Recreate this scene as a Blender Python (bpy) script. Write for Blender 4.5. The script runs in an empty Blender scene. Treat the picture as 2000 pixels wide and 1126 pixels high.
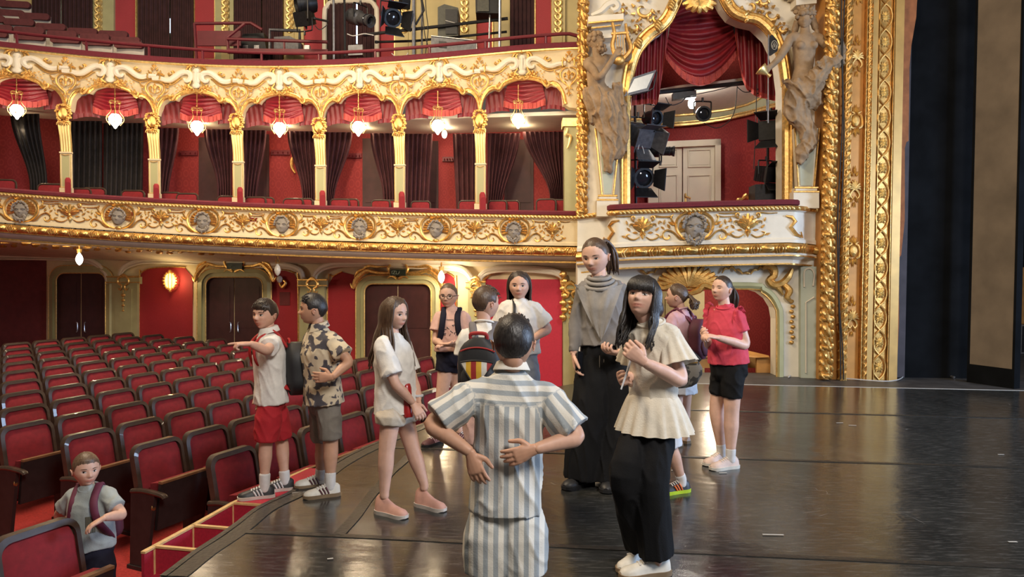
import bpy, bmesh, math, random
import numpy as np
from mathutils import Vector, Matrix, noise
from mathutils.geometry import tessellate_polygon

random.seed(7)
SC = bpy.context.scene
COL = SC.collection
V = Vector
PI = math.pi

F = 1450.0                       # focal length in pixels of the 2000 x 1126 frame
CAM_H = 1.55
PITCH = math.atan(0.031)
ROLL = 0.0046
CP = V((0, 0, CAM_H))
FWD = V((0, math.cos(PITCH), -math.sin(PITCH)))
_r0 = V((1, 0, 0)); _u0 = _r0.cross(FWD)
RGT = _r0 * math.cos(ROLL) + _u0 * math.sin(ROLL)
UPV = _u0 * math.cos(ROLL) - _r0 * math.sin(ROLL)
cam = bpy.data.cameras.new('camera')
cam.sensor_fit = 'HORIZONTAL'; cam.sensor_width = 36.0
cam.lens = 36.0 * F / 2000.0
cam.clip_start = 0.05; cam.clip_end = 200
cam_o = bpy.data.objects.new('camera', cam); COL.objects.link(cam_o)
m = Matrix.Identity(4)
for i in range(3):
    m[i][0] = RGT[i]; m[i][1] = UPV[i]; m[i][2] = -FWD[i]; m[i][3] = CP[i]
cam_o.matrix_world = m
SC.camera = cam_o

def at(px, py, d):
    """world point seen at pixel px,py of the photograph, d metres deep"""
    return CP + FWD * d + RGT * ((px - 1000.0) / F * d) - UPV * ((py - 563.0) / F * d)

def on_floor(px, py, z=0.0):
    r = FWD + RGT * ((px - 1000.0) / F) - UPV * ((py - 563.0) / F)
    t = (z - CP.z) / r.z
    return CP + r * t

def depth_of(p):
    return (p - CP).dot(FWD)

w = bpy.data.worlds.new('world'); SC.world = w; w.use_nodes = True
bg = w.node_tree.nodes['Background']
bg.inputs[0].default_value = (1.0, 0.83, 0.66, 1); bg.inputs[1].default_value = 0.07

def area(name, loc, target, size, power, col, shape='DISK'):
    l = bpy.data.lights.new(name, 'AREA'); l.shape = shape; l.size = size
    l.energy = power; l.color = col
    o = bpy.data.objects.new(name, l); COL.objects.link(o)
    o.location = loc
    o.rotation_euler = (V(target) - V(loc)).to_track_quat('-Z', 'Y').to_euler()
    return o

def spot(name, loc, target, power, col, angle, blend=0.5, rad=0.1):
    l = bpy.data.lights.new(name, 'SPOT'); l.energy = power; l.color = col
    l.spot_size = math.radians(angle); l.spot_blend = blend; l.shadow_soft_size = rad
    o = bpy.data.objects.new(name, l); COL.objects.link(o)
    o.location = loc
    o.rotation_euler = (V(target) - V(loc)).to_track_quat('-Z', 'Y').to_euler()
    return o

area('house_chandelier_light', (-5.0, 6.0, 9.5), (-3.5, 8.5, 0), 3.0, 560, (1.0, 0.80, 0.56))
area('stage_work_light', (3.0, -1.5, 6.5), (0.2, 6.0, 0.8), 2.5, 390, (1.0, 0.94, 0.88))
area('wing_daylight', (9.0, 4.5, 2.6), (0.0, 6.0, 1.0), 2.2, 430, (0.52, 0.70, 1.0))
area('tier_fill', (-2.8, 1.0, 5.6), (-2.8, 12.0, 3.6), 1.2, 52, (1.0, 0.80, 0.54)).data.spread = math.radians(56)  # added fill that brightens the tier fronts, no such lamp hangs here
spot('front_of_house_light', (-4.0, 1.0, 7.5), (2.5, 11.0, 2.4), 560, (1.0, 0.76, 0.42), 70)

SC.view_settings.view_transform = 'Standard'
SC.view_settings.look = 'None'
SC.view_settings.exposure = 0.62
SC.view_settings.gamma = 1.0
SC.view_settings.use_curve_mapping = False

MAT = {}
def nm(name):
    m = bpy.data.materials.new(name); m.use_nodes = True
    nt = m.node_tree
    return m, nt, nt.nodes['Principled BSDF']

def node(nt, typ, **kw):
    n = nt.nodes.new(typ)
    for k, v in kw.items():
        if k.startswith('_'): setattr(n, k[1:], v)
        else: n.inputs[k.replace('__', ' ')].default_value = v
    return n

def ramp(nt, stops, interp='LINEAR'):
    r = nt.nodes.new('ShaderNodeValToRGB'); e = r.color_ramp; e.interpolation = interp
    while len(e.elements) < len(stops): e.elements.new(0.5)
    for el, (p, c) in zip(e.elements, stops):
        el.position = p; el.color = tuple(c) + (1,) if len(c) == 3 else c
    return r

def mat(name, col, rough=0.6, metal=0.0, var=0.12, scale=18.0, bump=0.0, bscale=60.0, coat=0.0, sheen=0.0, coord='Object', spec=0.5):
    """plain material with fine colour variation and relief"""
    m, nt, b = nm(name)
    b.inputs['Roughness'].default_value = rough; b.inputs['Metallic'].default_value = metal
    b.inputs['Specular IOR Level'].default_value = spec
    if coat: b.inputs['Coat Weight'].default_value = coat
    if sheen:
        b.inputs['Sheen Weight'].default_value = sheen; b.inputs['Sheen Roughness'].default_value = 0.4
        b.inputs['Sheen Tint'].default_value = tuple(min(1, c * 2.2 + .05) for c in col) + (1,)
    tc = node(nt, 'ShaderNodeTexCoord')
    nz = node(nt, 'ShaderNodeTexNoise', Scale=scale, Detail=4.0)
    nt.links.new(tc.outputs[coord], nz.inputs['Vector'])
    lo = tuple(c * (1 - var) for c in col); hi = tuple(min(1, c * (1 + var)) for c in col)
    r = ramp(nt, [(0.3, lo), (0.7, hi)])
    nt.links.new(nz.outputs[0], r.inputs[0]); nt.links.new(r.outputs[0], b.inputs['Base Color'])
    if bump:
        n2 = node(nt, 'ShaderNodeTexNoise', Scale=bscale, Detail=3.0)
        nt.links.new(tc.outputs[coord], n2.inputs['Vector'])
        bp = node(nt, 'ShaderNodeBump', Strength=bump, Distance=0.01)
        nt.links.new(n2.outputs[0], bp.inputs['Height']); nt.links.new(bp.outputs[0], b.inputs['Normal'])
    MAT[name] = m
    return m

mat('cream', (0.68, 0.56, 0.35), .55, var=.06, scale=6, bump=.15, bscale=30)
mat('ivory', (0.70, 0.64, 0.52), .5, var=.05, scale=6, bump=.1, bscale=30)
mat('gold', (0.74, 0.46, 0.15), .38, metal=.85, var=.28, scale=25, bump=.25, bscale=70)
mat('pale_gold', (0.82, 0.60, 0.24), .40, metal=.75, var=.22, scale=25, bump=.25, bscale=60)
mat('old_gold', (0.62, 0.35, 0.10), .42, metal=.75, var=.3, scale=14, bump=.3, bscale=50)
mat('ochre', (0.55, 0.25, 0.055), .5, metal=.25, var=.14, scale=5)
mat('rust_cloth', (0.33, 0.11, 0.035), .8, var=.25, scale=8)
mat('sage', (0.38, 0.36, 0.185), .55, var=.08, scale=5)
mat('sage_blue', (0.42, 0.46, 0.38), .55, var=.08, scale=5)
mat('yellow_wall', (0.52, 0.42, 0.19), .6, var=.07, scale=4)
mat('plaster_grey', (0.44, 0.37, 0.30), .7, var=.08, scale=6)
mat('soffit', (0.64, 0.57, 0.46), .7, var=.1, scale=4, bump=.2, bscale=10)
mat('maroon', (0.125, 0.010, 0.020), .85, var=.15, scale=30, sheen=.35)
mat('maroon_paint', (0.135, 0.014, 0.022), .45, var=.12, scale=10)
mat('red_velvet', (0.235, 0.010, 0.018), .85, var=.16, scale=40, sheen=.4, bump=.1, bscale=300)
mat('red_cushion', (0.20, 0.008, 0.013), .85, var=.16, scale=22, sheen=.15, bump=.12, bscale=250)
mat('swag_red', (0.22, 0.010, 0.020), .42, var=.16, scale=20, sheen=.3)
mat('fringe', (0.40, 0.055, 0.045), .7, var=.25, scale=60)
mat('drape_dark', (0.060, 0.013, 0.017), .85, var=.25, scale=10, sheen=.2)
mat('drape_black', (0.016, 0.012, 0.012), .9, var=.3, scale=10)
mat('dark_door', (0.050, 0.014, 0.015), .6, var=.2, scale=7)
mat('chair_wood', (0.045, 0.026, 0.017), .42, var=.3, scale=16, coat=.25)
mat('crimson_panel', (0.47, 0.022, 0.055), .7, var=.06, scale=30, bump=.1, bscale=90)
mat('gallery_shell', (0.50, 0.44, 0.37), .6, var=.1, scale=9)
mat('carpet', (0.34, 0.022, 0.018), .95, var=.25, scale=60, bump=.3, bscale=300)
mat('step_red', (0.36, 0.010, 0.030), .75, var=.14, scale=60, bump=.15, bscale=300)
mat('pale_wood', (0.62, 0.40, 0.17), .5, var=.15, scale=25)
mat('orange_wood', (0.50, 0.25, 0.07), .45, var=.18, scale=6)
mat('stone', (0.31, 0.205, 0.115), .8, var=.22, scale=9, bump=.4, bscale=35)
mat('grey_plaster', (0.27, 0.235, 0.20), .8, var=.15, scale=14, bump=.3, bscale=50)
mat('white_paint', (0.58, 0.53, 0.42), .5, var=.04, scale=4)
mat('black_metal', (0.014, 0.014, 0.016), .42, metal=.3, var=.3, scale=25)
mat('grey_metal', (0.10, 0.10, 0.11), .45, metal=.5, var=.25, scale=20)
mat('steel', (0.45, 0.45, 0.47), .3, metal=.9, var=.2, scale=20)
mat('brass', (0.45, 0.28, 0.10), .4, metal=.9, var=.3, scale=40)
mat('lens_glass', (0.02, 0.022, 0.03), .08, metal=.4, var=.1)
mat('cable', (0.012, 0.012, 0.013), .6)
mat('white_cable', (0.5, 0.48, 0.45), .5)
mat('black_flat', (0.0045, 0.005, 0.006), .9, var=.4, scale=3, spec=.12)
mat('brown_flat', (0.17, 0.13, 0.09), .85, var=.25, scale=2.2, bump=.2, bscale=12)
mat('tape_white', (0.42, 0.41, 0.38), .6)
mat('screen_face', (0.62, 0.60, 0.52), .25, var=.05)

def emis(name, col, strength):
    m, nt, b = nm(name)
    b.inputs['Base Color'].default_value = col + (1,)
    b.inputs['Emission Color'].default_value = col + (1,)
    b.inputs['Emission Strength'].default_value = strength
    MAT[name] = m
emis('bulb', (1.0, 0.90, 0.74), 14.0)
emis('daylight_gap', (0.55, 0.70, 1.0), 2.0)
emis('sconce_glow', (1.0, 0.72, 0.22), 1.6)
emis('lit_flat', (0.85, 0.55, 0.22), 0.25)

def damask(name, col, col2, sc=9.0):
    m, nt, b = nm(name)
    tc = node(nt, 'ShaderNodeTexCoord')
    mp = node(nt, 'ShaderNodeMapping'); mp.inputs['Scale'].default_value = (sc, sc, sc * .7)
    nt.links.new(tc.outputs['Object'], mp.inputs[0])
    vo = node(nt, 'ShaderNodeTexVoronoi', Scale=1.0, Randomness=0.15)
    nt.links.new(mp.outputs[0], vo.inputs['Vector'])
    wv = node(nt, 'ShaderNodeMath', _operation='SINE')
    ml = node(nt, 'ShaderNodeMath', _operation='MULTIPLY'); ml.inputs[1].default_value = 26
    nt.links.new(vo.outputs['Distance'], ml.inputs[0]); nt.links.new(ml.outputs[0], wv.inputs[0])
    r = ramp(nt, [(0.35, col), (0.65, col2)])
    nt.links.new(wv.outputs[0], r.inputs[0])
    nz = node(nt, 'ShaderNodeTexNoise', Scale=2.0, Detail=2.0)
    nt.links.new(tc.outputs['Object'], nz.inputs['Vector'])
    mx = node(nt, 'ShaderNodeMixRGB', _blend_type='MULTIPLY', Fac=0.35)
    nt.links.new(r.outputs[0], mx.inputs[1]); nt.links.new(nz.outputs[0], mx.inputs[2])
    nt.links.new(mx.outputs[0], b.inputs['Base Color'])
    b.inputs['Roughness'].default_value = .75
    MAT[name] = m
damask('red_damask', (0.30, 0.022, 0.024), (0.36, 0.034, 0.033), 8)
damask('red_wall', (0.37, 0.016, 0.026), (0.40, 0.022, 0.030), 14)
damask('pink_wall', (0.40, 0.036, 0.048), (0.43, 0.044, 0.056), 14)

def wood_mat(name, c1, c2):
    m, nt, b = nm(name)
    tc = node(nt, 'ShaderNodeTexCoord')
    mp = node(nt, 'ShaderNodeMapping'); mp.inputs['Scale'].default_value = (3, 3, 40)
    nt.links.new(tc.outputs['Object'], mp.inputs[0])
    nz = node(nt, 'ShaderNodeTexNoise', Scale=1.5, Detail=5.0)
    nt.links.new(mp.outputs[0], nz.inputs['Vector'])
    r = ramp(nt, [(0.3, c1), (0.7, c2)])
    nt.links.new(nz.outputs[0], r.inputs[0]); nt.links.new(r.outputs[0], b.inputs['Base Color'])
    b.inputs['Roughness'].default_value = .45
    MAT[name] = m

def vinyl(name):
    m, nt, b = nm(name); L = nt.links.new
    tc = node(nt, 'ShaderNodeTexCoord')
    n1 = node(nt, 'ShaderNodeTexNoise', Scale=1.3, Detail=6.0)
    L(tc.outputs['Object'], n1.inputs['Vector'])
    r1 = ramp(nt, [(0.3, (0.015, 0.0155, 0.0150)), (0.7, (0.032, 0.033, 0.031))])
    L(n1.outputs[0], r1.inputs[0])
    mp = node(nt, 'ShaderNodeMapping'); mp.inputs['Scale'].default_value = (1.6, 9, 1); mp.inputs['Rotation'].default_value = (0, 0, .25)
    L(tc.outputs['Object'], mp.inputs[0])
    n2 = node(nt, 'ShaderNodeTexNoise', Scale=5.0, Detail=9.0, Roughness=.75)
    L(mp.outputs[0], n2.inputs['Vector'])
    r2 = ramp(nt, [(0.50, (0, 0, 0)), (0.70, (1, 1, 1))])
    L(n2.outputs[0], r2.inputs[0])
    mx = node(nt, 'ShaderNodeMixRGB'); mx.inputs[2].default_value = (0.16, 0.155, 0.15, 1)
    mf = node(nt, 'ShaderNodeMath', _operation='MULTIPLY'); mf.inputs[1].default_value = .50
    L(r2.outputs[0], mf.inputs[0]); L(mf.outputs[0], mx.inputs[0]); L(r1.outputs[0], mx.inputs[1])
    v = node(nt, 'ShaderNodeTexVoronoi', Scale=2.2, _feature='DISTANCE_TO_EDGE')
    mp2 = node(nt, 'ShaderNodeMapping'); mp2.inputs['Scale'].default_value = (1, 2.6, 1); mp2.inputs['Rotation'].default_value = (0, 0, -.5)
    L(tc.outputs['Object'], mp2.inputs[0]); L(mp2.outputs[0], v.inputs['Vector'])
    r3 = ramp(nt, [(0.0, (1, 1, 1)), (0.006, (0, 0, 0))])
    L(v.outputs['Distance'], r3.inputs[0])
    n3 = node(nt, 'ShaderNodeTexNoise', Scale=2.7, Detail=2.0); L(tc.outputs['Object'], n3.inputs['Vector'])
    r4 = ramp(nt, [(0.60, (0, 0, 0)), (0.68, (1, 1, 1))]); L(n3.outputs[0], r4.inputs[0])
    mm = node(nt, 'ShaderNodeMath', _operation='MULTIPLY'); L(r3.outputs[0], mm.inputs[0]); L(r4.outputs[0], mm.inputs[1])
    mm2 = node(nt, 'ShaderNodeMath', _operation='MULTIPLY'); mm2.inputs[1].default_value = .55; L(mm.outputs[0], mm2.inputs[0])
    mx2 = node(nt, 'ShaderNodeMixRGB'); mx2.inputs[2].default_value = (0.3, 0.29, 0.28, 1)
    L(mm2.outputs[0], mx2.inputs[0]); L(mx.outputs[0], mx2.inputs[1]); L(mx2.outputs[0], b.inputs['Base Color'])
    rr = node(nt, 'ShaderNodeMapRange'); rr.inputs['To Min'].default_value = .10; rr.inputs['To Max'].default_value = .30
    L(n2.outputs[0], rr.inputs['Value']); L(rr.outputs[0], b.inputs['Roughness'])
    n4 = node(nt, 'ShaderNodeTexNoise', Scale=2.2, Detail=3.0, Distortion=.8); L(tc.outputs['Object'], n4.inputs['Vector'])
    n5 = node(nt, 'ShaderNodeTexNoise', Scale=60, Detail=2.0); L(tc.outputs['Object'], n5.inputs['Vector'])
    b1 = node(nt, 'ShaderNodeBump', Strength=.16, Distance=.03); L(n4.outputs[0], b1.inputs['Height'])
    b2 = node(nt, 'ShaderNodeBump', Strength=.06, Distance=.004); L(n5.outputs[0], b2.inputs['Height']); L(b1.outputs[0], b2.inputs['Normal'])
    L(b2.outputs[0], b.inputs['Normal'])
    b.inputs['Specular IOR Level'].default_value = .6
    MAT[name] = m
vinyl('vinyl')

def mats_of(ms):
    if ms is None: return []
    if isinstance(ms, (str, bpy.types.Material)): ms = [ms]
    return [MAT[x] if isinstance(x, str) else x for x in ms]

class MB:
    def __init__(s):
        s.v = []; s.f = []; s.mi = []; s.m = 0
    def add(s, vs, fs, m=None):
        n = len(s.v); s.v += [tuple(p) for p in vs]
        for f in fs:
            s.f.append([i + n for i in f]); s.mi.append(s.m if m is None else m)
    def box(s, c, size, M=None, m=None):
        c = V(c); a, b, d = [x / 2 for x in size]
        vs = [V((x, y, z)) for x in (-a, a) for y in (-b, b) for z in (-d, d)]
        vs = [(M @ p if M else p) + c for p in vs]
        s.add(vs, [(0, 1, 3, 2), (4, 6, 7, 5), (0, 4, 5, 1), (2, 3, 7, 6), (0, 2, 6, 4), (1, 5, 7, 3)], m)
    def hexa(s, p, m=None):
        """8 points: bottom quad then top quad"""
        s.add(p, [(3, 2, 1, 0), (4, 5, 6, 7), (0, 1, 5, 4), (1, 2, 6, 5), (2, 3, 7, 6), (3, 0, 4, 7)], m)
    def rbox(s, c, size, r, M=None, m=None, n=3):
        """box with its vertical (local z) edges rounded in the x-z... extrude rounded rect along y"""
        a, b, d = [x / 2 for x in size]
        pts = []
        for (sx, sz, a0) in ((1, 1, 0), (-1, 1, 90), (-1, -1, 180), (1, -1, 270)):
            for k in range(n + 1):
                t = math.radians(a0 + 90 * k / n)
                pts.append((sx * (a - r) + r * math.cos(t), sz * (d - r) + r * math.sin(t)))
        s.prism([(x, z) for x, z in pts], -b, b, c, M, m)
    def prism(s, poly, y0, y1, c=(0, 0, 0), M=None, m=None):
        """polygon in local x-z extruded along local y"""
        c = V(c); n = len(poly)
        vs = [V((x, y0, z)) for x, z in poly] + [V((x, y1, z)) for x, z in poly]
        vs = [(M @ p if M else p) + c for p in vs]
        tri = tessellate_polygon([[V((x, z, 0)) for x, z in poly]])
        fs = [tuple(t) for t in tri] + [tuple(i + n for i in reversed(t)) for t in tri]
        fs += [(i, (i + 1) % n, (i + 1) % n + n, i + n) for i in range(n)]
        s.add(vs, fs, m)
    def tube(s, pts, r, n=6, cap=True, m=None, flat=1.0, up=None, closed=False):
        pts = [V(p) for p in pts]; k = len(pts)
        rs = r if isinstance(r, (list, tuple)) else [r] * k
        vs = []; prev = None
        for i in range(k):
            if closed: t = pts[(i + 1) % k] - pts[i - 1]
            else: t = pts[min(i + 1, k - 1)] - pts[max(i - 1, 0)]
            if t.length < 1e-9: t = V((0, 0, 1))
            t.normalize()
            if up is not None: a = V(up)
            elif prev is None: a = V((0, 0, 1)) if abs(t.z) < .9 else V((1, 0, 0))
            else: a = prev
            a = a - t * a.dot(t)
            if a.length < 1e-6: a = t.orthogonal()
            a.normalize(); b = t.cross(a); prev = a
            for j in range(n):
                th = 2 * PI * j / n
                vs.append(pts[i] + a * (math.cos(th) * rs[i] * flat) + b * (math.sin(th) * rs[i]))
        fs = []
        for i in range(k if closed else k - 1):
            i2 = (i + 1) % k
            for j in range(n):
                fs.append((i * n + j, i * n + (j + 1) % n, i2 * n + (j + 1) % n, i2 * n + j))
        if cap and not closed:
            fs.append(tuple(reversed(range(n)))); fs.append(tuple(range((k - 1) * n, k * n)))
        s.add(vs, fs, m)
    def lathe(s, prof, n=12, c=(0, 0, 0), M=None, m=None):
        """profile of (radius, z) about local z"""
        c = V(c); vs = []; k = len(prof)
        for r, z in prof:
            for j in range(n):
                th = 2 * PI * j / n
                p = V((r * math.cos(th), r * math.sin(th), z)); vs.append((M @ p if M else p) + c)
        fs = [(i * n + j, i * n + (j + 1) % n, (i + 1) * n + (j + 1) % n, (i + 1) * n + j) for i in range(k - 1) for j in range(n)]
        fs.append(tuple(reversed(range(n)))); fs.append(tuple(range((k - 1) * n, k * n)))
        s.add(vs, fs, m)
    def ball(s, c, r, n=8, k=6, M=None, m=None):
        r = r if isinstance(r, (tuple, list, Vector)) else (r, r, r); c = V(c)
        vs = []; fs = []
        for i in range(1, k):
            ph = PI * i / k
            for j in range(n):
                th = 2 * PI * j / n
                p = V((r[0] * math.sin(ph) * math.cos(th), r[1] * math.sin(ph) * math.sin(th), r[2] * math.cos(ph)))
                vs.append((M @ p if M else p) + c)
        t = V((0, 0, r[2])); vs.append((M @ t if M else t) + c); vs.append((M @ -t if M else -t) + c)
        T = len(vs) - 2; B = T + 1
        for i in range(k - 2):
            for j in range(n):
                fs.append((i * n + j, (i + 1) * n + j, (i + 1) * n + (j + 1) % n, i * n + (j + 1) % n))
        for j in range(n):
            fs.append((T, j, (j + 1) % n)); fs.append((B, (k - 2) * n + (j + 1) % n, (k - 2) * n + j))
        s.add(vs, fs, m)
    def grid(s, rows, closed=False, m=None):
        """rows: list of equally long point lists -> quad sheet"""
        a = len(rows); b = len(rows[0]); vs = [p for r in rows for p in r]
        fs = []
        for i in range(a - 1):
            for j in range(b if closed else b - 1):
                fs.append((i * b + j, i * b + (j + 1) % b, (i + 1) * b + (j + 1) % b, (i + 1) * b + j))
        s.add(vs, fs, m)
    def slab(s, rows, off, m=None):
        """a sheet given thickness: rows of points and a function or vector for the back side"""
        a = len(rows); b = len(rows[0])
        back = [[V(p) + (off(p) if callable(off) else V(off)) for p in r] for r in rows]
        s.grid(rows, m=m); s.grid([list(reversed(r)) for r in back], m=m)
        s.grid([rows[0], back[0]][::-1], m=m); s.grid([rows[-1], back[-1]], m=m)
        s.grid([[r[0] for r in rows], [r[0] for r in back]], m=m); s.grid([[r[-1] for r in rows], [r[-1] for r in back]][::-1], m=m)
    def mesh(s, name, ms, smooth=True, angle=40):
        me = bpy.data.meshes.new(name); me.from_pydata(s.v, [], s.f); 
        for x in mats_of(ms): me.materials.append(x)
        if len(me.materials) > 1: me.polygons.foreach_set('material_index', s.mi)
        me.update()
        if smooth: smooth_mesh(me, angle)
        return me
    def build(s, name, ms, parent=None, smooth=True, angle=40, local=False):
        return link(name, s.mesh(name, ms, smooth, angle), parent, local)

def smooth_mesh(me, angle=40):
    me.polygons.foreach_set('use_smooth', [True] * len(me.polygons))
    if angle < 180:
        try: me.set_sharp_from_angle(angle=math.radians(angle))
        except Exception: pass

def link(name, me, parent=None, local=False):
    o = bpy.data.objects.new(name, me); COL.objects.link(o)
    if parent is not None:
        o.parent = parent
        if not local: o.matrix_parent_inverse = wm(parent).inverted()
    return o

def wm(o):
    b = o.matrix_basis if o.parent is None else wm(o.parent) @ o.matrix_parent_inverse @ o.matrix_basis
    return b

def tag(o, label=None, cat=None, group=None, kind=None):
    if label: o['label'] = label
    if cat: o['category'] = cat
    if group: o['group'] = group
    if kind: o['kind'] = kind
    return o

def thing(name, loc, label, cat, group=None, rz=0.0):
    o = bpy.data.objects.new(name, None); COL.objects.link(o)
    o.empty_display_size = .1
    o.location = loc; o.rotation_euler = (0, 0, rz)
    return tag(o, label, cat, group)

def copy_tree(o, parent=None):
    c = o.copy(); COL.objects.link(c)
    if parent is not None: c.parent = parent
    for ch in list(o.children): copy_tree(ch, c)
    return c

def struct(name, mb, ms, parent=None, label=None, cat=None, **k):
    o = mb.build(name, ms, parent, **k)
    if parent is None: tag(o, label, cat, kind='structure')
    return o

def spl(pts, n=6):
    """catmull-rom through points"""
    P = [V(p) for p in pts]; out = []
    for i in range(len(P) - 1):
        p0 = P[max(i - 1, 0)]; p1 = P[i]; p2 = P[i + 1]; p3 = P[min(i + 2, len(P) - 1)]
        for j in range(n):
            t = j / n
            out.append(.5 * ((2 * p1) + (p2 - p0) * t + (2 * p0 - 5 * p1 + 4 * p2 - p3) * t * t + (3 * p1 - p0 - 3 * p2 + p3) * t ** 3))
    out.append(P[-1].copy())
    return out

def frame_to(p, out, up=(0, 0, 1)):
    """matrix: local x = along the wall to the viewer's right, y = into the wall, z = up"""
    y = -V(out).normalized(); z = V(up); z = (z - y * z.dot(y)).normalized(); x = y.cross(z)
    M = Matrix.Identity(4)
    for i in range(3):
        M[i][0] = x[i]; M[i][1] = y[i]; M[i][2] = z[i]; M[i][3] = p[i]
    return M
def rotm(ax, ang): return Matrix.Rotation(ang, 3, ax)
def interp(tab):
    xs = [t[0] for t in tab]; ys = [t[1] for t in tab]
    return lambda x: float(np.interp(x, xs, ys))
def smooth_interp(tab, deg):
    c = np.polyfit([t[0] for t in tab], [t[1] for t in tab], deg)
    return lambda x: float(np.polyval(c, x))
EDGE_PX = [(307, 1126), (369, 1080), (451, 1025), (499, 990), (575, 953), (661, 896), (740, 860), (825, 826), (920, 793), (1063, 758), (1125, 748)]
EDGE = [on_floor(*p) for p in EDGE_PX]
_e0 = EDGE[0] - (EDGE[1] - EDGE[0]).normalized() * 6.0
EDGE = [_e0] + EDGE
EDGE.append(V((EDGE[-1].x + .55, EDGE[-1].y + .6, 0)))
_ex = interp([(p.y, p.x) for p in EDGE])
def edge_x(y): return _ex(y)
YB = -4.0; YF = 15.0; XR = 13.0
mb = MB()
ys = list(np.linspace(_e0.y, EDGE[-1].y, 60))
top = [V((edge_x(y), y, -.012)) for y in ys] + [V((1.3, 10.9, -.012)), V((4.3, 10.9, -.012)), V((4.6, YF, -.012)), V((XR, YF, -.012)), V((XR, _e0.y, -.012))]
n = len(top)
tri = tessellate_polygon([[V((p.x, p.y, 0)) for p in top]])
mb.add(top + [p - V((0, 0, .85)) for p in top], [tuple(t) for t in tri] + [(i, (i + 1) % n, (i + 1) % n + n, i + n) for i in range(n)])
mat('stage_board', (0.05, 0.047, 0.045), .5, var=.3, scale=5, bump=.2, bscale=20)
bm_ = bmesh.new()
floor_o = struct('floor', mb, 'stage_board', smooth=False, label='dark glossy stage floor under the group of children', cat='floor')
bm_.from_mesh(floor_o.data); bmesh.ops.recalc_face_normals(bm_, faces=bm_.faces); bm_.to_mesh(floor_o.data); bm_.free()
SEAMS = [0.05, 2.05, 4.09, 6.15, 8.18, 10.02]
def sheet(c0, c1, xr):
    rows = []
    for k in range(13):
        c = c0 + .006 + (c1 - c0 - .012) * k / 12
        X = -1.5
        for _ in range(12): X = edge_x(c - .11 * X) + .012
        if k == 0 or k == 12: pass
        xs = np.linspace(X, xr, 30)
        row = []
        for x in xs:
            y = c - .11 * x
            lift = .0025 * noise.noise(V((x * 2.3, y * 2.3, 3))) + (.004 * max(0, noise.noise(V((x * 5, y * 5, 9)))) if abs(x - X) < .4 else 0)
            row.append(V((x, y, max(0, lift))))
        rows.append(row)
    mb = MB(); mb.slab(rows, V((0, 0, -.011)))
    return mb
for k in range(len(SEAMS) - 1):
    o = sheet(SEAMS[k], SEAMS[k + 1], 12.5 if k < 4 else 4.9 + 3.2).build('vinyl_sheet', 'vinyl', floor_o, angle=60)
mat('gaffer', (0.022, 0.021, 0.019), .38, var=.3, scale=30, bump=.35, bscale=40)
def strip(pts, w, z=.004, name='gaffer_tape', m='gaffer', parent=None):
    pts = spl(pts, 8); rows = []
    for i, p in enumerate(pts):
        t = (pts[min(i + 1, len(pts) - 1)] - pts[max(i - 1, 0)]).normalized(); s = V((t.y, -t.x, 0))
        j = .12 * w * noise.noise(p * 3)
        rows.append([p - s * (w / 2 + j) + V((0, 0, z)), p + V((0, 0, z + .0015)), p + s * (w / 2 - j) + V((0, 0, z))])
    mb = MB(); mb.slab(rows, V((0, 0, -.004)))
    return mb.build(name, m, parent or floor_o)
strip([p + V((.10, 0, 0)) for p in EDGE[1:9]], .10, .005)
strip([p + V((.03, 0, 0)) for p in EDGE[1:9]], .035, .008)
strip([on_floor(*p) for p in ((662, 1046), (700, 1000), (752, 935), (800, 890))], .07, .006)
for c in (4.09, 6.15, 8.18):
    strip([V((x, c - .11 * x, 0)) for x in (edge_x(c) + .1, 0, 2, 4, 6, 9)], .05, .004)
for i, (px, py, ln, an, lab) in enumerate(((588, 962, .12, .2, 'white tape scrap beside the white sneakers of the floral-shirted boy'), (1412, 924, .06, .1, 'tape scrap just before the shoes of the girl in red'), (1320, 919, .07, 0, 'tape scrap above the bright orange-soled shoe'),
        (1510, 1045, .12, -.05, 'long tape scrap on the bare stage right of the teenage girl'), (1640, 826, .07, .1, 'curved tape scrap on the stage before the gold proscenium'), (1665, 831, .07, -.2, 'second tape scrap close by the proscenium reflection'), (1955, 888, .05, 0, 'small tape scrap near the right edge of the stage'), (1978, 1059, .05, 0, 'tape scrap in the lower right corner of the stage'), (645, 1092, .03, .3, 'tiny yellowed tape scrap at the bottom left of the stage'))):
    p = on_floor(px, py); mb = MB(); mb.box((0, 0, .0055), (ln, .014, .0012), rotm('Z', an))
    o = mb.build('tape_scrap', 'tape_white', None, smooth=False); o.location = (p.x, p.y, 0)
    tag(o, lab, 'tape', 'tape scraps on the stage')
strip([V((x, 10.02 + .06 - .11 * x, -.006)) for x in (1.7, 3, 4.5, 6, 7.2)], .035, .004, 'paint_line', 'tape_white')

RN = V((-.917, .40, 0)); RU = V((.40, .917, 0)); ROW0 = V((-2.05, 5.6, 0)); PZ = -.80
RAKE = .012
def parterre_z(p):
    q = (V((p[0], p[1], 0)) - ROW0).dot(RN)
    return PZ + RAKE * max(0, q - .3)
rows = []
for a in np.linspace(-1.8, 17, 40):
    rows.append([V((*(ROW0 + RN * a + RU * b).xy, parterre_z(ROW0 + RN * a + RU * b))) for b in np.linspace(-6, 14, 40)])
mb = MB(); mb.slab(rows, V((0, 0, -.05)))
struct('floor.001', mb, 'carpet', label='red carpeted floor between the rows of seats', cat='floor')

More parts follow.
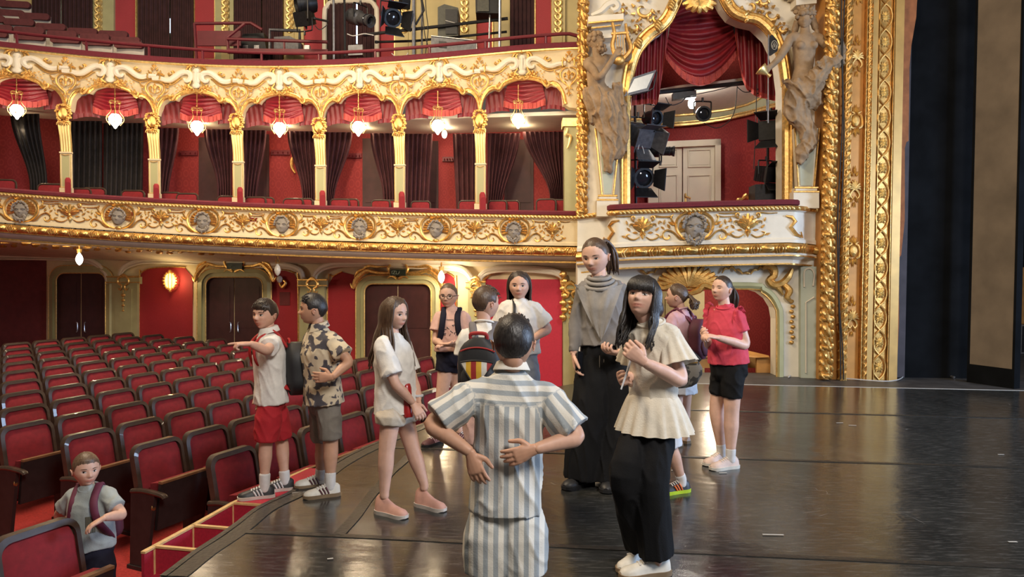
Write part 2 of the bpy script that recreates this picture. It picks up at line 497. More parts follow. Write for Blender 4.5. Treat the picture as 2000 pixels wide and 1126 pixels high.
TZ = -.03
tr = [on_floor(*p, z=TZ) for p in ((297, 1069), (373, 1028), (451, 984), (534, 946), (600, 916))]
tr = [tr[0] - (tr[1] - tr[0]) * .25] + tr
t_root = thing('stage_trough', (tr[2].x, tr[2].y, TZ - .42), 'red open box trough with pale wood edges along the stage lip', 'trough')
mb = MB(); w2 = MB()
dirt = (tr[3] - tr[1]).normalized(); nrm = V((dirt.y, -dirt.x, 0))
pts = tr
rowsO = [[p + nrm * o + V((0, 0, z)) for (o, z) in ((0, 0), (0, -.42), (.018, -.42), (.018, 0))] for p in pts]
mb.grid(rowsO, closed=True)
mb.add(rowsO[0] + rowsO[-1], [(3, 2, 1, 0), (4, 5, 6, 7)])
mb.build('side_panel', 'step_red', t_root, smooth=False)
rowsT = [[p + nrm * o + V((0, 0, z)) for (o, z) in ((-.004, 0), (-.004, .012), (.024, .012), (.024, 0))] for p in pts]
w2.grid(rowsT, closed=True); w2.add(rowsT[0] + rowsT[-1], [(3, 2, 1, 0), (4, 5, 6, 7)])
w2.build('edge_strip', 'pale_wood', t_root, smooth=False)
WID = .36
for p in (tr[1], tr[2], tr[3]):
    M = frame_to(p + nrm * (WID / 2), -dirt)
    d1 = MB(); d1.box((0, .01, -.21), (WID, .016, .42)); o = d1.build('divider', 'step_red', t_root, smooth=False); o.matrix_parent_inverse = Matrix(); o.matrix_basis = wm(t_root).inverted() @ M
    d2 = MB(); d2.box((0, .01, .006), (WID, .024, .012)); d2.box((-WID / 2 + .012, -.004, -.2), (.016, .016, .4))
    o2 = d2.build('edge_strip', 'pale_wood', o, smooth=False, local=True)
lid = MB()
a = tr[3] + V((0, 0, .012)); b = tr[5] + V((0, 0, .012))
lid.hexa([a + nrm * .02 - V((0, 0, .02)), a + nrm * WID - V((0, 0, .02)), b + nrm * WID - V((0, 0, .02)), b + nrm * .02 - V((0, 0, .02)), a + nrm * .02, a + nrm * WID, b + nrm * WID, b + nrm * .02])
lid.build('lid', 'step_red', t_root, smooth=False)
bt = MB(); q0 = tr[0] - V((0, 0, .16)); q1 = tr[5] - V((0, 0, .16))
bt.hexa([q0, q0 + nrm * WID, q1 + nrm * WID, q1, q0 + V((0, 0, .015)), q0 + nrm * WID + V((0, 0, .015)), q1 + nrm * WID + V((0, 0, .015)), q1 + V((0, 0, .015))])
bt.build('bottom_board', 'step_red', t_root, smooth=False)

dW = interp([(-400, 18.0), (-100, 17.2), (155, 16.2), (455, 14.9), (775, 13.2), (930, 12.5), (1100, 11.9), (1240, 11.6)])
def wp(px, py, off=0.0):
    return at(px, py, dW(px) - off)
def wpoly(mb, pts, off=0.0, thick=.03, dfun=None, m=None):
    """polygon given by pixels on a wall at depth dfun(px), standing proud by off"""
    df = dfun or dW
    n = len(pts)
    fr = [at(x, y, df(x) - off) for x, y in pts]; bk = [at(x, y, df(x) - off) + FWD * thick for x, y in pts]
    tri = tessellate_polygon([[V((x, -y, 0)) for x, y in pts]])
    c = sum(((pts[i][0] * pts[(i + 1) % n][1] - pts[(i + 1) % n][0] * pts[i][1]) for i in range(n)))
    fs = [tuple(t) for t in tri] + [tuple(i + n for i in reversed(t)) for t in tri] + [(i, (i + 1) % n, (i + 1) % n + n, i + n) for i in range(n)]
    b = bmesh.new(); vs = [b.verts.new(p) for p in fr + bk]
    for f in fs:
        try: b.faces.new([vs[i] for i in f])
        except ValueError: pass
    bmesh.ops.recalc_face_normals(b, faces=b.faces)
    b.verts.index_update()
    mb.add([v.co.copy() for v in b.verts], [[v.index for v in f.verts] for f in b.faces], m)
    b.free()
def wtube(mb, pts, r, off=0.0, dfun=None, n=6, k=4, flat=1.0, m=None):
    df = dfun or dW
    P = spl([V((x, y, 0)) for x, y in pts], k) if k > 1 else [V((x, y, 0)) for x, y in pts]
    if isinstance(r, (list, tuple)):
        rr = list(np.interp(np.linspace(0, 1, len(P)), np.linspace(0, 1, len(r)), r))
    else: rr = r
    mb.tube([at(p.x, p.y, df(p.x) - off) for p in P], rr, n, m=m, flat=flat)
def arch_pts(x0, x1, yt, yb, rc, n=6):
    """rounded-top opening outline, clockwise from bottom-left"""
    p = [(x0, yb)]
    for k in range(n + 1):
        t = PI - k * PI / 2 / n; p.append((x0 + rc + rc * math.cos(t), yt + rc - rc * math.sin(t)))
    for k in range(n + 1):
        t = PI / 2 - k * PI / 2 / n; p.append((x1 - rc + rc * math.cos(t), yt + rc - rc * math.sin(t)))
    p.append((x1, yb)); return p

mb = MB(); rows = []
for px in np.linspace(-300, 1240, 60):
    rows.append([wp(px, y) for y in (470, 510, 560, 640, 720, 790)])
mb.slab(rows, FWD * .2)
lw = struct('wall_left', mb, 'cream', label='cream and red auditorium wall below the first tier', cat='wall')

def field(pts, off=.02, m='red_wall', name='fabric_panel'):
    mb = MB(); wpoly(mb, pts, off, .02); return mb.build(name, m, lw, smooth=False)
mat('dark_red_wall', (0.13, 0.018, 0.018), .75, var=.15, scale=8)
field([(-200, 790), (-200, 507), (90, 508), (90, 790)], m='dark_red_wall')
field([(272, 790), (272, 548), (276, 533), (290, 525), (320, 522), (360, 522), (376, 540), (376, 790)])
field([(522, 790), (522, 548), (530, 528), (556, 528), (574, 534), (581, 548), (581, 790)])
field([(640, 790), (641, 556), (650, 541), (668, 531), (690, 536), (697, 556), (697, 790)])
field([(851, 790), (851, 560), (858, 541), (872, 533), (886, 541), (890, 560), (890, 790)])
field([(945, 800), (945, 545), (1098, 545), (1098, 800)], m='crimson_panel')
gb = MB()
for pts in ([(272, 790), (272, 548), (277, 532), (292, 524), (330, 521), (362, 522)], [(522, 545), (531, 527), (556, 526), (575, 533), (582, 548), (582, 790)],
            [(640, 790), (640, 556), (650, 540), (668, 530)], [(873, 532), (887, 541), (891, 560), (891, 790)],
            [(1099, 790), (1099, 544), (944, 544), (944, 790)]):
    wtube(gb, pts, .013, .03, k=3)
gb.build('gold_edging', 'gold', lw)

def pilaster(x0, x1, ycap, side=0, w3=None):
    mb = MB()
    d = lambda px: dW(px)
    wpoly(mb, [(x0, 790), (x0, ycap), (x1, ycap), (x1, 790)], .14, .14)
    wpoly(mb, [(x0 - 4, ycap + 2), (x0 - 4, ycap - 12), (x1 + 4, ycap - 12), (x1 + 4, ycap + 2)], .17, .17)
    o = mb.build('pilaster', 'sage', lw, smooth=False)
    m2 = MB(); xm = (x0 + x1) / 2; q = (x1 - x0) * .30
    wpoly(m2, [(xm - q, 790), (xm - q, ycap + 12), (xm + q, ycap + 12), (xm + q, 790)], .155, .02)
    m2.build('pilaster_panel', 'sage', o, smooth=False)
    g = MB()
    wtube(g, [(x0 - 5, ycap - 12), (x1 + 5, ycap - 12)], .018, .18, k=1)
    wtube(g, [(x0 - 5, ycap - 1), (x1 + 5, ycap - 1)], .012, .18, k=1)
    for sgn in (-1, 1):
        wtube(g, [(xm, ycap - 16), (xm + sgn * 9, ycap - 9), (xm + sgn * 10, ycap), (xm + sgn * 3, ycap + 6), (xm + sgn * 6, ycap + 14), (xm + sgn * 10, ycap + 10)], [.03, .024, .022, .022, .018, .008], .19)
    for k, s in enumerate((.05, .042, .036, .026)):
        p = at(xm, ycap + 24 + k * 10, dW(xm) - .175)
        g.ball(p, (s, .02, s * .7), 6, 5)
    wtube(g, [(xm, ycap + 14), (xm, ycap + 56)], .007, .17, k=1)
    g.build('gilt_ornament', 'gold', o)
    return o
pilaster(213, 268, 552); pilaster(586, 634, 558); pilaster(914, 944, 562); pilaster(1100, 1128, 566)

ab = MB()
for pts in ([(232, 548), (240, 524), (262, 512), (300, 507), (420, 511), (520, 516), (560, 518), (586, 528), (594, 550)],
            [(612, 552), (618, 532), (638, 518), (680, 513), (780, 516), (860, 519), (900, 524), (918, 540), (922, 556)],
            [(936, 556), (940, 538), (956, 527), (990, 523), (1050, 525), (1085, 530), (1100, 540)],
            [(60, 500), (150, 503), (185, 512), (205, 530), (210, 548)], [(-100, 498), (60, 500)]):
    wtube(ab, pts, .05, .10, k=5, n=8)
    wtube(ab, [(x, y + 6) for x, y in pts], .02, .13, k=5)
ab.build('arch_moulding', 'ivory', lw)

def doorway(x0, x1, yt, fw, overdoor=True):
    xm = (x0 + x1) / 2
    fr = MB()
    out = arch_pts(x0 - fw, x1 + fw, yt - fw, 790, fw + 14); inn = arch_pts(x0, x1, yt, 790, 16)
    k = len(out)
    def ringpts(pts, off): return [at(x, y, dW(x) - off) for x, y in pts]
    mid = [((a[0] * .5 + b[0] * .5), (a[1] * .5 + b[1] * .5)) for a, b in zip(out, inn)]
    fr.grid([ringpts(out, 0), ringpts(out, .12), ringpts(mid, .17), ringpts(mid, .12), ringpts(inn, .12), ringpts(inn, -.15)])
    d = fr.build('door_surround', 'sage', lw, angle=30)
    e = MB(); wtube(e, inn, .012, .125, k=1); wtube(e, out, .012, .12, k=1)
    e.build('gilt_edge', 'pale_gold', d)
    D = thing('door', at(xm, 790, dW(xm)), None, None); D.name = 'door_%d' % doorway.n; doorway.n += 1
    D['label'] = doorway.labels.pop(0); D['category'] = 'door'; D['kind'] = 'structure'
    for sg in (-1, 1):
        a = xm + sg * 1.0; b = x1 + 1 if sg > 0 else x0 - 1
        lf = MB(); wpoly(lf, [(min(a, b), 790), (min(a, b), yt - 2), (max(a, b), yt - 2), (max(a, b), 790)], .025, .04)
        q0, q1 = min(a, b) + 8, max(a, b) - 8
        wpoly(lf, [(q0, 640), (q0, yt + 18), (q1, yt + 18), (q1, 640)], .035, .02)
        L = lf.build('door_leaf', 'dark_door', D, smooth=False)
        h = MB(); hx = xm + sg * 7; wtube(h, [(hx + sg * 2, 629), (hx, 631), (hx, 646), (hx + sg * 2, 648)], .012, .07, k=3)
        h.build('handle', 'steel', L)
    if overdoor:
        g = MB()
        y0 = yt - fw
        for sg in (-1, 1):
            w = (x1 - x0) / 2 + fw
            wtube(g, [(xm + sg * 14, y0 - 4), (xm + sg * w * .5, y0 - 5), (xm + sg * w * .72, y0 - 9), (xm + sg * w * .86, y0 - 2), (xm + sg * w * 1.0, y0 + 10), (xm + sg * w * 1.06, y0 + 24), (xm + sg * w * 1.13, y0 + 16)], [.02, .03, .035, .045, .05, .035, .01], .16)
            wtube(g, [(xm + sg * 20, y0 - 17), (xm + sg * w * .5, y0 - 16), (xm + sg * w * .68, y0 - 18), (xm + sg * w * .8, y0 - 12), (xm + sg * w * .74, y0 - 5), (xm + sg * w * .66, y0 - 9)], [.012, .022, .03, .034, .025, .01], .15)
            wtube(g, [(xm + sg * w * .80, y0 - 12), (xm + sg * w * .95, y0 - 7), (xm + sg * w * 1.03, y0 + 4)], [.02, .03, .01], .16)
            wtube(g, [(xm + sg * 15, y0 - 20), (xm + sg * 19, y0 - 12), (xm + sg * 14, y0 - 2), (xm + sg * 5, y0 + 2)], [.02, .028, .022, .012], .17)
            wtube(g, [(xm + sg * 2, y0 + 6), (xm + sg * 12, y0 + 2), (xm + sg * 20, y0 + 6)], [.03, .02, .008], .17)
        g.build('gilt_overdoor', 'gold', d)
        pl = MB(); wpoly(pl, [(xm - 15, y0 + 1), (xm - 15, y0 - 11), (xm + 15, y0 - 11), (xm + 15, y0 + 1)], .24, .10)
        po = pl.build('sign_plate', 'exit_plate', d, smooth=False)
        tx = bpy.data.curves.new('lettering', 'FONT'); tx.body = 'IZLAZ'; tx.size = .085; tx.align_x = 'CENTER'; tx.extrude = .002
        to = bpy.data.objects.new('lettering', tx); COL.objects.link(to); tx.materials.append(MAT['exit_ink'])
        mt = bpy.data.meshes.new_from_object(to); bpy.data.objects.remove(to)
        p = at(xm, y0 - 2, dW(xm) - .25)
        o2 = link('lettering', mt, po)
        o2.matrix_basis = frame_to(p, -FWD) @ Matrix.Rotation(PI / 2, 4, 'X')
    return d
doorway.n = 1
doorway.labels = ['dark double door in sage frame at the far left end of the wall', 'dark double door with gilt overdoor between the glowing sconce and the boys', 'dark maroon door with gilt overdoor behind the long-haired girl']
mat('exit_plate', (0.02, 0.035, 0.025), .5); mat('exit_ink', (0.16, 0.20, 0.14), .5)
doorway(110, 206, 533, 15, False); doorway(402, 513, 541, 17); doorway(712, 842, 554, 17)
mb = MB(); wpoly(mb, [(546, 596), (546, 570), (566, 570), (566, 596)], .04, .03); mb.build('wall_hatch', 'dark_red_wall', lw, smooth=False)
g = MB()
for sg, x in ((1, 948), (-1, 1094)):
    wtube(g, [(x - sg * 4, 560), (x - sg * 3, 545), (x + sg * 4, 538), (x + sg * 6, 530), (x, 532)], [.02, .035, .035, .02, .01], .08)
    if sg < 0:
        for k in range(7):
            p = wp(x + 6 + (k % 2) * 3, 535 + k * 14, .17); g.ball(p, (.06, .04, .05), 6, 5)
            wtube(g, [(x + 2, 530 + k * 14), (x + 10, 536 + k * 14), (x + 4, 543 + k * 14)], [.012, .03, .01], .17)
    else:
        for k in range(4):
            wtube(g, [(x - 30, 545 + k * 12), (x - 18, 541 + k * 12), (x - 12, 548 + k * 12), (x - 22, 553 + k * 12)], [.01, .03, .03, .01], .18)
g.build('gilt_ornament', 'gold', lw)

yr = smooth_interp([(-260, 349), (-120, 363), (0, 374), (90, 381), (180, 387), (300, 394), (400, 400), (520, 405), (620, 408), (780, 413), (938, 417), (1060, 419), (1140, 420)], 4)
d1 = smooth_interp([(-260, 11.4), (0, 11.9), (300, 12.1), (600, 12.1), (850, 11.85), (1140, 11.3)], 3)
def tier_pt(px, off_px, out=0.0, yf=None, df=None):
    """point off_px pixels below the rim line at px, standing out by out metres"""
    yf = yf or yr; df = df or d1
    d = df(px); p = at(px, yf(px), d)
    a = at(px - 4, yf(px - 4), df(px - 4)); b = at(px + 4, yf(px + 4), df(px + 4))
    t = (b - a); t.z = 0; t.normalize(); nv = V((t.y, -t.x, 0))
    return p + nv * out - V((0, 0, off_px * d / F)), nv, t
def sweep(mb, prof, x0, x1, n, yf=None, df=None, closed=True, m=None):
    rows = []
    for px in np.linspace(x0, x1, n):
        rows.append([tier_pt(px, v, o, yf, df)[0] for o, v in prof])
    mb.grid(rows, closed=closed, m=m)
    if closed:
        k = len(prof); mb.add(rows[0] + rows[-1], [tuple(reversed(range(k))), tuple(range(k, 2 * k))], m)
X0, X1, NN = -260, 1142, 90
b1 = thing('balcony_front', tier_pt(500, 90)[0], 'cream and gold first-tier balcony front with plaster masks', 'balcony')
mb = MB(); sweep(mb, [(-.25, 0), (.02, 0), (.035, 9), (.0, 11), (.0, 52), (.02, 55), (.02, 60), (-.25, 60)], X0, X1, NN); mb.build('panel', 'cream', b1)
mb = MB(); sweep(mb, [(-.3, 62), (.0, 62), (.045, 64), (.075, 68), (.075, 74), (.045, 78), (-.3, 78)], X0, X1, NN); mb.build('torus_moulding', 'gold', b1)
mb = MB(); sweep(mb, [(-.55, 78), (.03, 78), (.0, 83), (-.05, 88), (-.1, 91), (-.1, 94), (-.55, 94)], X0, X1, NN); mb.build('cove', 'plaster_grey', b1)
mb = MB(); sweep(mb, [(-.12, 90.5), (-.06, 90.5), (-.06, 93.5), (-.12, 93.5)], X0, X1, NN); sweep(mb, [(.0, 77.5), (.045, 77.5), (.045, 79.5), (.0, 79.5)], X0, X1, NN); mb.build('gold_fillet', 'gold', b1)
mb = MB(); sweep(mb, [(.0, 1.5), (.04, .5), (.06, 4), (.04, 8), (.0, 9)], X0, X1, NN); mb.build('rim_moulding', 'old_gold', b1)
leafm = MB(); leafm.ball((0, -.0, 0), (.035, .014, .018), 6, 5, M=rotm('Y', .5)); leafme = leafm.mesh('rim_leaf', 'pale_gold')
lb = MB()
for px in np.arange(-30, 1140, 7.0):
    p, nv, t = tier_pt(px, 5, .055)
    M = frame_to(p, nv).to_3x3()
    lb.ball(p, (.034, .014, .02), 5, 4, M=M @ rotm('Y', .6))
o = lb.build('leaf_bead', 'pale_gold', b1); o['kind'] = 'stuff'
mb = MB(); sweep(mb, [(-.28, -8), (.03, -8), (.06, -5), (.06, 0), (.03, 1), (-.28, 1)], X0, X1 + 4, NN); mb.build('velvet_rail', 'maroon', b1)
for px in np.arange(5, 1140, 40.4):
    p, nv, t = tier_pt(px, 70.5, .07)
    k = MB(); M = frame_to(p, nv)
    k.ball((0, 0, 0), (.085, .03, .05), 8, 6)
    k.ball((0, -.02, 0), (.05, .025, .028), 8, 6)
    for sg in (-1, 1):
        k.tube(spl([(sg * .10, .01, -.055), (sg * .085, -.025, -.0), (sg * .12, .01, .055)], 4), .011, 5)
        k.tube(spl([(sg * .13, .01, -.055), (sg * .12, -.022, -.0), (sg * .15, .01, .055)], 4), .010, 5)
    o = k.build('torus_knot', 'gold', b1); o.matrix_basis = M

mb = MB(); rows = []
for px in np.linspace(-260, 1142, 70):
    a = tier_pt(px, 93, -.1)[0]; b = at(px, interp([(-260, 490), (0, 500), (250, 509), (600, 515), (930, 520), (1142, 524)])(px), dW(px) - .05)
    row = []
    for k in range(6):
        t = k / 5; q = a.lerp(b, t); q.z += .10 * math.sin(t * PI); row.append(q)
    rows.append(row)
mb.slab([list(reversed(r)) for r in rows], V((0, 0, .08)))
sof = struct('ceiling', mb, 'soffit', label='pale plaster soffit under the first tier', cat='ceiling')
sg_ = MB()
rng = random.Random(3)
for px in np.arange(-40, 1120, 9):
    r = rows[min(69, int((px + 260) / 1402 * 69))]
    t = .35 + .25 * math.sin(px * .045); q = r[2].lerp(r[3], (math.sin(px * .08) + 1) / 2)
    sg_.ball(q + V((0, 0, -.012)), (.07, .05, .02), 5, 4, M=rotm('Z', rng.uniform(0, 3)))
    q = r[1].lerp(r[2], rng.random()); 
    if rng.random() < .6: sg_.ball(q + V((0, 0, -.012)), (.09, .02, .02), 5, 4, M=rotm('Z', rng.uniform(0, 3)))
o = sg_.build('gilt_spray', 'old_gold', sof); o['kind'] = 'stuff'

def dB(px): return d1(px) + 1.75
ybt = interp([(-260, 205), (0, 226), (130, 236), (300, 249), (470, 255), (630, 260), (780, 263), (940, 260), (1110, 256)])
mb = MB(); rows = []
for px in np.linspace(-260, 1180, 40):
    rows.append([at(px, y, dB(px)) for y in (ybt(px) - 20, 300, 360, yr(px) + 35)])
mb.slab(rows, FWD * .15)
bw = struct('wall_back', mb, 'red_damask', label='red damask back wall of the first-tier boxes', cat='wall')
mb = MB(); rows = []
for px in np.linspace(-260, 1180, 40):
    b = at(px, ybt(px), dB(px) + .05); a = at(px, ybt(px), dB(px)); a = V((a.x, a.y, 0)); f = at(px, yr(px), d1(px) + .42); z = b.z
    rows.append([V((f.x, f.y, z)), V((f.x * .5 + b.x * .5, f.y * .5 + b.y * .5, z)), b])
mb.slab([list(reversed(r)) for r in rows], V((0, 0, .06)))
struct('ceiling.001', mb, 'ivory', label='cream ceiling of the first-tier boxes', cat='ceiling')
mb = MB(); rows = []
for px in np.linspace(-260, 1180, 40):
    a = tier_pt(px, 40, -.2)[0]; b = at(px, yr(px) + 30, dB(px) + .05); rows.append([a, V((b.x, b.y, a.z))])
mb.slab(rows, V((0, 0, -.06)))
struct('floor.002', mb, 'carpet', label='floor of the first-tier boxes', cat='floor')
_ICO = {}
def ico(sub):
    if sub not in _ICO:
        b = bmesh.new(); bmesh.ops.create_icosphere(b, subdivisions=sub, radius=1.0)
        b.verts.ensure_lookup_table(); b.verts.index_update()
        _ICO[sub] = (np.array([v.co[:] for v in b.verts]), [[v.index for v in f.verts] for f in b.faces]); b.free()
    v, f = _ICO[sub]
    return v.copy(), f
def gs(x, s): return np.exp(-(x / s) ** 2)
def sst(x, a, b):
    t = np.clip((x - a) / (b - a), 0, 1); return t * t * (3 - 2 * t)
def head_shape(U, nose=1.0, jaw=1.0, cheek=1.0, mouth=0.0, grow=1.0):
    """unit directions (face looks along +y) -> points of a head one unit tall"""
    x, y, z = U[:, 0], U[:, 1], U[:, 2]
    X = .372 * x; Y = .45 * y; Z = .5 * z
    Z = np.where(Z < 0, Z * (1 + .0), Z)
    t = np.clip(-Z / .5, 0, 1)
    X = X * (1 - .30 * jaw * t ** 1.6) * (1 + .10 * sst(-Z, .28, .45) * (1 - sst(-Z, .45, .5)) * (y > -.2))
    Y = np.where(y < 0, Y * (1 - .55 * t ** 1.2), Y)
    fr = sst(y, -.05, .45)
    Y = Y * (1 - .10 * fr * (1 - np.abs(z)))                       # flatter face
    Y = Y + fr * (.055 * t * gs(X, .25))                           # face keeps its depth towards the chin
    Y = Y + fr * .035 * gs(X, .09) * gs(Z + .43, .05)              # chin
    pr = sst(Z, -.185, -.125) * (1 - sst(Z, -.13, .07))
    wn = .030 + .035 * np.clip((.04 - Z) / .2, 0, 1)
    Y = Y + fr * nose * .105 * pr * gs(X, 1) * np.exp(-np.abs(X / wn) ** 2.2)
    Y = Y + fr * nose * .030 * gs(np.abs(X) - .052, .024) * gs(Z + .142, .026)
    Y = Y - fr * .040 * gs(np.abs(X) - .150, .075) * gs(Z - .005, .050)
    Y = Y + fr * .014 * gs(np.abs(X) - .14, .10) * gs(Z - .085, .03)
    Y = Y + fr * cheek * .020 * gs(np.abs(X) - .19, .08) * gs(Z + .12, .08)
    Y = Y + fr * .022 * gs(X, .12) * gs(Z + .252, .020) + fr * .024 * gs(X, .10) * gs(Z + .298, .022)
    Y = Y - fr * (.014 + .06 * mouth) * gs(X, .11) * gs(Z + .274 + .01 * mouth, .010 + .02 * mouth)
    Y = Y - fr * .014 * gs(X, .09) * gs(Z + .35, .025)
    return np.stack([X * grow, Y * grow, Z * grow], 1)
def ear_part(sg):
    m = MB(); pts = []
    for k in range(13):
        a = -1.9 + k * 4.6 / 12
        pts.append(V((sg * (.392 + .018 * math.sin(a)), -.045 - .058 * math.cos(a) * -1 - .01, -.06 + .088 * math.sin(a))))
    m.tube(pts, [.014 + .006 * math.sin(PI * k / 12) for k in range(13)], 6)
    m.ball((sg * .378, -.035, -.065), (.018, .055, .075), 8, 6)
    return m
def spiral(cx, cz, r0, r1, a0, a1, n=14):
    return [(cx + (r0 + (r1 - r0) * k / n) * math.cos(a0 + (a1 - a0) * k / n), cz + (r0 + (r1 - r0) * k / n) * math.sin(a0 + (a1 - a0) * k / n)) for k in range(n + 1)]
def stroke(mb, pts, r, y=0.0, k=4, n=5, m=None):
    P = spl([V((x, y, z)) for x, z in pts], k) if k > 1 else [V((x, y, z)) for x, z in pts]
    if isinstance(r, (list, tuple)): r = list(np.interp(np.linspace(0, 1, len(P)), np.linspace(0, 1, len(r)), r))
    mb.tube(P, r, n, m=m)
def leaf(mb, x, z, ang, ln, wd, y=0.0, th=None, m=None):
    """pointed leaf lying on the wall, from x,z in direction ang"""
    th = th or wd * .45; c, s = math.cos(ang), math.sin(ang)
    P = [(0, 0), (.25, .8), (.5, 1), (.75, .62), (1, 0)]
    vs = []
    for t, w_ in P:
        for q in (-1, 0, 1):
            lx = t * ln; lz = q * w_ * wd * .5
            vs.append(V((x + lx * c - lz * s, y - (th if q == 0 else 0) * (math.sin(PI * min(t + .15, 1)) + .2), z + lx * s + lz * c)))
    fs = []
    for i in range(4):
        for j in range(2): fs.append((i * 3 + j, i * 3 + j + 1, (i + 1) * 3 + j + 1, (i + 1) * 3 + j))
    mb.add(vs, [tuple(reversed(f)) for f in fs] if False else fs, m)
def shared(name, me, M, parent):
    o = bpy.data.objects.new(name, me); COL.objects.link(o); o.parent = parent
    o.matrix_parent_inverse = wm(parent).inverted(); o.matrix_basis = M
    return o

def medallion_mesh():
    g = MB()
    for k in range(15):                       # ribbed shell behind the mask
        a = -.35 + k * (PI + .7) / 14
        stroke(g, [(.05 * math.cos(a), .05 * math.sin(a)), (.13 * math.cos(a), .115 * math.sin(a)), (.19 * math.cos(a), .15 * math.sin(a))], [.012, .022, .026], -.01, 3)
    for sg in (-1, 1):
        stroke(g, [(sg * x, z) for x, z in [(.03, .175), (.12, .17), (.20, .11), (.225, .02), (.20, -.07), (.13, -.14), (.05, -.17)]], [.012, .016, .018, .018, .018, .016, .012], -.025)
        stroke(g, [(sg * x, z) for x, z in spiral(.33, -.115, .075, .012, PI * .55, -PI * 1.3)], [.014, .013, .006], -.015, 2)
        stroke(g, [(sg * x, z) for x, z in [(.10, -.155), (.18, -.15), (.26, -.07), (.33, -.04)]], [.008, .014, .012, .013], -.015)
        stroke(g, [(sg * x, z) for x, z in [(.23, .02), (.275, .07), (.29, .12), (.26, .155)]], [.015, .013, .010, .006], -.015)
        stroke(g, [(sg * x, z) for x, z in [(.27, .13), (.36, .12), (.50, .125)]], [.014, .008, .006], -.012)
        leaf(g, sg * .24, .02, PI / 2 - sg * 1.1, .10, .04, -.012); leaf(g, sg * .30, -.02, PI / 2 - sg * .6, .07, .035, -.01)
        leaf(g, sg * .38, .02, PI / 2 + sg * .2, .08, .03, -.01); leaf(g, sg * .37, -.03, PI / 2 - sg * .9, .06, .03, -.01); leaf(g, sg * .40, .06, PI / 2 - sg * 1.4, .05, .025, -.01)
    for k in range(7):
        leaf(g, (k - 3) * .012, .15, PI / 2 - (k - 3) * .36, .085, .035, -.03)
    g.ball((0, -.02, -.165), (.05, .025, .025), 8, 5)
    return g.mesh('medallion', 'gold')
def palmette_mesh():
    g = MB()
    for k in range(7):
        a = PI / 2 + (k - 3) * .36
        L = .16 - abs(k - 3) * .012
        stroke(g, [(0, -.03), (L * .5 * math.cos(a), -.03 + L * .55 * math.sin(a)), (L * math.cos(a) * 1.1, -.03 + L * math.sin(a) - abs(k - 3) * .006)], [.018, .031, .015], -.018, 4)
    for sg in (-1, 1):
        stroke(g, [(sg * x, z) for x, z in spiral(.115, .115, .036, .008, -PI * .6, PI * 1.6)], [.012, .008], -.015, 2)
        stroke(g, [(sg * x, z) for x, z in [(.14, .14), (.24, .13), (.34, .135)]], [.010, .008, .006], -.01)
        stroke(g, [(sg * x, z) for x, z in [(.02, -.05), (.07, -.02), (.11, .03), (.155, .035), (.16, .005)]], [.012, .016, .014, .010, .005], -.018)
        stroke(g, [(sg * x, z) for x, z in [(.04, -.12), (.10, -.155), (.17, -.14), (.20, -.10), (.16, -.085)]], [.006, .011, .012, .010, .005], -.01)
        leaf(g, sg * .06, -.07, PI / 2 + sg * -1.5, .07, .03, -.01); leaf(g, sg * .15, -.05, PI / 2 - sg * .8, .07, .03, -.01); leaf(g, sg * .19, .03, PI / 2 - sg * .3, .06, .028, -.01); leaf(g, sg * .20, -.13, PI / 2 - sg * 1.2, .07, .03, -.01)
    for k, a in enumerate((-PI / 2, -PI / 2 + .6, -PI / 2 - .6)):
        leaf(g, 0, -.06, a, .10 if k == 0 else .06, .045, -.02)
    g.ball((0, -.03, -.045), (.022, .02, .03), 8, 6)
    return g.mesh('palmette', 'gold')
def mask_mesh(kind, mname='grey_plaster'):
    """plaster face in relief, hair curls, beard"""
    U, fs = ico(4); rng = random.Random(kind)
    P = head_shape(U, nose=1.25, cheek=1.4, mouth=.9 if kind in (1, 3) else .25)
    g = MB(); sc = .235
    def tr(p): return V((p[0] * sc * 1.15, -p[1] * sc * .55, p[2] * sc))
    g.add([tr(p) for p in P], [tuple(reversed(f)) for f in fs])
    for k in range(54):                      # curly hair
        a = PI * (-.05 + 1.1 * (k % 27) / 26); r = .86 + .17 * rng.random()
        g.ball((.108 * r * math.cos(a), -.035 - .02 * rng.random(), .01 + .118 * r * math.sin(a)), rng.uniform(.008, .017), 6, 5)
    for sg in (-1, 1):                       # heavy brows and eyes
        g.tube([(sg * .012, -.062, .018), (sg * .045, -.066, .030), (sg * .072, -.048, .018)], [.006, .008, .005], 5)
        g.ball((sg * .04, -.05, .004), (.013, .008, .008), 6, 5)
    if kind in (0, 2, 4):
        for k in range(26):                  # beard
            a = PI + PI * k / 25; q = rng.uniform(.6, 1.05)
            x = .085 * q * math.cos(a); z = -.055 + .085 * q * math.sin(a) - .02
            g.tube([(x, -.055, z + .02), (x * 1.05, -.062, z), (x * 1.0, -.05, z - .025)], [.009, .013, .004], 5)
    M = Matrix.Rotation(.16 if kind == 1 else (.1 if kind == 3 else 0), 3, 'Y')
    g.v = [tuple(M @ V(p)) for p in g.v]
    return g.mesh('mask', mname)
MED = medallion_mesh(); PALM = palmette_mesh(); MASKS = [mask_mesh(k) for k in range(5)]
med_x = [-150, 42, 232, 398, 552, 704, 852, 1005]
kinds = [1, 0, 1, 2, 3, 0, 1, 4]
for x, kd in zip(med_x, kinds):
    p, nv, t = tier_pt(x, 32, .0); s = d1(x) / 12.0
    o = shared('medallion', MED, frame_to(p, nv) @ Matrix.Scale(s * 1.12, 4), b1)
    p2, _, _ = tier_pt(x, 33, .02)
    shared('plaster_mask', MASKS[kd], frame_to(p2, nv) @ Matrix.Scale(s * 1.12, 4), o)
for a, b in zip(med_x, med_x[1:]):
    x = (a + b) / 2; p, nv, t = tier_pt(x, 30, .0)
    sx = (b - a) / 160
    shared('palmette', PALM, frame_to(p, nv) @ Matrix.Diagonal((sx, 1, 1, 1)), b1)
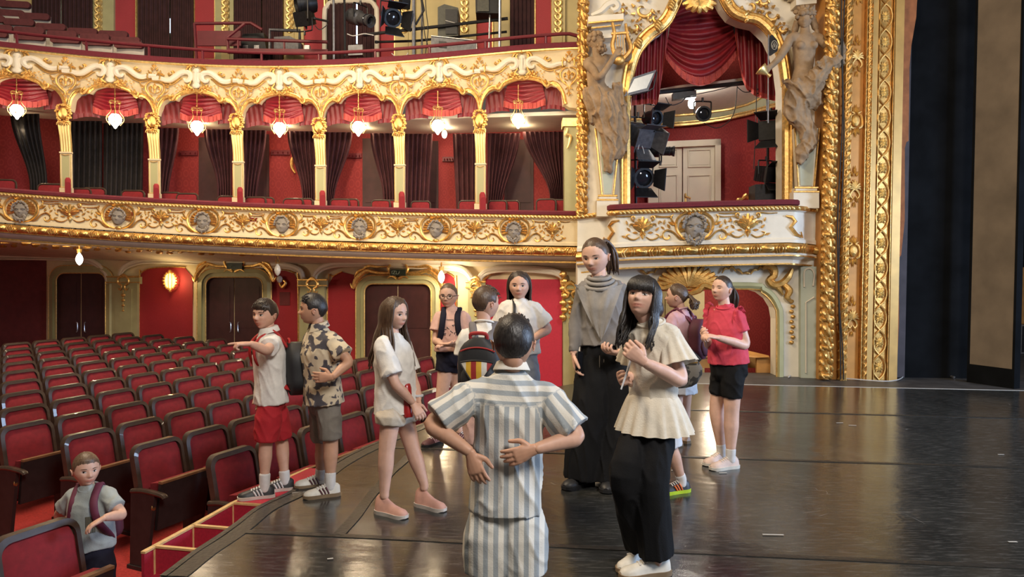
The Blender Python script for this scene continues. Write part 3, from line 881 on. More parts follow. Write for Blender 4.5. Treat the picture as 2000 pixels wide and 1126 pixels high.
p, nv, t = tier_pt(1080, 31, .0)
shared('palmette', PALM, frame_to(p, nv) @ Matrix.Diagonal((.8, 1, 1, 1)), b1)

y2 = smooth_interp([(-260, 62), (-120, 79), (0, 94), (130, 109), (240, 117), (380, 127), (470, 130.5), (560, 132), (640, 131), (700, 127), (852, 116), (943, 108), (1050, 100), (1108, 96), (1150, 95)], 6)
def d2(px): return d1(px) + .06
BAYS = [(-152, 96), (35, 92), (217, 86), (385, 82), (547, 80), (703, 77), (859, 79), (1021, 84)]
ARCH = interp([(0, 52), (.1, 51), (.25, 53), (.4, 57), (.5, 63), (.54, 68), (.57, 68.5), (.6, 66), (.7, 64.5), (.8, 68), (.88, 75), (.94, 84), (.985, 97), (1.0, 106)])
def arch_v(px):
    c, h = min(BAYS, key=lambda b: abs(px - b[0]) / b[1])
    t = min(1.0, abs(px - c) / h)
    return ARCH(t)
b2 = thing('balcony_front', tier_pt(500, 60, 0, y2, d2)[0], 'ivory and gold second-tier balcony front with arched lower edge', 'balcony')
mb = MB(); rows = []
for px in list(np.arange(-250, 1106, 3.0)) + [1112, 1120, 1130, 1140, 1150]:
    v = arch_v(px) if px < 1100 else 106
    if px >= 1104: v = interp([(1104, 106), (1112, 112), (1150, 118)])(px)
    out = -.0 if px < 1120 else -(px - 1120) ** 2 * .0003
    rows.append([tier_pt(px, q * v, out + o_, y2, d2)[0] for q, o_ in ((0, .05), (.06, .03), (.2, .0), (.5, 0), (.8, -.02), (1.0, -.03))])
mb.slab(rows, lambda p: FWD * .18)
mb.build('panel', 'cream', b2)
mb = MB(); sweep(mb, [(-.28, -11), (.08, -11), (.10, -8), (.09, -1), (-.28, -1)], -250, 1140, 80, y2, d2); mb.build('velvet_rail', 'maroon', b2)
mb = MB(); sweep(mb, [(.03, -1), (.075, -1), (.075, 1.8), (.03, 3)], -250, 1145, 80, y2, d2); mb.build('rim_moulding', 'pale_gold', b2)
for c, h in BAYS:
    g = MB(); pts = []
    for t in np.linspace(-1, 1, 61):
        px = c + t * h; pts.append(tier_pt(px, ARCH(abs(t)), -.01, y2, d2)[0])
    g.tube(pts, .030, 6)
    g.tube([q + V((0, -.02, .028)) for q in pts], .012, 5)
    g.build('arch_moulding', 'gold', b2)
def bay_meshes():
    iv = MB(); g = MB(); sc = MB()
    def P(u, v): return (u, -v)
    iv.ball((0, -1, -24), (8, 4.5, 17), 10, 8); iv.ball((0, -2.5, -12), (6.5, 4, 6), 8, 6); iv.ball((0, -2, -40), (7.5, 4.5, 6), 8, 6)
    iv.tube([(0, -4, -9), (0, -6, -22), (0, -3, -42)], [2.2, 3, 2], 6)
    for sg in (-1, 1):
        stroke(sc, [P(sg * u, v) for u, v in [(22, 27), (20, 31), (15, 31), (11, 27), (10, 21), (14, 16), (22, 14.5), (30, 17), (38, 23), (47, 29.5), (56, 31), (66, 28.5), (80.5, 28)]], [2.2, 3, 4.2, 5, 5.4, 5.4, 5.2, 5.4, 5.6, 5.4, 5.0, 4.6, 4.6], -2.2, 4, 7)
        stroke(g, [P(sg * u, v) for u, v in [(26, 26), (32, 29), (40, 36), (50, 40), (62, 38), (72, 36), (79, 36)]], [.8, 1.5, 1.8, 1.8, 1.5, 1.3, 1.5], -1)
        stroke(g, [P(sg * u, v) for u, v in [(30, 24), (38, 31), (48, 36.5), (60, 35), (79, 33)]], 1.0, -2)
        stroke(g, [P(sg * u, v) for u, v in [(8, 4), (12, 9), (9, 18), (10, 34), (14, 40), (7, 46)]], [1.5, 2.2, 1.6, 1.6, 2.2, 1.5], -3)
        for k in range(4):
            a = PI / 2 - sg * (.15 + k * .45); leaf(g, sg * (2 + k * 3), -4 - 0.0, a, 9 - k, 5, -5)
        stroke(g, [P(sg * u, v) for u, v in [(3, 1), (11, 2), (17, 8), (20, 16)]], [2.2, 2.6, 2.2, 1.2], -4)
        for (u, v, r) in ((14, 43, 3), (19, 40, 2.6), (22, 45, 2.8), (27, 42, 2.0), (17, 48, 2.6), (26, 48, 1.8), (11, 49, 2.4)):
            g.ball((sg * u, -2, -v), (r, 2.2, r), 6, 5)
            for k in range(4): leaf(g, sg * u, -v, k * PI / 2 + u, r * 1.7, r, -1.5)
        for (u, v, a) in ((31, 40, .4), (34, 44, -.3), (30, 49, -.9), (36, 50, -.6), (38, 42, .2)):
            leaf(g, sg * u, -v, a if sg > 0 else PI - a, 4.5, 2.2, -.5)
        stroke(g, [P(sg * u, v) for u, v in spiral(46, 16, 6, 1.5, .3, 5.2)], [2.2, 2.4, 1.2], -2, 2)
        leaf(g, sg * 40, -20, PI / 2 - sg * .4, 10, 5, -2); leaf(g, sg * 52, -22, PI / 2 + sg * .2, 7, 4, -2); leaf(g, sg * 36, -19, PI / 2 + sg * .9, 5, 3, -2)
        stroke(g, [P(sg * u, v) for u, v in [(36, 58), (40, 64), (44, 69), (48, 68), (49, 63), (46, 61)]], [1.2, 2.6, 3.0, 2.4, 1.8, 1.0], -3)
        leaf(g, sg * 44, -64, PI / 2 + sg * .2, 9, 5, -3); leaf(g, sg * 42, -65, PI / 2 + sg * .9, 6, 4, -3); leaf(g, sg * 46, -65, PI / 2 - sg * .7, 6, 4, -3)
    leaf(g, 0, -6, PI / 2, 12, 7, -5.5)
    stroke(g, [P(u, v) for u, v in [(-12, 50), (-6, 53), (0, 49), (6, 53), (12, 50)]], [1.5, 2.6, 3, 2.6, 1.5], -3)
    return iv.mesh('cartouche', 'ivory'), sc.mesh('scroll_moulding', 'ivory'), g.mesh('gilt_relief', 'gold')
def spandrel_mesh():
    g = MB()
    def P(u, v): return (u, -v)
    for sg in (-1, 1):
        stroke(g, [P(sg * u, v) for u, v in [(1, 36), (10, 37), (17, 44), (17, 54), (11, 63), (3, 70), (1, 78)]], [1, 1.7, 1.8, 1.8, 1.6, 1.4, 1.0], -1)
        stroke(g, [P(sg * u, v) for u, v in [(2, 60), (9, 56), (11, 49), (6, 45), (3, 50)]], [.8, 1.4, 1.5, 1.2, .7], -1)
        stroke(g, [P(sg * u, v) for u, v in [(17, 46), (24, 45), (29, 41), (27, 38)]], [.8, 1.4, 1.2, .6], -.8)
        stroke(g, [P(sg * u, v) for u, v in [(14, 58), (22, 57), (26, 52)]], [.8, 1.4, .6], -.8)
        leaf(g, sg * 6, -52, PI / 2 - sg * .9, 8, 4, -1.5); leaf(g, sg * 21, -49, PI / 2 - sg * 1.2, 7, 3, -1); leaf(g, sg * 5, -68, PI / 2 - sg * .5, 8, 3.5, -1)
        leaf(g, sg * 2, -84, PI / 2 - sg * 2.4, 5, 2.5, -1); leaf(g, sg * 2, -74, PI / 2 - sg * 2.2, 7, 3, -1)
        for k, (u, v, a, l) in enumerate(((4, 24, .8, 10), (9, 24, 1.2, 8), (3, 16, .5, 8), (2, 9, .4, 7), (13, 25, 1.45, 7))):
            leaf(g, sg * u, -v, PI / 2 - sg * a, l, 4.2, -2)
        stroke(g, [P(sg * u, v) for u, v in spiral(8, 17, 4, 1, -.5, 4)], [1.2, .8], -2, 2)
        stroke(g, [P(sg * u, v) for u, v in [(11, 22), (12, 28), (11, 34)]], 1.5, -6.5)
    leaf(g, 0, -14, PI / 2, 13, 5, -3); leaf(g, 0, -40, -PI / 2, 14, 7, -2); leaf(g, 0, -60, PI / 2, 12, 5, -2); leaf(g, 0, -78, -PI / 2, 14, 4, -1)
    g.ball((0, -2, -24), (3, 2, 3), 6, 5)
    return g.mesh('gilt_spandrel', 'gold')
BM = bay_meshes(); SPM = spandrel_mesh()
for c, h in BAYS:
    p, nv, t = tier_pt(c, 0, .01, y2, d2); k = d2(c) / F
    sh_ = Matrix.Identity(4); qa = tier_pt(c - h, 0, 0, y2, d2)[0]; qb = tier_pt(c + h, 0, 0, y2, d2)[0]; sh_[2][0] = (qb.z - qa.z) / (qb.xy - qa.xy).length
    M = frame_to(p, nv) @ sh_ @ Matrix.Diagonal((k * h / 79 * 1.01, k, k, 1))
    for nme, me in zip(('cartouche', 'scroll_moulding', 'gilt_relief'), BM): shared(nme, me, M, b2)
for (a, ha), (b, hb) in zip(BAYS, BAYS[1:] + [(1190, 85)]):
    x = (a + ha + b - hb) / 2; p, nv, t = tier_pt(x, 0, .01, y2, d2); k = d2(x) / F
    if x > 1090: x = 1112
    shared('gilt_spandrel', SPM, frame_to(tier_pt(x, 0, .01, y2, d2)[0], nv) @ Matrix.Diagonal((k, k, k, 1)), b2)
g = MB(); railv = interp([(-250, -36), (0, -34), (300, -33), (600, -27), (850, -28), (1050, -30), (1110, -31), (1140, -22)])
g.tube([tier_pt(px, railv(px), -.02, y2, d2)[0] for px in list(np.linspace(-250, 1100, 50)) + [1112, 1122, 1130]], .028, 8)
for px in (32, 168, 290, 395, 510, 622, 732, 838, 947, 1065): 
    g.tube([tier_pt(px, -8, -.03, y2, d2)[0], tier_pt(px, railv(px), -.02, y2, d2)[0]], .022, 6)
g.tube([tier_pt(1130, -22 if i else -8, -.02, y2, d2)[0] for i in (0, 1)], .03, 6)
g.build('pipe_rail', 'maroon_paint', b2)

HEADS = [(-56, 208), (128, 224), (301, 240), (465, 242), (626, 250), (781, 244), (939, 237)]
def pillar_meshes():
    """unit: pixels at the pillar; z=0 at the head, down to -165"""
    gb = MB(); fl = MB(); sg_ = MB(); cr = MB(); hd = MB()
    prof = [(-14, 11, 9), (-30, 10, 8), (-46, 9.5, 5), (-60, 9.5, 3), (-74, 9.5, 2)]       # z, half width, outward
    rows = []
    for z, hw, out in prof:
        rows.append([V((x, -out - (.9 if i % 2 else -.4), z)) for i, x in enumerate(np.linspace(-hw, hw, 9))])
    gb.slab(rows, V((0, 7, 0)))
    cr.box((0, 1, -117), (20, 6, 78)); cr.box((0, 0, -76), (22, 8, 3)); cr.box((0, 0, -152), (23, 8, 10)); cr.box((0, 0, -161), (22, 7, 12))
    sg_.box((0, -2.2, -116), (13, 1.5, 66))
    for x in (-9.6, 9.6): fl.tube([(x, -2.4, -80), (x, -2.4, -146)], .9, 5)
    fl.tube([(-7, -3, -80), (0, -4, -82), (7, -3, -80)], 1.0, 5); fl.tube([(-8, -3, -146), (8, -3, -146)], .9, 5)
    U, fs = ico(3); P = head_shape(U, nose=1.3); s = 26
    hd.add([V((p[0] * s, -8 - p[1] * s * .6, p[2] * s + 1)) for p in P], [tuple(reversed(f)) for f in fs])
    rng = random.Random(5)
    for k in range(30):
        a = PI * 2 * k / 30 + .2; r = rng.uniform(10.5, 13.5)
        hd.ball((r * math.cos(a), -8 - rng.random() * 4, 1 + r * 1.45 * math.sin(a)), rng.uniform(2.2, 3.6), 6, 5)
    for k in range(7): leaf(hd, (k - 3) * 2.6, -15, -PI / 2 + (k - 3) * .18, 9, 5, -10)
    for k in range(5): leaf(hd, (k - 2) * 4, 14, PI / 2 - (k - 2) * .3, 7, 5, -6)
    va = MB()
    rows = []
    for k in range(8):
        t = k / 7; yy = -2 - 14 * t; zt = -128 + 4 * math.sin(t * 2.2) - 12 * t * t
        rows.append([V((3.5 + t * 6 + x, yy, z)) for x, z in ((-5.5, -172), (-5.5, zt - 4), (-3, zt), (3, zt), (5.5, zt - 4), (5.5, -172))])
    va.grid(rows, closed=True); n6 = 6
    va.add(rows[0] + rows[-1], [tuple(range(6))[::-1], tuple(range(6, 12))])
    return [('bracket', gb.mesh('bracket', 'pale_gold', angle=25)), ('shaft', cr.mesh('shaft', 'cream', smooth=False)), ('shaft_panel', sg_.mesh('shaft_panel', 'sage', smooth=False)),
            ('gilt_edge', fl.mesh('gilt_edge', 'pale_gold')), ('gilt_head', hd.mesh('gilt_head', 'gold')), ('velvet_arm', va.mesh('velvet_arm', 'red_velvet'))]
PM = pillar_meshes()
names_p = ['beyond the left edge', 'left of the black curtains', 'right of the black curtains', 'third', 'fourth', 'fifth', 'last before the stage box']
for i, (x, y) in enumerate(HEADS):
    if i == 0: continue
    d = d1(x) + .05; k = d / F; span = (yr(x) - y) / 165.0
    p = at(x, y, d); 
    pr = thing('pillar', at(x, yr(x), d), ['', 'gilt-headed box pillar left of the black curtains', 'gilt-headed box pillar between black curtains and first tied drapes', 'gilt-headed box pillar, third from the left along the first tier',
               'gilt-headed box pillar, fourth from the left along the first tier', 'gilt-headed box pillar, second from the right along the first tier', 'gilt-headed box pillar nearest the stage box'][i], 'pillar', 'pillars between the boxes')
    M = frame_to(p, tier_pt(x, 0)[1]) @ Matrix.Diagonal((k, k, k * span, 1))
    for nme, me in PM: shared(nme, me, M, pr)
mb = MB(); dd = lambda px: d1(px) + .1
wpoly(mb, [(1103, 412), (1103, 246), (1130, 246), (1130, 412)], 0, .3, dd)
ep = struct('wall_right', mb, 'sage', smooth=False, label='sage pilaster ending the row of boxes', cat='wall')
mb = MB(); wpoly(mb, [(1099, 246), (1099, 230), (1134, 230), (1134, 246)], .04, .3, dd); wtube(mb, [(1108, 250), (1106, 262), (1114, 266), (1112, 280), (1108, 290)], [.02, .03, .03, .02, .01], .03, dd); mb.build('gilt_capital', 'pale_gold', ep)

LAMPS = [(33, 215, 33), (225, 233, 226), (385, 247, 385), (546, 250, 547), (700, 248, 701), (855, 245, 856), (1012, 233, 1013)]
def lamp_meshes():
    rod = MB(); cage = MB(); gl = MB()
    rod.tube([(0, 0, 66), (0, 0, 34)], .8, 6); rod.tube([(0, 42, 66), (0, 0, 66)], 1.0, 6); rod.ball((0, 0, 50), (1.6, 1.6, 2.5), 6, 5); rod.ball((0, 0, 40), (2, 2, 1.4), 6, 5)
    for a in range(4):
        M = rotm('Z', a * PI / 2 + .4)
        def T(p): return M @ V(p)
        rod.tube(spl([T(p) for p in ((0, 0, 34), (4, 0, 37), (9, 0, 36), (10, 0, 32), (6, 0, 31))], 4), .7, 5)
        cage.tube(spl([T(p) for p in ((9, 0, 34), (8, 0, 26), (7, 0, 19), (10, 0, 12), (15, 0, 5), (15, 0, -3), (11, 0, -9), (9, 0, -12), (12, 0, -8))], 4), .65, 5)
        cage.ball(T((13, 0, -6)), 1.6, 6, 5)
    for r, z in ((9.5, 33), (14, 4)):
        cage.tube([(r * math.cos(t), r * math.sin(t), z) for t in np.linspace(0, 2 * PI, 20, endpoint=False)], .6, 5, closed=True)
    gl.lathe([(0.5, 11), (6, 10), (10, 6), (12, 0), (10.5, -6), (7, -10), (4, -13), (2, -17), (.4, -18)], 16)
    return [('rod', rod.mesh('rod', 'brass')), ('cage', cage.mesh('cage', 'brass')), ('globe', gl.mesh('globe', 'bulb'))]
LM = lamp_meshes()
lamp_lab = ['glowing globe lamp hanging at the far left of the boxes', 'glowing globe lamp hanging before the black curtains', 'glowing globe lamp, third from the left under the arches', 'glowing globe lamp hanging in the middle arch, fourth from left',
            'glowing globe lamp, third from the stage box', 'glowing globe lamp, second from the stage box', 'glowing globe lamp in the arch nearest the stage box']
def point(name, p, power, col=(1.0, .78, .48), rad=.09):
    l = bpy.data.lights.new(name, 'POINT'); l.energy = power; l.color = col; l.shadow_soft_size = rad
    o = bpy.data.objects.new(name, l); COL.objects.link(o); o.location = p; return o
for (x, y, xt), lab in zip(LAMPS, lamp_lab):
    d = d2(x) - .16; k = d / F; p = at(x, y, d)
    r = thing('hanging_lamp', p, lab, 'lamp', 'globe lamps along the first tier')
    for nme, me in LM: shared(nme, me, Matrix.Translation(p) @ Matrix.Diagonal((k, k, k, 1)), r)
    point('lamp_light', p + V((0, -.13, -.02)), 13)

for x in (395, 556, 712, 868, 1020, 50):
    q = at(x, 262, d1(x) + 1.25); point('box_light', q + V((0, -.1, .05)), 7)
    if x == 868:
        bb = thing('box_bulb', q, 'small lit bulb inside the second box from the stage box', 'lamp'); mb = MB(); mb.ball(q, (.045, .045, .07), 10, 8); mb.build('globe', 'bulb', bb); mb = MB(); mb.tube([q + V((0, 0, .06)), q + V((0, 0, .16))], .018, 6); mb.build('socket', 'brass', bb)
def swag_meshes():
    c = MB(); fr = MB(); sd = MB(); sf = MB()
    rows = []
    for i in range(29):
        t = i / 28; w_ = 34 + 6 * t; row = []
        for j in range(17):
            u = -1 + j / 8
            top = -50 - 10 * u * u
            sag = 22 * (1 - u * u) * math.sin(t * PI * .5) * .6
            z = top * (1 - t) + (-97 + 7 * u * u) * t
            amp = 3.4 * (.35 + .65 * (1 - u * u)) * math.sin(PI * min(1, t * 3) / 2)
            y = -amp * math.sin((t - .22 * (1 - u * u)) * 2 * PI * 5.5 + .6 * math.sin(3 * u)) - 2 * (1 - u * u)
            row.append(V((u * w_, y, z)))
        rows.append(row)
    c.slab(rows, V((0, 1.2, 0)))
    bot = rows[-1]; fr_rows = []
    B = spl(bot, 4)
    top_r = [p + V((0, -.4, 1)) for p in B]; lo = [p + V((0, -.3 + .7 * (i % 2), -11 - (i % 3 == 0) * .8)) for i, p in enumerate(B)]
    fr.slab([top_r, lo], V((0, .5, 0)))
    for i in range(2, len(B), 6): fr.tube([B[i] + V((0, -1, -1)), B[i] + V((0, -1, -10))], [.35, .6], 4)
    out = [('centre_swag', c.mesh('centre_swag', 'swag_red', angle=180)), ('fringe', fr.mesh('fringe', 'fringe', angle=180))]
    for sg in (-1, 1):
        rows = []; sd = MB(); sf = MB()
        for i in range(13):
            t = i / 12; row = []
            for j in range(15):
                u = j / 14
                xt = 33 + 43 * u; zt = -62 - 16 * u * u
                z = zt - t * (40 - 12 * u)
                y = 5 + 1.6 * math.sin(u * 2 * PI * 4.5 + t * 2)
                row.append(V((sg * (xt - 3 * t * (1 - u)), y, z)))
            rows.append(row if sg > 0 else list(reversed(row)))
        sd.slab(rows, V((0, 1, 0)))
        sf.slab([rows[-1], [p + V((0, 0, -8)) for p in rows[-1]]], V((0, .6, 0)))
        out += [('side_swag', sd.mesh('side_swag', 'swag_side', angle=180)), ('side_fringe', sf.mesh('side_fringe', 'swag_side'))]
    return out
mat('swag_side', (0.16, 0.012, 0.018), .5, var=.18, scale=20, sheen=.3)
SW = swag_meshes()
swl = ['red fringed swag valance at the far left arch', 'red fringed swag valance above the black curtains', 'red fringed swag valance, third arch from the left', 'red fringed swag valance, fourth arch from the left',
       'pinkest red fringed swag valance, third arch from the stage box', 'red fringed swag valance, second arch from the stage box', 'red fringed swag valance in the arch nearest the stage box']
for (c, h), lab in zip(BAYS[1:], swl):
    p, nv, t = tier_pt(c, 0, -.14, y2, d2); k = d2(c) / F
    r = thing('swag_valance', p - V((0, 0, .9)), lab, 'curtain', 'swag valances of the first tier')
    for nme, me in SW: shared(nme, me, frame_to(p, nv) @ Matrix.Diagonal((k * h / 79, k, k, 1)), r)

def drape(xt0, xt1, xb0, xb1, yt, m, lab, tie=None, off=1.15, yb=None):
    mb = MB(); df = lambda px: d1(px) + off; rows = []
    yb = yb or (yr((xb0 + xb1) / 2) + 10)
    npl = max(3, int(abs(xt1 - xt0) / 9))
    for i in range(15):
        t = i / 14
        if tie: tt = min(1, t / tie); e = tt * tt * (3 - 2 * tt)
        else: e = t
        a = xt0 + (xb0 - xt0) * e; b = xt1 + (xb1 - xt1) * e; row = []
        if tie and t > tie: b += 4 * (t - tie) * (1 if xb0 < xt0 + 5 else 1)
        for j in range(npl * 6 + 1):
            u = j / (npl * 6); px = a + (b - a) * u; py = yt + (yb - yt) * t
            row.append(at(px, py, df(px) + .05 * math.sin(u * npl * 2 * PI + 1.5 * t)))
        rows.append(row)
    mb.slab(rows, FWD * .012)
    o = mb.build('drape', m, None, angle=180)
    c = at((xb0 + xb1) / 2, yb, df((xb0 + xb1) / 2)); o.data.transform(Matrix.Translation(-c)); o.location = c
    return tag(o, lab, 'curtain')
drape(20, 76, 58, 92, 222, 'drape_black', 'dark tied drape in the leftmost box', .85)
drape(137, 199, 137, 199, 236, 'drape_black', 'black curtain hanging left of the gap in the second box')
drape(202, 280, 202, 278, 240, 'drape_black', 'black curtain hanging right of the gap in the second box')
drape(309, 349, 309, 328, 250, 'drape_dark', 'dark drape gathered left in the third box', .9)
drape(398, 454, 424, 452, 252, 'drape_dark', 'dark drape tied right in the third box', .75)
drape(475, 520, 475, 500, 254, 'drape_dark', 'dark drape gathered left in the fourth box', .95)
drape(561, 616, 590, 615, 256, 'drape_dark', 'dark drape tied right in the fourth box', .8)
drape(636, 688, 636, 652, 258, 'drape_dark', 'dark drape gathered left in the fifth box', .85)
drape(723, 776, 748, 775, 260, 'drape_dark', 'dark drape tied right in the fifth box', .8)
drape(791, 845, 791, 838, 261, 'drape_dark', 'straight dark drape on the left of the sixth box')
drape(884, 936, 892, 936, 261, 'drape_dark', 'straight dark drape on the right of the sixth box')
drape(952, 1016, 952, 980, 260, 'drape_dark', 'dark drape gathered left in the box nearest the stage', .9)
drape(1021, 1102, 1074, 1100, 257, 'drape_dark', 'dark drape tied right in the box nearest the stage', .75)
for x0, x1, yt in ((388, 436, 268), (708, 762, 270), (826, 856, 275), (985, 1042, 272), (480, 525, 262)):
    mb = MB(); wpoly(mb, [(x0, yr(x0) + 20), (x0, yt), (x1, yt), (x1, yr(x1) + 20)], .03, .03, dB)
    wpoly(mb, [(x0 + 6, 395), (x0 + 6, yt + 8), (x1 - 6, yt + 8), (x1 - 6, 395)], .045, .02, dB)
    mb.build('box_door', 'dark_door', bw, smooth=False)
for i, (x0, x1, y) in enumerate(((349, 385, 298), (529, 566, 297), (679, 706, 303), (864, 888, 310))):
    mb = MB(); wpoly(mb, [(x0, y + 5), (x0, y - 4), (x1, y - 4), (x1, y + 5)], .05, .03, dB)
    for q in np.linspace(x0 + 4, x1 - 4, 4):
        pts = [at(q, y, dB(q) - .05), at(q, y + 2, dB(q) - .10), at(q, y - 1, dB(q) - .12)]; mb.tube(pts, .01, 5)
    o = mb.build('hook_rail', 'maroon_paint', None, smooth=False); tag(o, ['maroon coat-hook rail on the damask wall of the third box', 'maroon coat-hook rail on the wall of the fourth box', 'maroon coat-hook rail on the wall of the fifth box', 'short coat-hook rail on the wall of the sixth box'][i], 'hook rail')
g = MB(); wtube(g, [(577, 338), (570, 326), (570, 312), (576, 304)], [.02, .03, .03, .02], .05, dB); tag(g.build('wall_mirror', 'gold'), 'gilt curved mirror frame peeping beside the drape of the fourth box', 'mirror')

def box_chair_meshes():
    fr = MB(); cu = MB(); st = MB()
    def outline(w, h, r):
        p = [(-w / 2, 0)]
        for k in range(6): a = PI - k * PI / 10; p.append((-w / 2 + r + r * math.cos(a), h - r + r * math.sin(a)))
        for k in range(6): a = PI / 2 - k * PI / 10; p.append((w / 2 - r + r * math.cos(a), h - r + r * math.sin(a)))
        p.append((w / 2, 0)); return p
    o = outline(.40, .46, .07)
    fr.tube([(x, 0, .42 + z) for x, z in o], .017, 6)
    cu.prism(outline(.36, .43, .06), -.035, .02, (0, 0, .43))
    st.box((0, -.20, .43), (.40, .40, .07))
    lg = MB()
    for x in (-.17, .17):
        for y in (-.36, -.02): lg.tube([(x, y, 0), (x, y, .40)], [.014, .02], 6)
    return [('back_frame', fr.mesh('back_frame', 'chair_wood')), ('back_cushion', cu.mesh('back_cushion', 'red_cushion')), ('seat', st.mesh('seat', 'red_cushion')), ('legs', lg.mesh('legs', 'chair_wood'))]
BC = box_chair_meshes()
bch = [(8, 349, 46), (100, 357, 52), (156, 366, 44), (184, 365, 46), (260, 370, 46), (333, 374, 44), (366, 376, 44), (446, 381, 46), (499, 383, 44), (516, 384, 42), (573, 386, 42), (592, 386, 42),
       (664, 387, 40), (682, 387, 41), (744, 389, 40), (759, 389, 41), (822, 391, 42), (915, 390, 42), (972, 390, 40), (996, 390, 42), (1067, 387, 42), (1091, 388, 40)]
ords = ['first', 'second', 'third', 'fourth', 'fifth', 'sixth', 'seventh', 'eighth', 'ninth', 'tenth', 'eleventh', 'twelfth', 'thirteenth', 'fourteenth', 'fifteenth', 'sixteenth', 'seventeenth', 'eighteenth', 'nineteenth', 'twentieth', 'twenty-first', 'twenty-second', 'twenty-third', 'twenty-fourth', 'twenty-fifth', 'twenty-sixth', 'twenty-seventh', 'twenty-eighth', 'twenty-ninth', 'thirtieth']
for i, (x, y, wpx) in enumerate(bch):
    d = d1(x) + (.45 if i % 2 else .35); p = at(x, y, d); s = wpx * d / F / .43; h = .90 * s
    M = frame_to(V((p.x, p.y, p.z - h)), tier_pt(x, 0)[1]) @ Matrix.Scale(s, 4)
    r = thing('box_chair', M.translation, 'red velvet box chair behind the first-tier rail, %s from the left' % ords[i], 'chair', 'chairs in the first-tier boxes')
    for nme, me in BC: shared(nme, me, M, r)
mat('box_white', (0.72, 0.68, 0.58), .5, var=.05, scale=6, bump=.1, bscale=30)
mat('sage_light', (0.46, 0.47, 0.30), .55, var=.06)
mat('plaster_white', (0.55, 0.50, 0.44), .7, var=.05)
mat('swag_deep', (0.20, 0.010, 0.016), .45, var=.15, scale=14, sheen=.3)
mat('pale_ochre', (0.55, 0.33, 0.10), .45, metal=.35, var=.12, scale=5)
mat('dark_lining', (0.06, 0.05, 0.055), .8, var=.2, scale=6)
mat('pale_door', (0.50, 0.43, 0.24), .5, var=.05)
dS = interp([(1100, 11.25), (1140, 11.15), (1400, 10.75), (1630, 10.45)])
def wpoly_hole(mb, outer, hole, off, thick, df, m=None):
    polys = [outer, hole]; allp = outer + hole; n = len(allp)
    tri = tessellate_polygon([[V((x, -y, 0)) for x, y in p] for p in polys])
    fr = [at(x, y, df(x) - off) for x, y in allp]; bk = [p + FWD * thick for p in fr]
    b = bmesh.new(); vs = [b.verts.new(p) for p in fr + bk]
    fs = [tuple(t) for t in tri] + [tuple(i + n for i in reversed(t)) for t in tri]
    st = 0
    for p in polys:
        k = len(p); fs += [(st + i, st + (i + 1) % k, st + (i + 1) % k + n, st + i + n) for i in range(k)]; st += k
    for f in fs:
        try: b.faces.new([vs[i] for i in f])
        except ValueError: pass
    bmesh.ops.recalc_face_normals(b, faces=b.faces); b.verts.index_update()
    mb.add([v.co.copy() for v in b.verts], [[v.index for v in f.verts] for f in b.faces], m); b.free()
ARCHB = [(1230, 190), (1236, 145), (1246, 112), (1257, 92), (1275, 72), (1295, 58), (1310, 42), (1322, 18), (1340, -14), (1372, -26), (1400, -14), (1414, 12), (1428, 30), (1450, 40), (1477, 46), (1502, 70), (1516, 100), (1524, 130), (1529, 169)]
mb = MB()
wpoly_hole(mb, [(1138, -70), (1240, -70), (1372, -70), (1500, -70), (1628, -70), (1628, 425), (1560, 425), (1380, 425), (1180, 425), (1138, 425)], [(1230, 415)] + ARCHB + [(1530, 415)], 0, .30, dS)
sbw = struct('wall_front', mb, 'ivory', smooth=False, label='ivory wall of the stage box with its arched opening', cat='wall')
g = MB()
wtube(g, [(1224, 412), (1224, 188)] + [(x + (-5 if x < 1372 else 5), y - 5) for x, y in ARCHB] + [(1536, 188), (1536, 412)], .062, .05, dS, k=3, n=8)
wtube(g, [(1228, 412), (1228, 190)] + ARCHB + [(1531, 190), (1531, 412)], .03, .02, dS, k=3, n=6)
wtube(g, [(1216, 412), (1216, 200)] + [(x + (-13 if x < 1372 else 13), y - 13) for x, y in ARCHB[1:-1]] + [(1544, 190), (1544, 412)], .028, .06, dS, k=3, n=6)
for i in range(3, len(ARCHB) - 2, 2):
    x, y = ARCHB[i]; s = -1 if x < 1372 else 1
    for a in (-1, 0, 1):
        p = at(x + s * (9 + 2 * a), y - 8 + a * 5, dS(x) - .09); g.ball(p, (.07, .035, .035), 6, 5, M=rotm('Y', s * -.8))
for k in range(7):
    a = -PI / 2 + (k - 3) * .45; wtube(g, [(1366, 2), (1366 + 12 * math.cos(a) * 1.6, 2 - 14 * math.sin(a)), (1366 + 20 * math.cos(a) * 1.7, 4 - 22 * math.sin(a))], [.05, .06, .02], .12, dS, k=3)
g.build('arch_moulding', 'gold', sbw)
g = MB()
def vine(cx, cy, s, fl):
    wtube(g, [(cx + fl * x * s, cy + y * s) for x, y in spiral(0, 0, 18, 3, 0, 5.2)], [.018, .026, .02, .008], .03, dS, k=2)
    for a in np.linspace(.2, 5, 7):
        q = (cx + fl * 18 * s * math.cos(a), cy + 18 * s * math.sin(a)); wtube(g, [q, (q[0] + fl * 8 * s * math.cos(a + .6), q[1] + 8 * s * math.sin(a + .6))], [.03, .008], .04, dS, k=1)
vine(1256, 18, 1.0, 1); vine(1240, 52, .6, -1); vine(1282, 34, .6, 1); vine(1465, 12, .9, -1); vine(1505, 28, .8, 1); vine(1212, 20, .6, -1); vine(1528, 55, .5, 1); vine(1490, 0, .6, 1)
g.build('gilt_relief', 'gold', sbw)
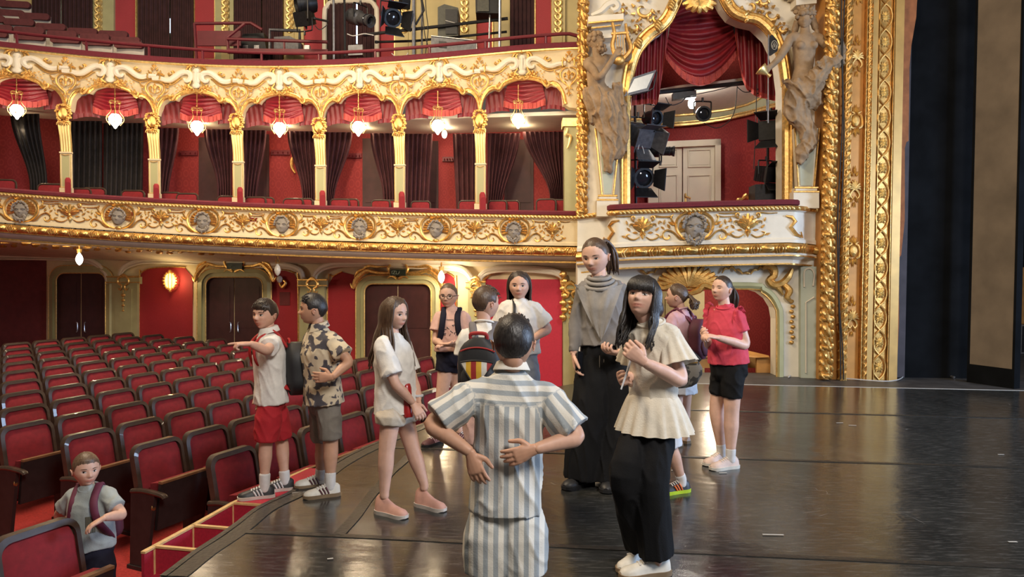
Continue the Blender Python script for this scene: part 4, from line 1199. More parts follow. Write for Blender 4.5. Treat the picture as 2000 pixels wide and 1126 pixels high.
for x0, x1, y0 in ((1149, 1218, 46), (1545, 1605, -20)):
    c = MB()
    wpoly(c, [(x0, y0), (x0, y0 - 14), (x1, y0 - 20), (x1, y0 - 6)], .35, .35, dS); wpoly(c, [(x0 + 7, y0 + 9), (x0 + 7, y0), (x1 - 6, y0 - 6), (x1 - 6, y0 + 3)], .28, .28, dS)
    wpoly(c, [(x0 + 10, y0 + 30), (x0 + 10, y0 + 8), (x1 - 10, y0 + 4), (x1 - 10, y0 + 26)], .2, .2, dS)
    wtube(c, [(x0 + 6, y0 - 16), (x0 + 25, y0 - 24), (x0 + 38, y0 - 36), (x0 + 52, y0 - 40), (x0 + 58, y0 - 32), (x0 + 50, y0 - 26), (x0 + 44, y0 - 32)], [.03, .05, .06, .06, .05, .04, .02], .25, dS)
    o = c.build('cornice', 'ivory', sbw, angle=30)
    c = MB(); wtube(c, [(x0, y0 - 1), (x1, y0 - 7)], .016, .36, dS, k=1); wtube(c, [(x0 + 6, y0 + 9), (x1 - 6, y0 + 3)], .012, .29, dS, k=1); c.build('gilt_edge', 'gold', o)
def herm(xt0, xt1, xb0, xb1, yt, yb):
    p = MB(); wpoly(p, [(xt0, yt), (xt1, yt), (xb1, yb), (xb0, yb)], .18, .18, dS)
    wpoly(p, [(xb0 - 6, yb), (xb1 + 6, yb), (xb1 + 6, yb + 8), (xb0 - 6, yb + 8)], .22, .22, dS); wpoly(p, [(xb0 - 10, yb + 8), (xb1 + 10, yb + 8), (xb1 + 10, yb + 40), (xb0 - 10, yb + 40)], .24, .24, dS)
    o = p.build('herm_pedestal', 'ivory', sbw, smooth=False)
    q = MB(); wpoly(q, [(xt0 + 6, yt), (xt1 - 6, yt), (xb1 - 4, yb - 4), (xb0 + 4, yb - 4)], .19, .02, dS); q.build('pedestal_panel', 'sage_blue', o, smooth=False)
    e = MB()
    for a, b in ((xt0, xb0), (xt1, xb1)): wtube(e, [(a, yt), (b, yb)], .014, .19, dS, k=1)
    wtube(e, [(xb0 - 8, yb), (xb1 + 8, yb)], .016, .22, dS, k=1); wtube(e, [(xb0 - 10, yb + 8), (xb1 + 10, yb + 8)], .014, .24, dS, k=1); e.build('gilt_edge', 'gold', o)
herm(1163, 1212, 1176, 1198, 250, 382); herm(1552, 1600, 1560, 1590, 250, 366)

def garland(px, y0, y1, rpx, df, parent, name='garland_shaft', m='gold', seed=1):
    g = MB(); rng = random.Random(seed); d = df(px) - .06
    top = at(px, y0, d); base = at(px, y1, d)
    top = V((base.x, base.y, top.z)); r = rpx * d / F
    g.tube([base, top], r * .8, 10)
    n = int((top.z - base.z) / .095)
    for k in range(n):
        z = base.z + (k + .5) * (top.z - base.z) / n
        for j in range(5):
            a = j * 2 * PI / 5 + k * .55
            c = V((base.x + r * .82 * math.cos(a), base.y + r * .82 * math.sin(a), z + rng.uniform(-.01, .01)))
            g.ball(c, (r * .45, r * .32, .055), 6, 4, M=rotm('Z', a) @ rotm('X', .5))
        if k % 4 == 0: g.lathe([(r * 1.12, -.018), (r * 1.2, 0), (r * 1.12, .018)], 10, (base.x, base.y, z))
    o = g.build(name, m, parent); return o
garland(1136, -70, 420, 10, dS, sbw, m='old_gold', seed=2)

yS = interp([(1130, 419), (1140, 418), (1185, 412), (1240, 409), (1400, 404), (1540, 401), (1560, 402), (1600, 406), (1630, 407)])
def dP(px):
    return dS(px) - .05 - .30 * float(sst(np.array(px), 1178, 1206) * (1 - sst(np.array(px), 1552, 1590)))
b3 = thing('stage_box_parapet', at(1380, 480, dP(1380)), 'bowed white and gold stage-box front with a bearded mask', 'balcony')
xs_ = (1128, 1622)
mb = MB(); sweep(mb, [(-.3, 0), (.02, 0), (.03, 10), (.0, 12), (-.0, 62), (.03, 66), (.03, 72), (-.3, 72)], *xs_, 90, yS, dP)
mb.build('panel', 'box_white', b3)
mb = MB(); sweep(mb, [(-.3, 73), (.02, 73), (.07, 77), (.09, 83), (.07, 89), (.03, 92), (-.3, 92)], *xs_, 90, yS, dP); mb.build('torus_moulding', 'gold', b3)
mb = MB(); sweep(mb, [(-.3, 92), (.05, 92), (.04, 98), (-.05, 105), (-.07, 113), (-.3, 113)], *xs_, 90, yS, dP); mb.build('cove', 'ivory', b3)
mb = MB(); sweep(mb, [(-.1, 96), (.06, 96), (.06, 98.5), (-.1, 98.5)], *xs_, 90, yS, dP); sweep(mb, [(-.1, 112), (-.03, 112), (-.03, 115), (-.1, 115)], *xs_, 90, yS, dP); mb.build('gold_fillet', 'gold', b3)
mb = MB(); sweep(mb, [(.0, 1), (.05, .5), (.07, 5), (.05, 9), (.0, 10)], *xs_, 90, yS, dP); mb.build('rim_moulding', 'old_gold', b3)
lb = MB()
for px in np.arange(1132, 1620, 8.0):
    p, nv, t = tier_pt(px, 5, .06, yS, dP); lb.ball(p, (.032, .014, .022), 5, 4, M=frame_to(p, nv).to_3x3() @ rotm('Y', .6))
o = lb.build('leaf_bead', 'pale_gold', b3); o['kind'] = 'stuff'
mb = MB(); sweep(mb, [(-.4, -12), (.02, -12), (.06, -9), (.06, -2), (.03, 0), (-.4, 0)], 1189, 1556, 60, yS, dP); mb.build('velvet_rail', 'maroon', b3)
for px in np.arange(1206, 1620, 49.0):
    p, nv, t = tier_pt(px, 83, .085, yS, dP); k = MB()
    k.ball((0, 0, 0), (.10, .03, .055), 8, 6); k.ball((0, -.02, 0), (.06, .025, .03), 8, 6)
    for sg in (-1, 1):
        for q in (.12, .155): k.tube(spl([(sg * q, .01, -.06), (sg * (q - .015), -.025, 0), (sg * (q + .02), .01, .06)], 4), .011, 5)
    o = k.build('torus_knot', 'gold', b3); o.matrix_basis = frame_to(p, nv)
p, nv, t = tier_pt(1357, 37, .0, yS, dP); o = shared('medallion', MED, frame_to(p, nv) @ Matrix.Scale(1.12, 4), b3)
p, nv, t = tier_pt(1357, 38, .03, yS, dP); shared('plaster_mask', MASKS[4], frame_to(p, nv) @ Matrix.Scale(1.45, 4), o)
for x, s in ((1256, 1.15), (1461, 1.15)):
    p, nv, t = tier_pt(x, 35, .0, yS, dP); shared('palmette', PALM, frame_to(p, nv) @ Matrix.Scale(s, 4), b3)
for x, s in ((1200, -1), (1545, 1), (1612, 1)):
    g = MB(); g2 = [(x - s * 10, 20), (x + s * 2, 22), (x + s * 8, 30), (x, 42), (x + s * 10, 56), (x + s * 20, 60), (x + s * 18, 50)]
    g.tube([tier_pt(a, b, .02, yS, dP)[0] for a, b in g2], [.012, .022, .026, .026, .024, .018, .008], 6)
    g.build('gilt_scroll', 'gold', b3)

LOW = [(1128, 495), (1400, 495), (1628, 495), (1628, 744), (1519, 744), (1519, 622), (1515, 600), (1504, 582), (1488, 570), (1465, 563), (1250, 563), (1228, 570), (1212, 584), (1204, 604), (1202, 625), (1202, 765), (1128, 765)]
mb = MB(); wpoly(mb, LOW, 0, .30, dS)
lowo = struct('wall_front.001', mb, 'ivory', smooth=False, label='ivory wall below the stage box with a round-cornered opening', cat='wall')
g = MB(); wtube(g, [(1524, 740), (1524, 622), (1520, 598), (1508, 577), (1490, 564), (1465, 557), (1250, 557)], .05, .03, dS, k=3); g.build('opening_surround', 'sage', lowo)
g = MB(); wtube(g, [(1517, 740), (1517, 622), (1513, 600), (1502, 583), (1487, 571), (1465, 564), (1250, 564)], .014, .04, dS, k=3)
for k in range(13):
    a = PI * (k + .5) / 13
    wtube(g, [(1345, 558), (1345 + 30 * math.cos(a), 558 - 20 * math.sin(a)), (1345 + 62 * math.cos(a), 556 - 40 * math.sin(a))], [.03, .055, .03], .05 + .03 * math.sin(a), dS, k=3)
for s in (-1, 1):
    wtube(g, [(1345 + s * 62, 552), (1345 + s * 50, 562), (1345 + s * 30, 556), (1345 + s * 20, 566), (1345, 574)], [.02, .04, .05, .05, .03], .08, dS)
wtube(g, [(1490, 525), (1500, 518), (1512, 524), (1512, 538), (1502, 546), (1512, 556), (1528, 552), (1540, 540), (1548, 524)], [.02, .05, .05, .05, .04, .05, .05, .05, .02], .06, dS)
wtube(g, [(1528, 552), (1542, 566), (1538, 580), (1548, 590)], [.03, .05, .04, .01], .06, dS); wtube(g, [(1500, 540), (1520, 560), (1530, 576)], [.02, .04, .01], .05, dS)
for k in range(9):
    y = 588 + k * 10; p = at(1546 + (k % 2) * 3, y, dS(1546) - .03); g.ball(p, (.035, .02, .028), 6, 5)
for x in range(1410, 1500, 14):
    wtube(g, [(x, 530 + 6 * math.sin(x)), (x + 6, 526 + 6 * math.sin(x + 1)), (x + 13, 531 + 5 * math.sin(x + 2))], [.008, .02, .008], .02, dS)
for x in range(1250, 1300, 14):
    wtube(g, [(x, 530 + 6 * math.sin(x)), (x + 6, 526 + 6 * math.sin(x + 1)), (x + 13, 531 + 5 * math.sin(x + 2))], [.008, .02, .008], .02, dS)
g.build('gilt_relief', 'old_gold', lowo)
mb = MB(); wpoly(mb, [(1564, 740), (1564, 520), (1600, 520), (1600, 740)], .08, .08, dS); o = mb.build('pilaster', 'sage_blue', lowo, smooth=False)
mb = MB(); wtube(mb, [(1571, 560), (1571, 530), (1582, 524), (1590, 534), (1588, 558)], .012, .09, dS); wtube(mb, [(1574, 728), (1574, 590), (1590, 580)], .01, .09, dS, k=1); mb.build('moulding', 'ivory', o)

dK = interp([(1180, 12.7), (1240, 13.1), (1330, 13.3), (1430, 13.0), (1500, 12.4), (1560, 11.6)])
mb = MB(); rows = [[at(px, y, dK(px)) for y in (100, 250, 330, 430)] for px in np.linspace(1180, 1560, 24)]
mb.slab(rows, FWD * .1); kb = struct('wall_back.001', mb, 'red_damask', label='curved red damask wall inside the stage box', cat='wall')
lowl = interp([(1180, 262), (1296, 246), (1360, 241), (1413, 233), (1466, 221), (1520, 205), (1560, 190)]); upl = interp([(1180, 238), (1312, 226), (1360, 222), (1426, 213), (1466, 202), (1520, 172), (1560, 150)])
mb = MB(); mb.slab([[at(px, upl(px), dK(px) - .12), at(px, lowl(px), dK(px) - .06)] for px in np.linspace(1180, 1560, 24)], FWD * .06)
fz = mb.build('frieze', 'sage_light', kb)
g = MB()
for f, r in ((lowl, .03), (upl, .022)): g.tube([at(px, f(px), dK(px) - .13) for px in np.linspace(1180, 1560, 24)], r, 6)
g.tube([at(px, lowl(px) - 5, dK(px) - .12) for px in np.linspace(1180, 1560, 24)], .012, 6)
g.build('gilt_cornice', 'pale_gold', kb)
mb = MB(); rows = []
for px in np.linspace(1180, 1560, 20):
    b = at(px, upl(px), dK(px) - .08); f = at(px, 150, dS(px) + .85)
    f = V((f.x, f.y, b.z + .12)); rows.append([b, b.lerp(f, .3) + V((0, 0, .08)), f])
mb.slab(rows, V((0, 0, .05)))
struct('ceiling.002', mb, 'plaster_white', label='pale ceiling of the stage box', cat='ceiling')
mb = MB(); mb.slab([[at(px, 412, dS(px) + .2), at(px, 405, dK(px) + .1)] for px in np.linspace(1180, 1560, 10)], V((0, 0, -.06))); struct('floor.003', mb, 'carpet', label='floor of the stage box', cat='floor')
for x, s in ((1212, 1), (1548, -1)):
    mb = MB(); mb.slab([[at(x, 60, dS(x) + .25), at(x, 425, dS(x) + .25)], [at(x, 60, dK(x) + .1), at(x, 425, dK(x) + .1)]], RGT * .05 * -s); struct('wall_side', mb, 'red_damask', smooth=False, label='red damask side wall of the stage box', cat='wall')
D = thing('door_4', at(1338, 405, dK(1338)), 'white panelled double door inside the stage box', 'door'); D['kind'] = 'structure'
fd = lambda px: 12.95
mb = MB()
for pts in ([(1266, 420), (1266, 277), (1278, 277), (1278, 420)], [(1397, 420), (1397, 271), (1408, 271), (1408, 420)], [(1266, 289), (1266, 277), (1408, 271), (1408, 283)]): wpoly(mb, pts, .10, .10, fd)
mb.build('door_frame', 'white_paint', D, smooth=False)
for x0, x1 in ((1278, 1332), (1334, 1397)):
    mb = MB(); wpoly(mb, [(x0, 420), (x0, 286), (x1, 284), (x1, 420)], .03, .04, fd); L = mb.build('door_leaf', 'white_paint', D, smooth=False)
    a, b = x0 + 10, x1 - 10
    for y0, y1 in ((293, 326), (343, 425)):
        q = MB(); wtube(q, [(a, y0), (b, y0 - 1), (b, y1 - 1), (a, y1), (a, y0)], .016, .04, fd, k=1); wpoly(q, [(a + 4, y1 - 4), (a + 4, y0 + 4), (b - 4, y0 + 3), (b - 4, y1 - 5)], .04, .02, fd); q.build('door_panel', 'white_paint', L, smooth=False)
q = MB(); wpoly(q, [(1337, 399), (1337, 378), (1341, 378), (1341, 399)], .05, .02, fd); wtube(q, [(1339, 383), (1345, 385), (1349, 387)], .015, .09, fd, k=2); wtube(q, [(1339, 383), (1339, 377)], .012, .09, fd, k=1); q.build('handle', 'brass', D)
q = MB(); dq = lambda px: dS(px) + .7
wtube(q, [(1440, 395), (1442, 390), (1450, 388), (1457, 382), (1464, 388), (1472, 390), (1474, 395)], [.02, .03, .02, .04, .02, .03, .02], 0, dq); wpoly(q, [(1442, 440), (1442, 392), (1472, 392), (1472, 440)], -.02, .05, dq); tag(q.build('gilt_chair', 'gold'), 'gilt crest of a chair peeping over the stage-box rail', 'chair')

dV = lambda px: dS(px) + .36
sv = thing('great_swag', at(1370, 190, dV(1370)), 'large crimson swag curtain with fringe in the stage-box arch', 'curtain')
c = MB(); rows = []
for i in range(43):
    t = i / 42; row = []
    xl = 1314 - 14 * t; xr = 1424 + 16 * t; yl = 20 + 82 * t; yrr = 16 + 78 * t
    for j in range(21):
        u = -1 + j / 10; uu = (u + 1) / 2
        y = yl + (yrr - yl) * uu + (1 - u * u) * (-26 + 78 * t)
        dep = .055 * (.3 + .7 * (1 - u * u)) * math.sin(t * 2 * PI * 8 + 1.4 * u) * min(1, t * 5) + .12 * u * u
        row.append(at(xl + (xr - xl) * uu, y, dV(1370) + dep))
    rows.append(row)
c.slab(rows, FWD * .015)
c.build('centre_swag', 'swag_deep', sv, angle=180)
bot = spl(rows[-1], 3); fr = MB(); up = V((0, 0, 1))
fr.slab([bot, [p - up * (.10 + .035 * math.sin(PI * i / (len(bot) - 1))) - FWD * .02 for i, p in enumerate(bot)]], FWD * .012)
for i in range(2, len(bot) - 2, 5): fr.tube([bot[i] - FWD * .03, bot[i] - up * .12 - FWD * .04], [.004, .009], 5)
fr.build('fringe', 'fringe', sv, angle=180)
for sg in (-1, 1):
    c = MB(); rows = []; fb = []
    for j in range(31):
        u = j / 30
        if sg < 0: x = 1234 + 70 * u; yt = interp([(1230, 170), (1246, 112), (1257, 92), (1275, 72), (1295, 58), (1312, 40)])(x) - 8; yb = interp([(0, 196), (.5, 192), (.72, 196), (.8, 160), (1, 70)])(u)
        else: x = 1526 - 90 * u; yt = interp([(1430, 28), (1450, 38), (1477, 44), (1502, 68), (1516, 98), (1530, 160)])(x) - 8; yb = interp([(0, 190), (.55, 178), (.75, 165), (.86, 140), (1, 60)])(u)
        x2 = x + sg * -6 * 0
        row = []
        for i in range(13):
            t = i / 12; row.append(at(x + sg * 10 * (1 - t) * u * -1 * .3, yt + (max(yb, yt + 2) - yt) * t, dV(1370) + .06 + .05 * math.sin(u * 2 * PI * 6 + t)))
        rows.append(row); fb.append(row[-1])
    c.slab(rows, FWD * .015); o = c.build('side_drape', 'swag_deep', sv, angle=180)
    f2 = MB(); f2.slab([fb, [p - up * .075 for p in fb]], FWD * .012); f2.build('side_fringe', 'fringe', o)

Yp = 10.28
pz = lambda px, py=740: on_floor(px, py)
ps = thing('proscenium', on_floor(1690, 741), 'carved gold and ochre proscenium side with lozenge band', 'proscenium')
HT = 7.2
def vband(x0, x1, out, m, name='band', dep=.35, y0=None):
    a = on_floor(x0, 739); b = on_floor(x1, 740); mb = MB()
    z0 = -.012
    mb.hexa([V((a.x, Yp - out, z0)), V((b.x, Yp - out, z0)), V((b.x, Yp + dep, z0)), V((a.x, Yp + dep, z0)), V((a.x, Yp - out, HT)), V((b.x, Yp - out, HT)), V((b.x, Yp + dep, HT)), V((a.x, Yp + dep, HT))])
    return mb.build(name, m, ps, smooth=False), a, b
vband(1600, 1748, .0, 'ochre', 'core')
vband(1650, 1676, .02, 'ochre', 'frieze_band')
vband(1688, 1701, .07, 'pale_ochre', 'flat_band'); vband(1701, 1728, .05, 'old_gold', 'lozenge_band'); vband(1728, 1747, .10, 'pale_ochre', 'flat_band')
for x, w_ in ((1649, 2), (1677, 2), (1688, 2.5), (1701, 2.5), (1728, 2.5)):
    vband(x - w_ / 2, x + w_ / 2, .09, 'gold', 'fillet')
def rope(px, wpx, out, lead, seed, name='rope_moulding'):
    b = on_floor(px, 739); r = wpx / 2 * Yp / F; g = MB()
    g.tube([(b.x, Yp - out, -.01), (b.x, Yp - out, HT)], r * .82, 8)
    n = int(HT / lead)
    for k in range(n):
        z = k * lead
        g.tube([V((b.x - r * .95, Yp - out - r * .15, z)), V((b.x - r * .3, Yp - out - r * .98, z + lead * .45)), V((b.x + r * .4, Yp - out - r * .95, z + lead * .9)), V((b.x + r * .95, Yp - out - r * .1, z + lead * 1.3))], [r * .22, r * .34, r * .34, r * .2], 5)
        if lead > .1:
            g.ball((b.x - r * .1, Yp - out - r * .9, z + lead * .9), (r * .32, r * .3, lead * .22), 6, 4)
    g.build(name, 'old_gold', ps)
rope(1641, 17, .06, .13, 1); rope(1683, 11, .05, .11, 2)
g0 = garland(1613, -150, 739, 11.5, lambda px: Yp + .0, ps, m='old_gold', seed=8)
ac = MB()
for k in range(9):
    a = PI / 2 + (k - 4) * .33; L = 17 - abs(k - 4) * 1.0
    stroke(ac, [(0, -6), (L * .55 * math.cos(a), -6 + L * .7 * math.sin(a)), (L * math.cos(a) * 1.05, -6 + L * 1.1 * math.sin(a) - abs(k - 4) * 1.2)], [1.6, 2.5, 1.2], -2.2, 4)
for s in (-1, 1):
    stroke(ac, [(s * 1, -6), (s * 6, -10), (s * 9, -18), (s * 5, -24), (s * 1, -19)], [2.2, 2.4, 2, 1.6, 1], -2); leaf(ac, s * 2, -22, -PI / 2 + s * .5, 12, 5, -1); leaf(ac, 0, -30, -PI / 2 + s * .2, 12, 4, -1)
    leaf(ac, s * 3, 18, PI / 2 - s * .3, 12, 5, -1)
leaf(ac, 0, 22, PI / 2, 18, 6, -1.5)
ACM = ac.mesh('acanthus', 'gold')
gm = MB(); U, fs = ico(3); P = head_shape(U, nose=1.4, cheek=2, mouth=.6); gm.add([V((p[0] * 24, -p[1] * 13, p[2] * 24)) for p in P], [tuple(reversed(f)) for f in fs])
for s in (-1, 1):
    stroke(gm, [(s * 5, -14), (s * 11, -10), (s * 12, 0), (s * 9, 10), (s * 3, 14), (s * 10, 18)], [2, 2.6, 2.2, 2.2, 2, .8], -2); leaf(gm, s * 3, -14, -PI / 2 + s * .4, 14, 6, -1); leaf(gm, s * 2, 14, PI / 2 - s * .3, 14, 6, -1)
leaf(gm, 0, -14, -PI / 2, 18, 6, -1); leaf(gm, 0, 16, PI / 2, 16, 6, -1)
GMM = gm.mesh('grotesque_mask', 'gold')
bx = on_floor(1663, 740)
k_ = Yp / F
for k in range(8):
    z = .88 + k * .89
    M = Matrix.Translation(V((bx.x, Yp - .03, z))) @ Matrix.Scale(k_, 4)
    shared('acanthus' if k % 2 == 0 else 'grotesque_mask', ACM if k % 2 == 0 else GMM, M, ps)
lz = MB(); rs = MB()
for s in (-1, 1):
    lz.tube(spl([(s * 0, -1.5, 24), (s * 9, -2.2, 14), (s * 12, -2, 0), (s * 9, -2.2, -14), (s * 0, -1.5, -24)], 3), 1.5, 5)
for k in range(6): leaf(rs, 0, 0, k * PI / 3 + PI / 6, 10 if k % 3 else 9, 6, -1.5)
for k in range(6): leaf(rs, 0, 0, k * PI / 3, 13 if k in (1, 2, 4, 5) else 8, 4, -1)
rs.ball((0, -2, 0), 2, 6, 5)
LZM = lz.mesh('lozenge', 'gold'); RSM = rs.mesh('rosette', 'pale_gold'); bx = on_floor(1714.5, 740)
for k in range(20):
    M = Matrix.Translation(V((bx.x, Yp - .055, .17 + k * .342))) @ Matrix.Scale(k_, 4)
    o = shared('lozenge', LZM, M, ps); shared('rosette', RSM, M, o)
mb = MB(); a = on_floor(1747, 741)
ed = [(0, .10), (.8, .12), (1.68, .10), (1.72, .13), (2.2, .17), (3.2, .15), (3.28, .17), (3.3, .20), (4.3, .19), (4.6, .21), (5.0, .27), (6, .30), (HT, .34)]
rows = [[V((a.x - .02, Yp + .0, z)), V((a.x + w_ * .5, Yp + .03 + .02 * math.sin(z * 5), z)), V((a.x + w_, Yp + .06, z))] for z, w_ in ed]
mb.slab(rows, V((0, .03, 0))); mb.build('torn_cloth', 'rust_cloth', ps, angle=30)
mb = MB(); mb.box((a.x + .12, Yp + .28, HT / 2), (.26, .3, HT))
mb.build('lining', 'dark_lining', ps, smooth=False)
for i, (x0, dx) in enumerate(((1627, 0), (1630, 1.5))):
    c = MB(); b = on_floor(x0, 740)
    c.tube(spl([V((b.x + .02 * math.sin(z * 2.2 + i) + (.06 if z < 1 else 0) * (1 - z), Yp - .16 - .01 * i, z)) for z in np.linspace(.01, HT, 24)], 3), .009, 5)
    tag(c.build('cable', 'cable'), ['black cable hanging down the gold proscenium', 'second black cable hanging close beside it on the proscenium'][i], 'cable')
c = MB(); c.tube(spl([on_floor(x, y) + V((0, 0, .008)) for x, y in ((1540, 737), (1552, 731), (1600, 735), (1680, 742), (1735, 745), (1762, 738), (1768, 722))], 5), .008, 5)
tag(c.build('cable', 'white_cable'), 'thin pale cable lying along the foot of the proscenium', 'cable')

def flat(name, p0, p1, h, th, m, lab):
    a = V((p0.x, p0.y, -.012)); b = V((p1.x, p1.y, -.012)); t = (b - a).normalized(); nb = V((-t.y, t.x, 0))
    f = thing(name, (a + b) / 2, lab, 'stage flat'); mb = MB()
    mb.hexa([a, b, b + nb * th, a + nb * th, a + V((0, 0, h)), b + V((0, 0, h)), b + nb * th + V((0, 0, h)), a + nb * th + V((0, 0, h))]); mb.build('cloth_face', m, f, smooth=False)
    e = MB(); 
    for q in (a, b): e.hexa([q - t * .015 - nb * .01, q + t * .015 - nb * .01, q + t * .015 + nb * (th + .01), q - t * .015 + nb * (th + .01), q - t * .015 - nb * .01 + V((0, 0, h)), q + t * .015 - nb * .01 + V((0, 0, h)), q + t * .015 + nb * (th + .01) + V((0, 0, h)), q - t * .015 + nb * (th + .01) + V((0, 0, h))])
    e.build('edge_batten', 'black_flat', f, smooth=False)
    return f
flat('stage_flat', on_floor(1755, 735), on_floor(1898, 737), 8.0, .06, 'black_flat', 'tall black stage flat next to the proscenium')
flat('stage_flat', on_floor(1891, 744), on_floor(1979, 757), 8.0, .10, 'brown_flat', 'tall brownish grey stage flat at the right edge')
mb = MB(); a = on_floor(1891, 744); b = on_floor(1979, 757); t = (b - a).normalized()
mb.hexa([a - t * .0 + V((0, -.015, -.01)), b + V((0, -.015, -.01)), b + V((0, -.005, -.01)), a + V((0, -.005, -.01)), a + V((0, -.015, .24)), b + V((0, -.015, .24)), b + V((0, -.005, .24)), a + V((0, -.005, .24))])
tag(mb.build('skirting_cloth', 'black_flat', smooth=False), 'black cloth strip along the foot of the brownish flat', 'cloth')
c = MB(); c.tube([on_floor(1797, 718) + V((0, 0, .03)), on_floor(1863, 738) + V((0, 0, .012))], .018, 8); tag(c.build('metal_pole', 'steel'), 'thin pale metal pole lying by the black flat', 'pole')
p = on_floor(1996, 700); 
cs = thing('flight_case', on_floor(2006, 690), 'black flight case with metal edges in the right wing', 'case'); q = on_floor(2006, 690); mb = MB(); mb.box((q.x + .18, q.y + .2, .26), (.6, .4, .5)); mb.build('body', 'black_metal', cs, smooth=False)
mb = MB()
for sx in (-.12, .48):
    for z in (.01, .51): mb.box((q.x + sx, q.y + .0, z), (.03, .03, .03))
    mb.box((q.x + sx, q.y + 0, .26), (.025, .02, .5))
mb.box((q.x + .18, q.y, .51), (.6, .02, .025)); mb.box((q.x + .18, q.y, .01), (.6, .02, .025)); mb.build('metal_edges', 'steel', cs, smooth=False)
q = V((q.x, q.y + 1.0, 0)); wp_ = thing('slatted_panel', (q.x + .5, q.y, 0), 'ochre slatted wooden panel deep in the right wing', 'panel')
for k in range(9):
    mb = MB(); mb.box((q.x - .2 + k * .13, q.y, .92), (.115, .04, 1.28)); mb.build('slat', 'orange_wood', wp_, smooth=False)
mb = MB(); mb.box((q.x + .3, q.y + .05, .3), (1.2, .03, .06)); mb.box((q.x + .3, q.y + .05, 1.5), (1.2, .03, .06)); mb.build('rail', 'orange_wood', wp_, smooth=False)
for leg_x in (-.2, .8):
    mb = MB(); mb.box((q.x + leg_x, q.y + .05, .16), (.06, .06, .34)); mb.build('leg', 'orange_wood', wp_, smooth=False)
mb = MB(); mb.box((10, 14.6, 4), (12, .1, 8.2)); struct('wall_stage', mb, 'black_flat', smooth=False, label='dark back of the stage wing', cat='wall')
dL = interp([(1180, 13.0), (1560, 12.4)])
mb = MB(); mb.slab([[at(px, 480, dL(px)), at(px, 760, dL(px))] for px in np.linspace(1120, 1640, 8)], FWD * .1); lr = struct('wall_back.002', mb, 'red_damask', label='red wall seen through the opening below the box', cat='wall')
mb = MB(); mb.slab([[at(px, 552, dS(px) + .3), at(px, 548, dL(px))] for px in np.linspace(1150, 1620, 6)], V((0, 0, .05))); struct('ceiling.003', mb, 'soffit', label='ceiling of the space below the stage box', cat='ceiling')
mb = MB(); wpoly(mb, [(1285, 750), (1285, 568), (1376, 568), (1376, 750)], .05, .05, dL); wpoly(mb, [(1300, 680), (1300, 580), (1366, 580), (1366, 680)], .07, .03, dL)
D = mb.build('door_5', 'pale_door', None, smooth=False); tag(D, 'pale sage door behind the curly-haired child', 'door', kind='structure')
wb = thing('wooden_bench', at(1450, 742, 11.2), 'honey-coloured wooden bench box behind the girl in red', 'bench')
dZ = lambda px: 11.25 - (px - 1400) * .0022
mb = MB(); wpoly(mb, [(1478, 738), (1478, 696), (1503, 696), (1515, 738)], .05, .05, dZ); mb.build('end_panel', 'orange_wood', wb, smooth=False)
mb = MB(); mb.hexa([at(1360, 688, 11.6), at(1440, 681, 11.5), at(1502, 697, 10.9), at(1478, 698, 10.95), at(1360, 685, 11.62), at(1440, 679, 11.52), at(1502, 694, 10.92), at(1478, 695, 10.97)]); mb.build('top_board', 'orange_wood', wb, smooth=False)
mb = MB(); wpoly(mb, [(1355, 718), (1355, 696), (1478, 690), (1478, 718)], .0, .04, lambda px: 11.5); wpoly(mb, [(1355, 700), (1355, 690), (1440, 686), (1470, 690)], .05, .04, lambda px: 11.5); mb.build('front_board', 'orange_wood', wb, smooth=False)

l_ = bpy.data.lights.new('under_box_fill', 'POINT'); l_.energy = 16; l_.color = (1, .82, .6); l_.shadow_soft_size = .15; o_ = bpy.data.objects.new('under_box_fill', l_); COL.objects.link(o_); o_.location = at(1395, 580, 11.7)  # added light with no visible source, brightens the opening below the box
mat('opal', (0.62, 0.58, 0.50), .25, var=.05)
def dG(px): return d1(px) + 2.7
mb = MB(); mb.slab([[at(px, y, dG(px)) for y in (-70, 0, 60, 140)] for px in np.linspace(-260, 1200, 40)], FWD * .15)
gw = struct('wall_back.003', mb, 'yellow_wall', label='yellow and red wall behind the gallery', cat='wall')
def gpan(x0, x1, m, name, y0=-60, y1=135, off=.02, th=.02):
    mb = MB(); wpoly(mb, [(x0, y1), (x0, y0), (x1, y0), (x1, y1)], off, th, dG); return mb.build(name, m, gw, smooth=False)
for x0, x1 in ((222, 266), (379, 420), (593, 634), (735, 771), (930, 962), (1045, 1078)): gpan(x0, x1, 'pink_wall', 'fabric_panel')
g = MB()
for x in (222, 266, 379, 420, 593, 634, 771, 930, 962, 1045, 1078, 181, 456, 553): wtube(g, [(x, -60), (x, 135)], .02, .03, dG, k=1)
wtube(g, [(-60, 118), (380, 116), (700, 118), (1090, 110)], .02, .03, dG, k=3)
g.build('gilt_edging', 'pale_gold', gw)
for x0, x1, cx in ((181, 222, 192), (420, 456, 440), (555, 593, 566), (771, 810, 789), (890, 930, 907), (1078, 1104, 1090)):
    o = gpan(x0, x1, 'sage' if x0 < 500 else 'yellow_wall', 'pilaster', off=.08, th=.08); 
    mb = MB(); wpoly(mb, [(cx - 8, 130), (cx - 8, -60), (cx + 8, -60), (cx + 8, 130)], .10, .03, dG); mb.build('pilaster_panel', 'yellow_wall', o, smooth=False)
    g = MB(); 
    for k in range(9):
        y = -52 + k * 13; s = .05 if k < 8 else .03
        for a in (-1, 1): wtube(g, [(cx, y), (cx + a * 5, y + 4), (cx + a * 4, y + 9), (cx, y + 12)], [.015, .035, .025, .01], .11, dG)
    g.build('gilt_ornament', 'pale_gold', o)
mat('gallery_curtain', (0.040, 0.013, 0.015), .9, var=.25, scale=8)
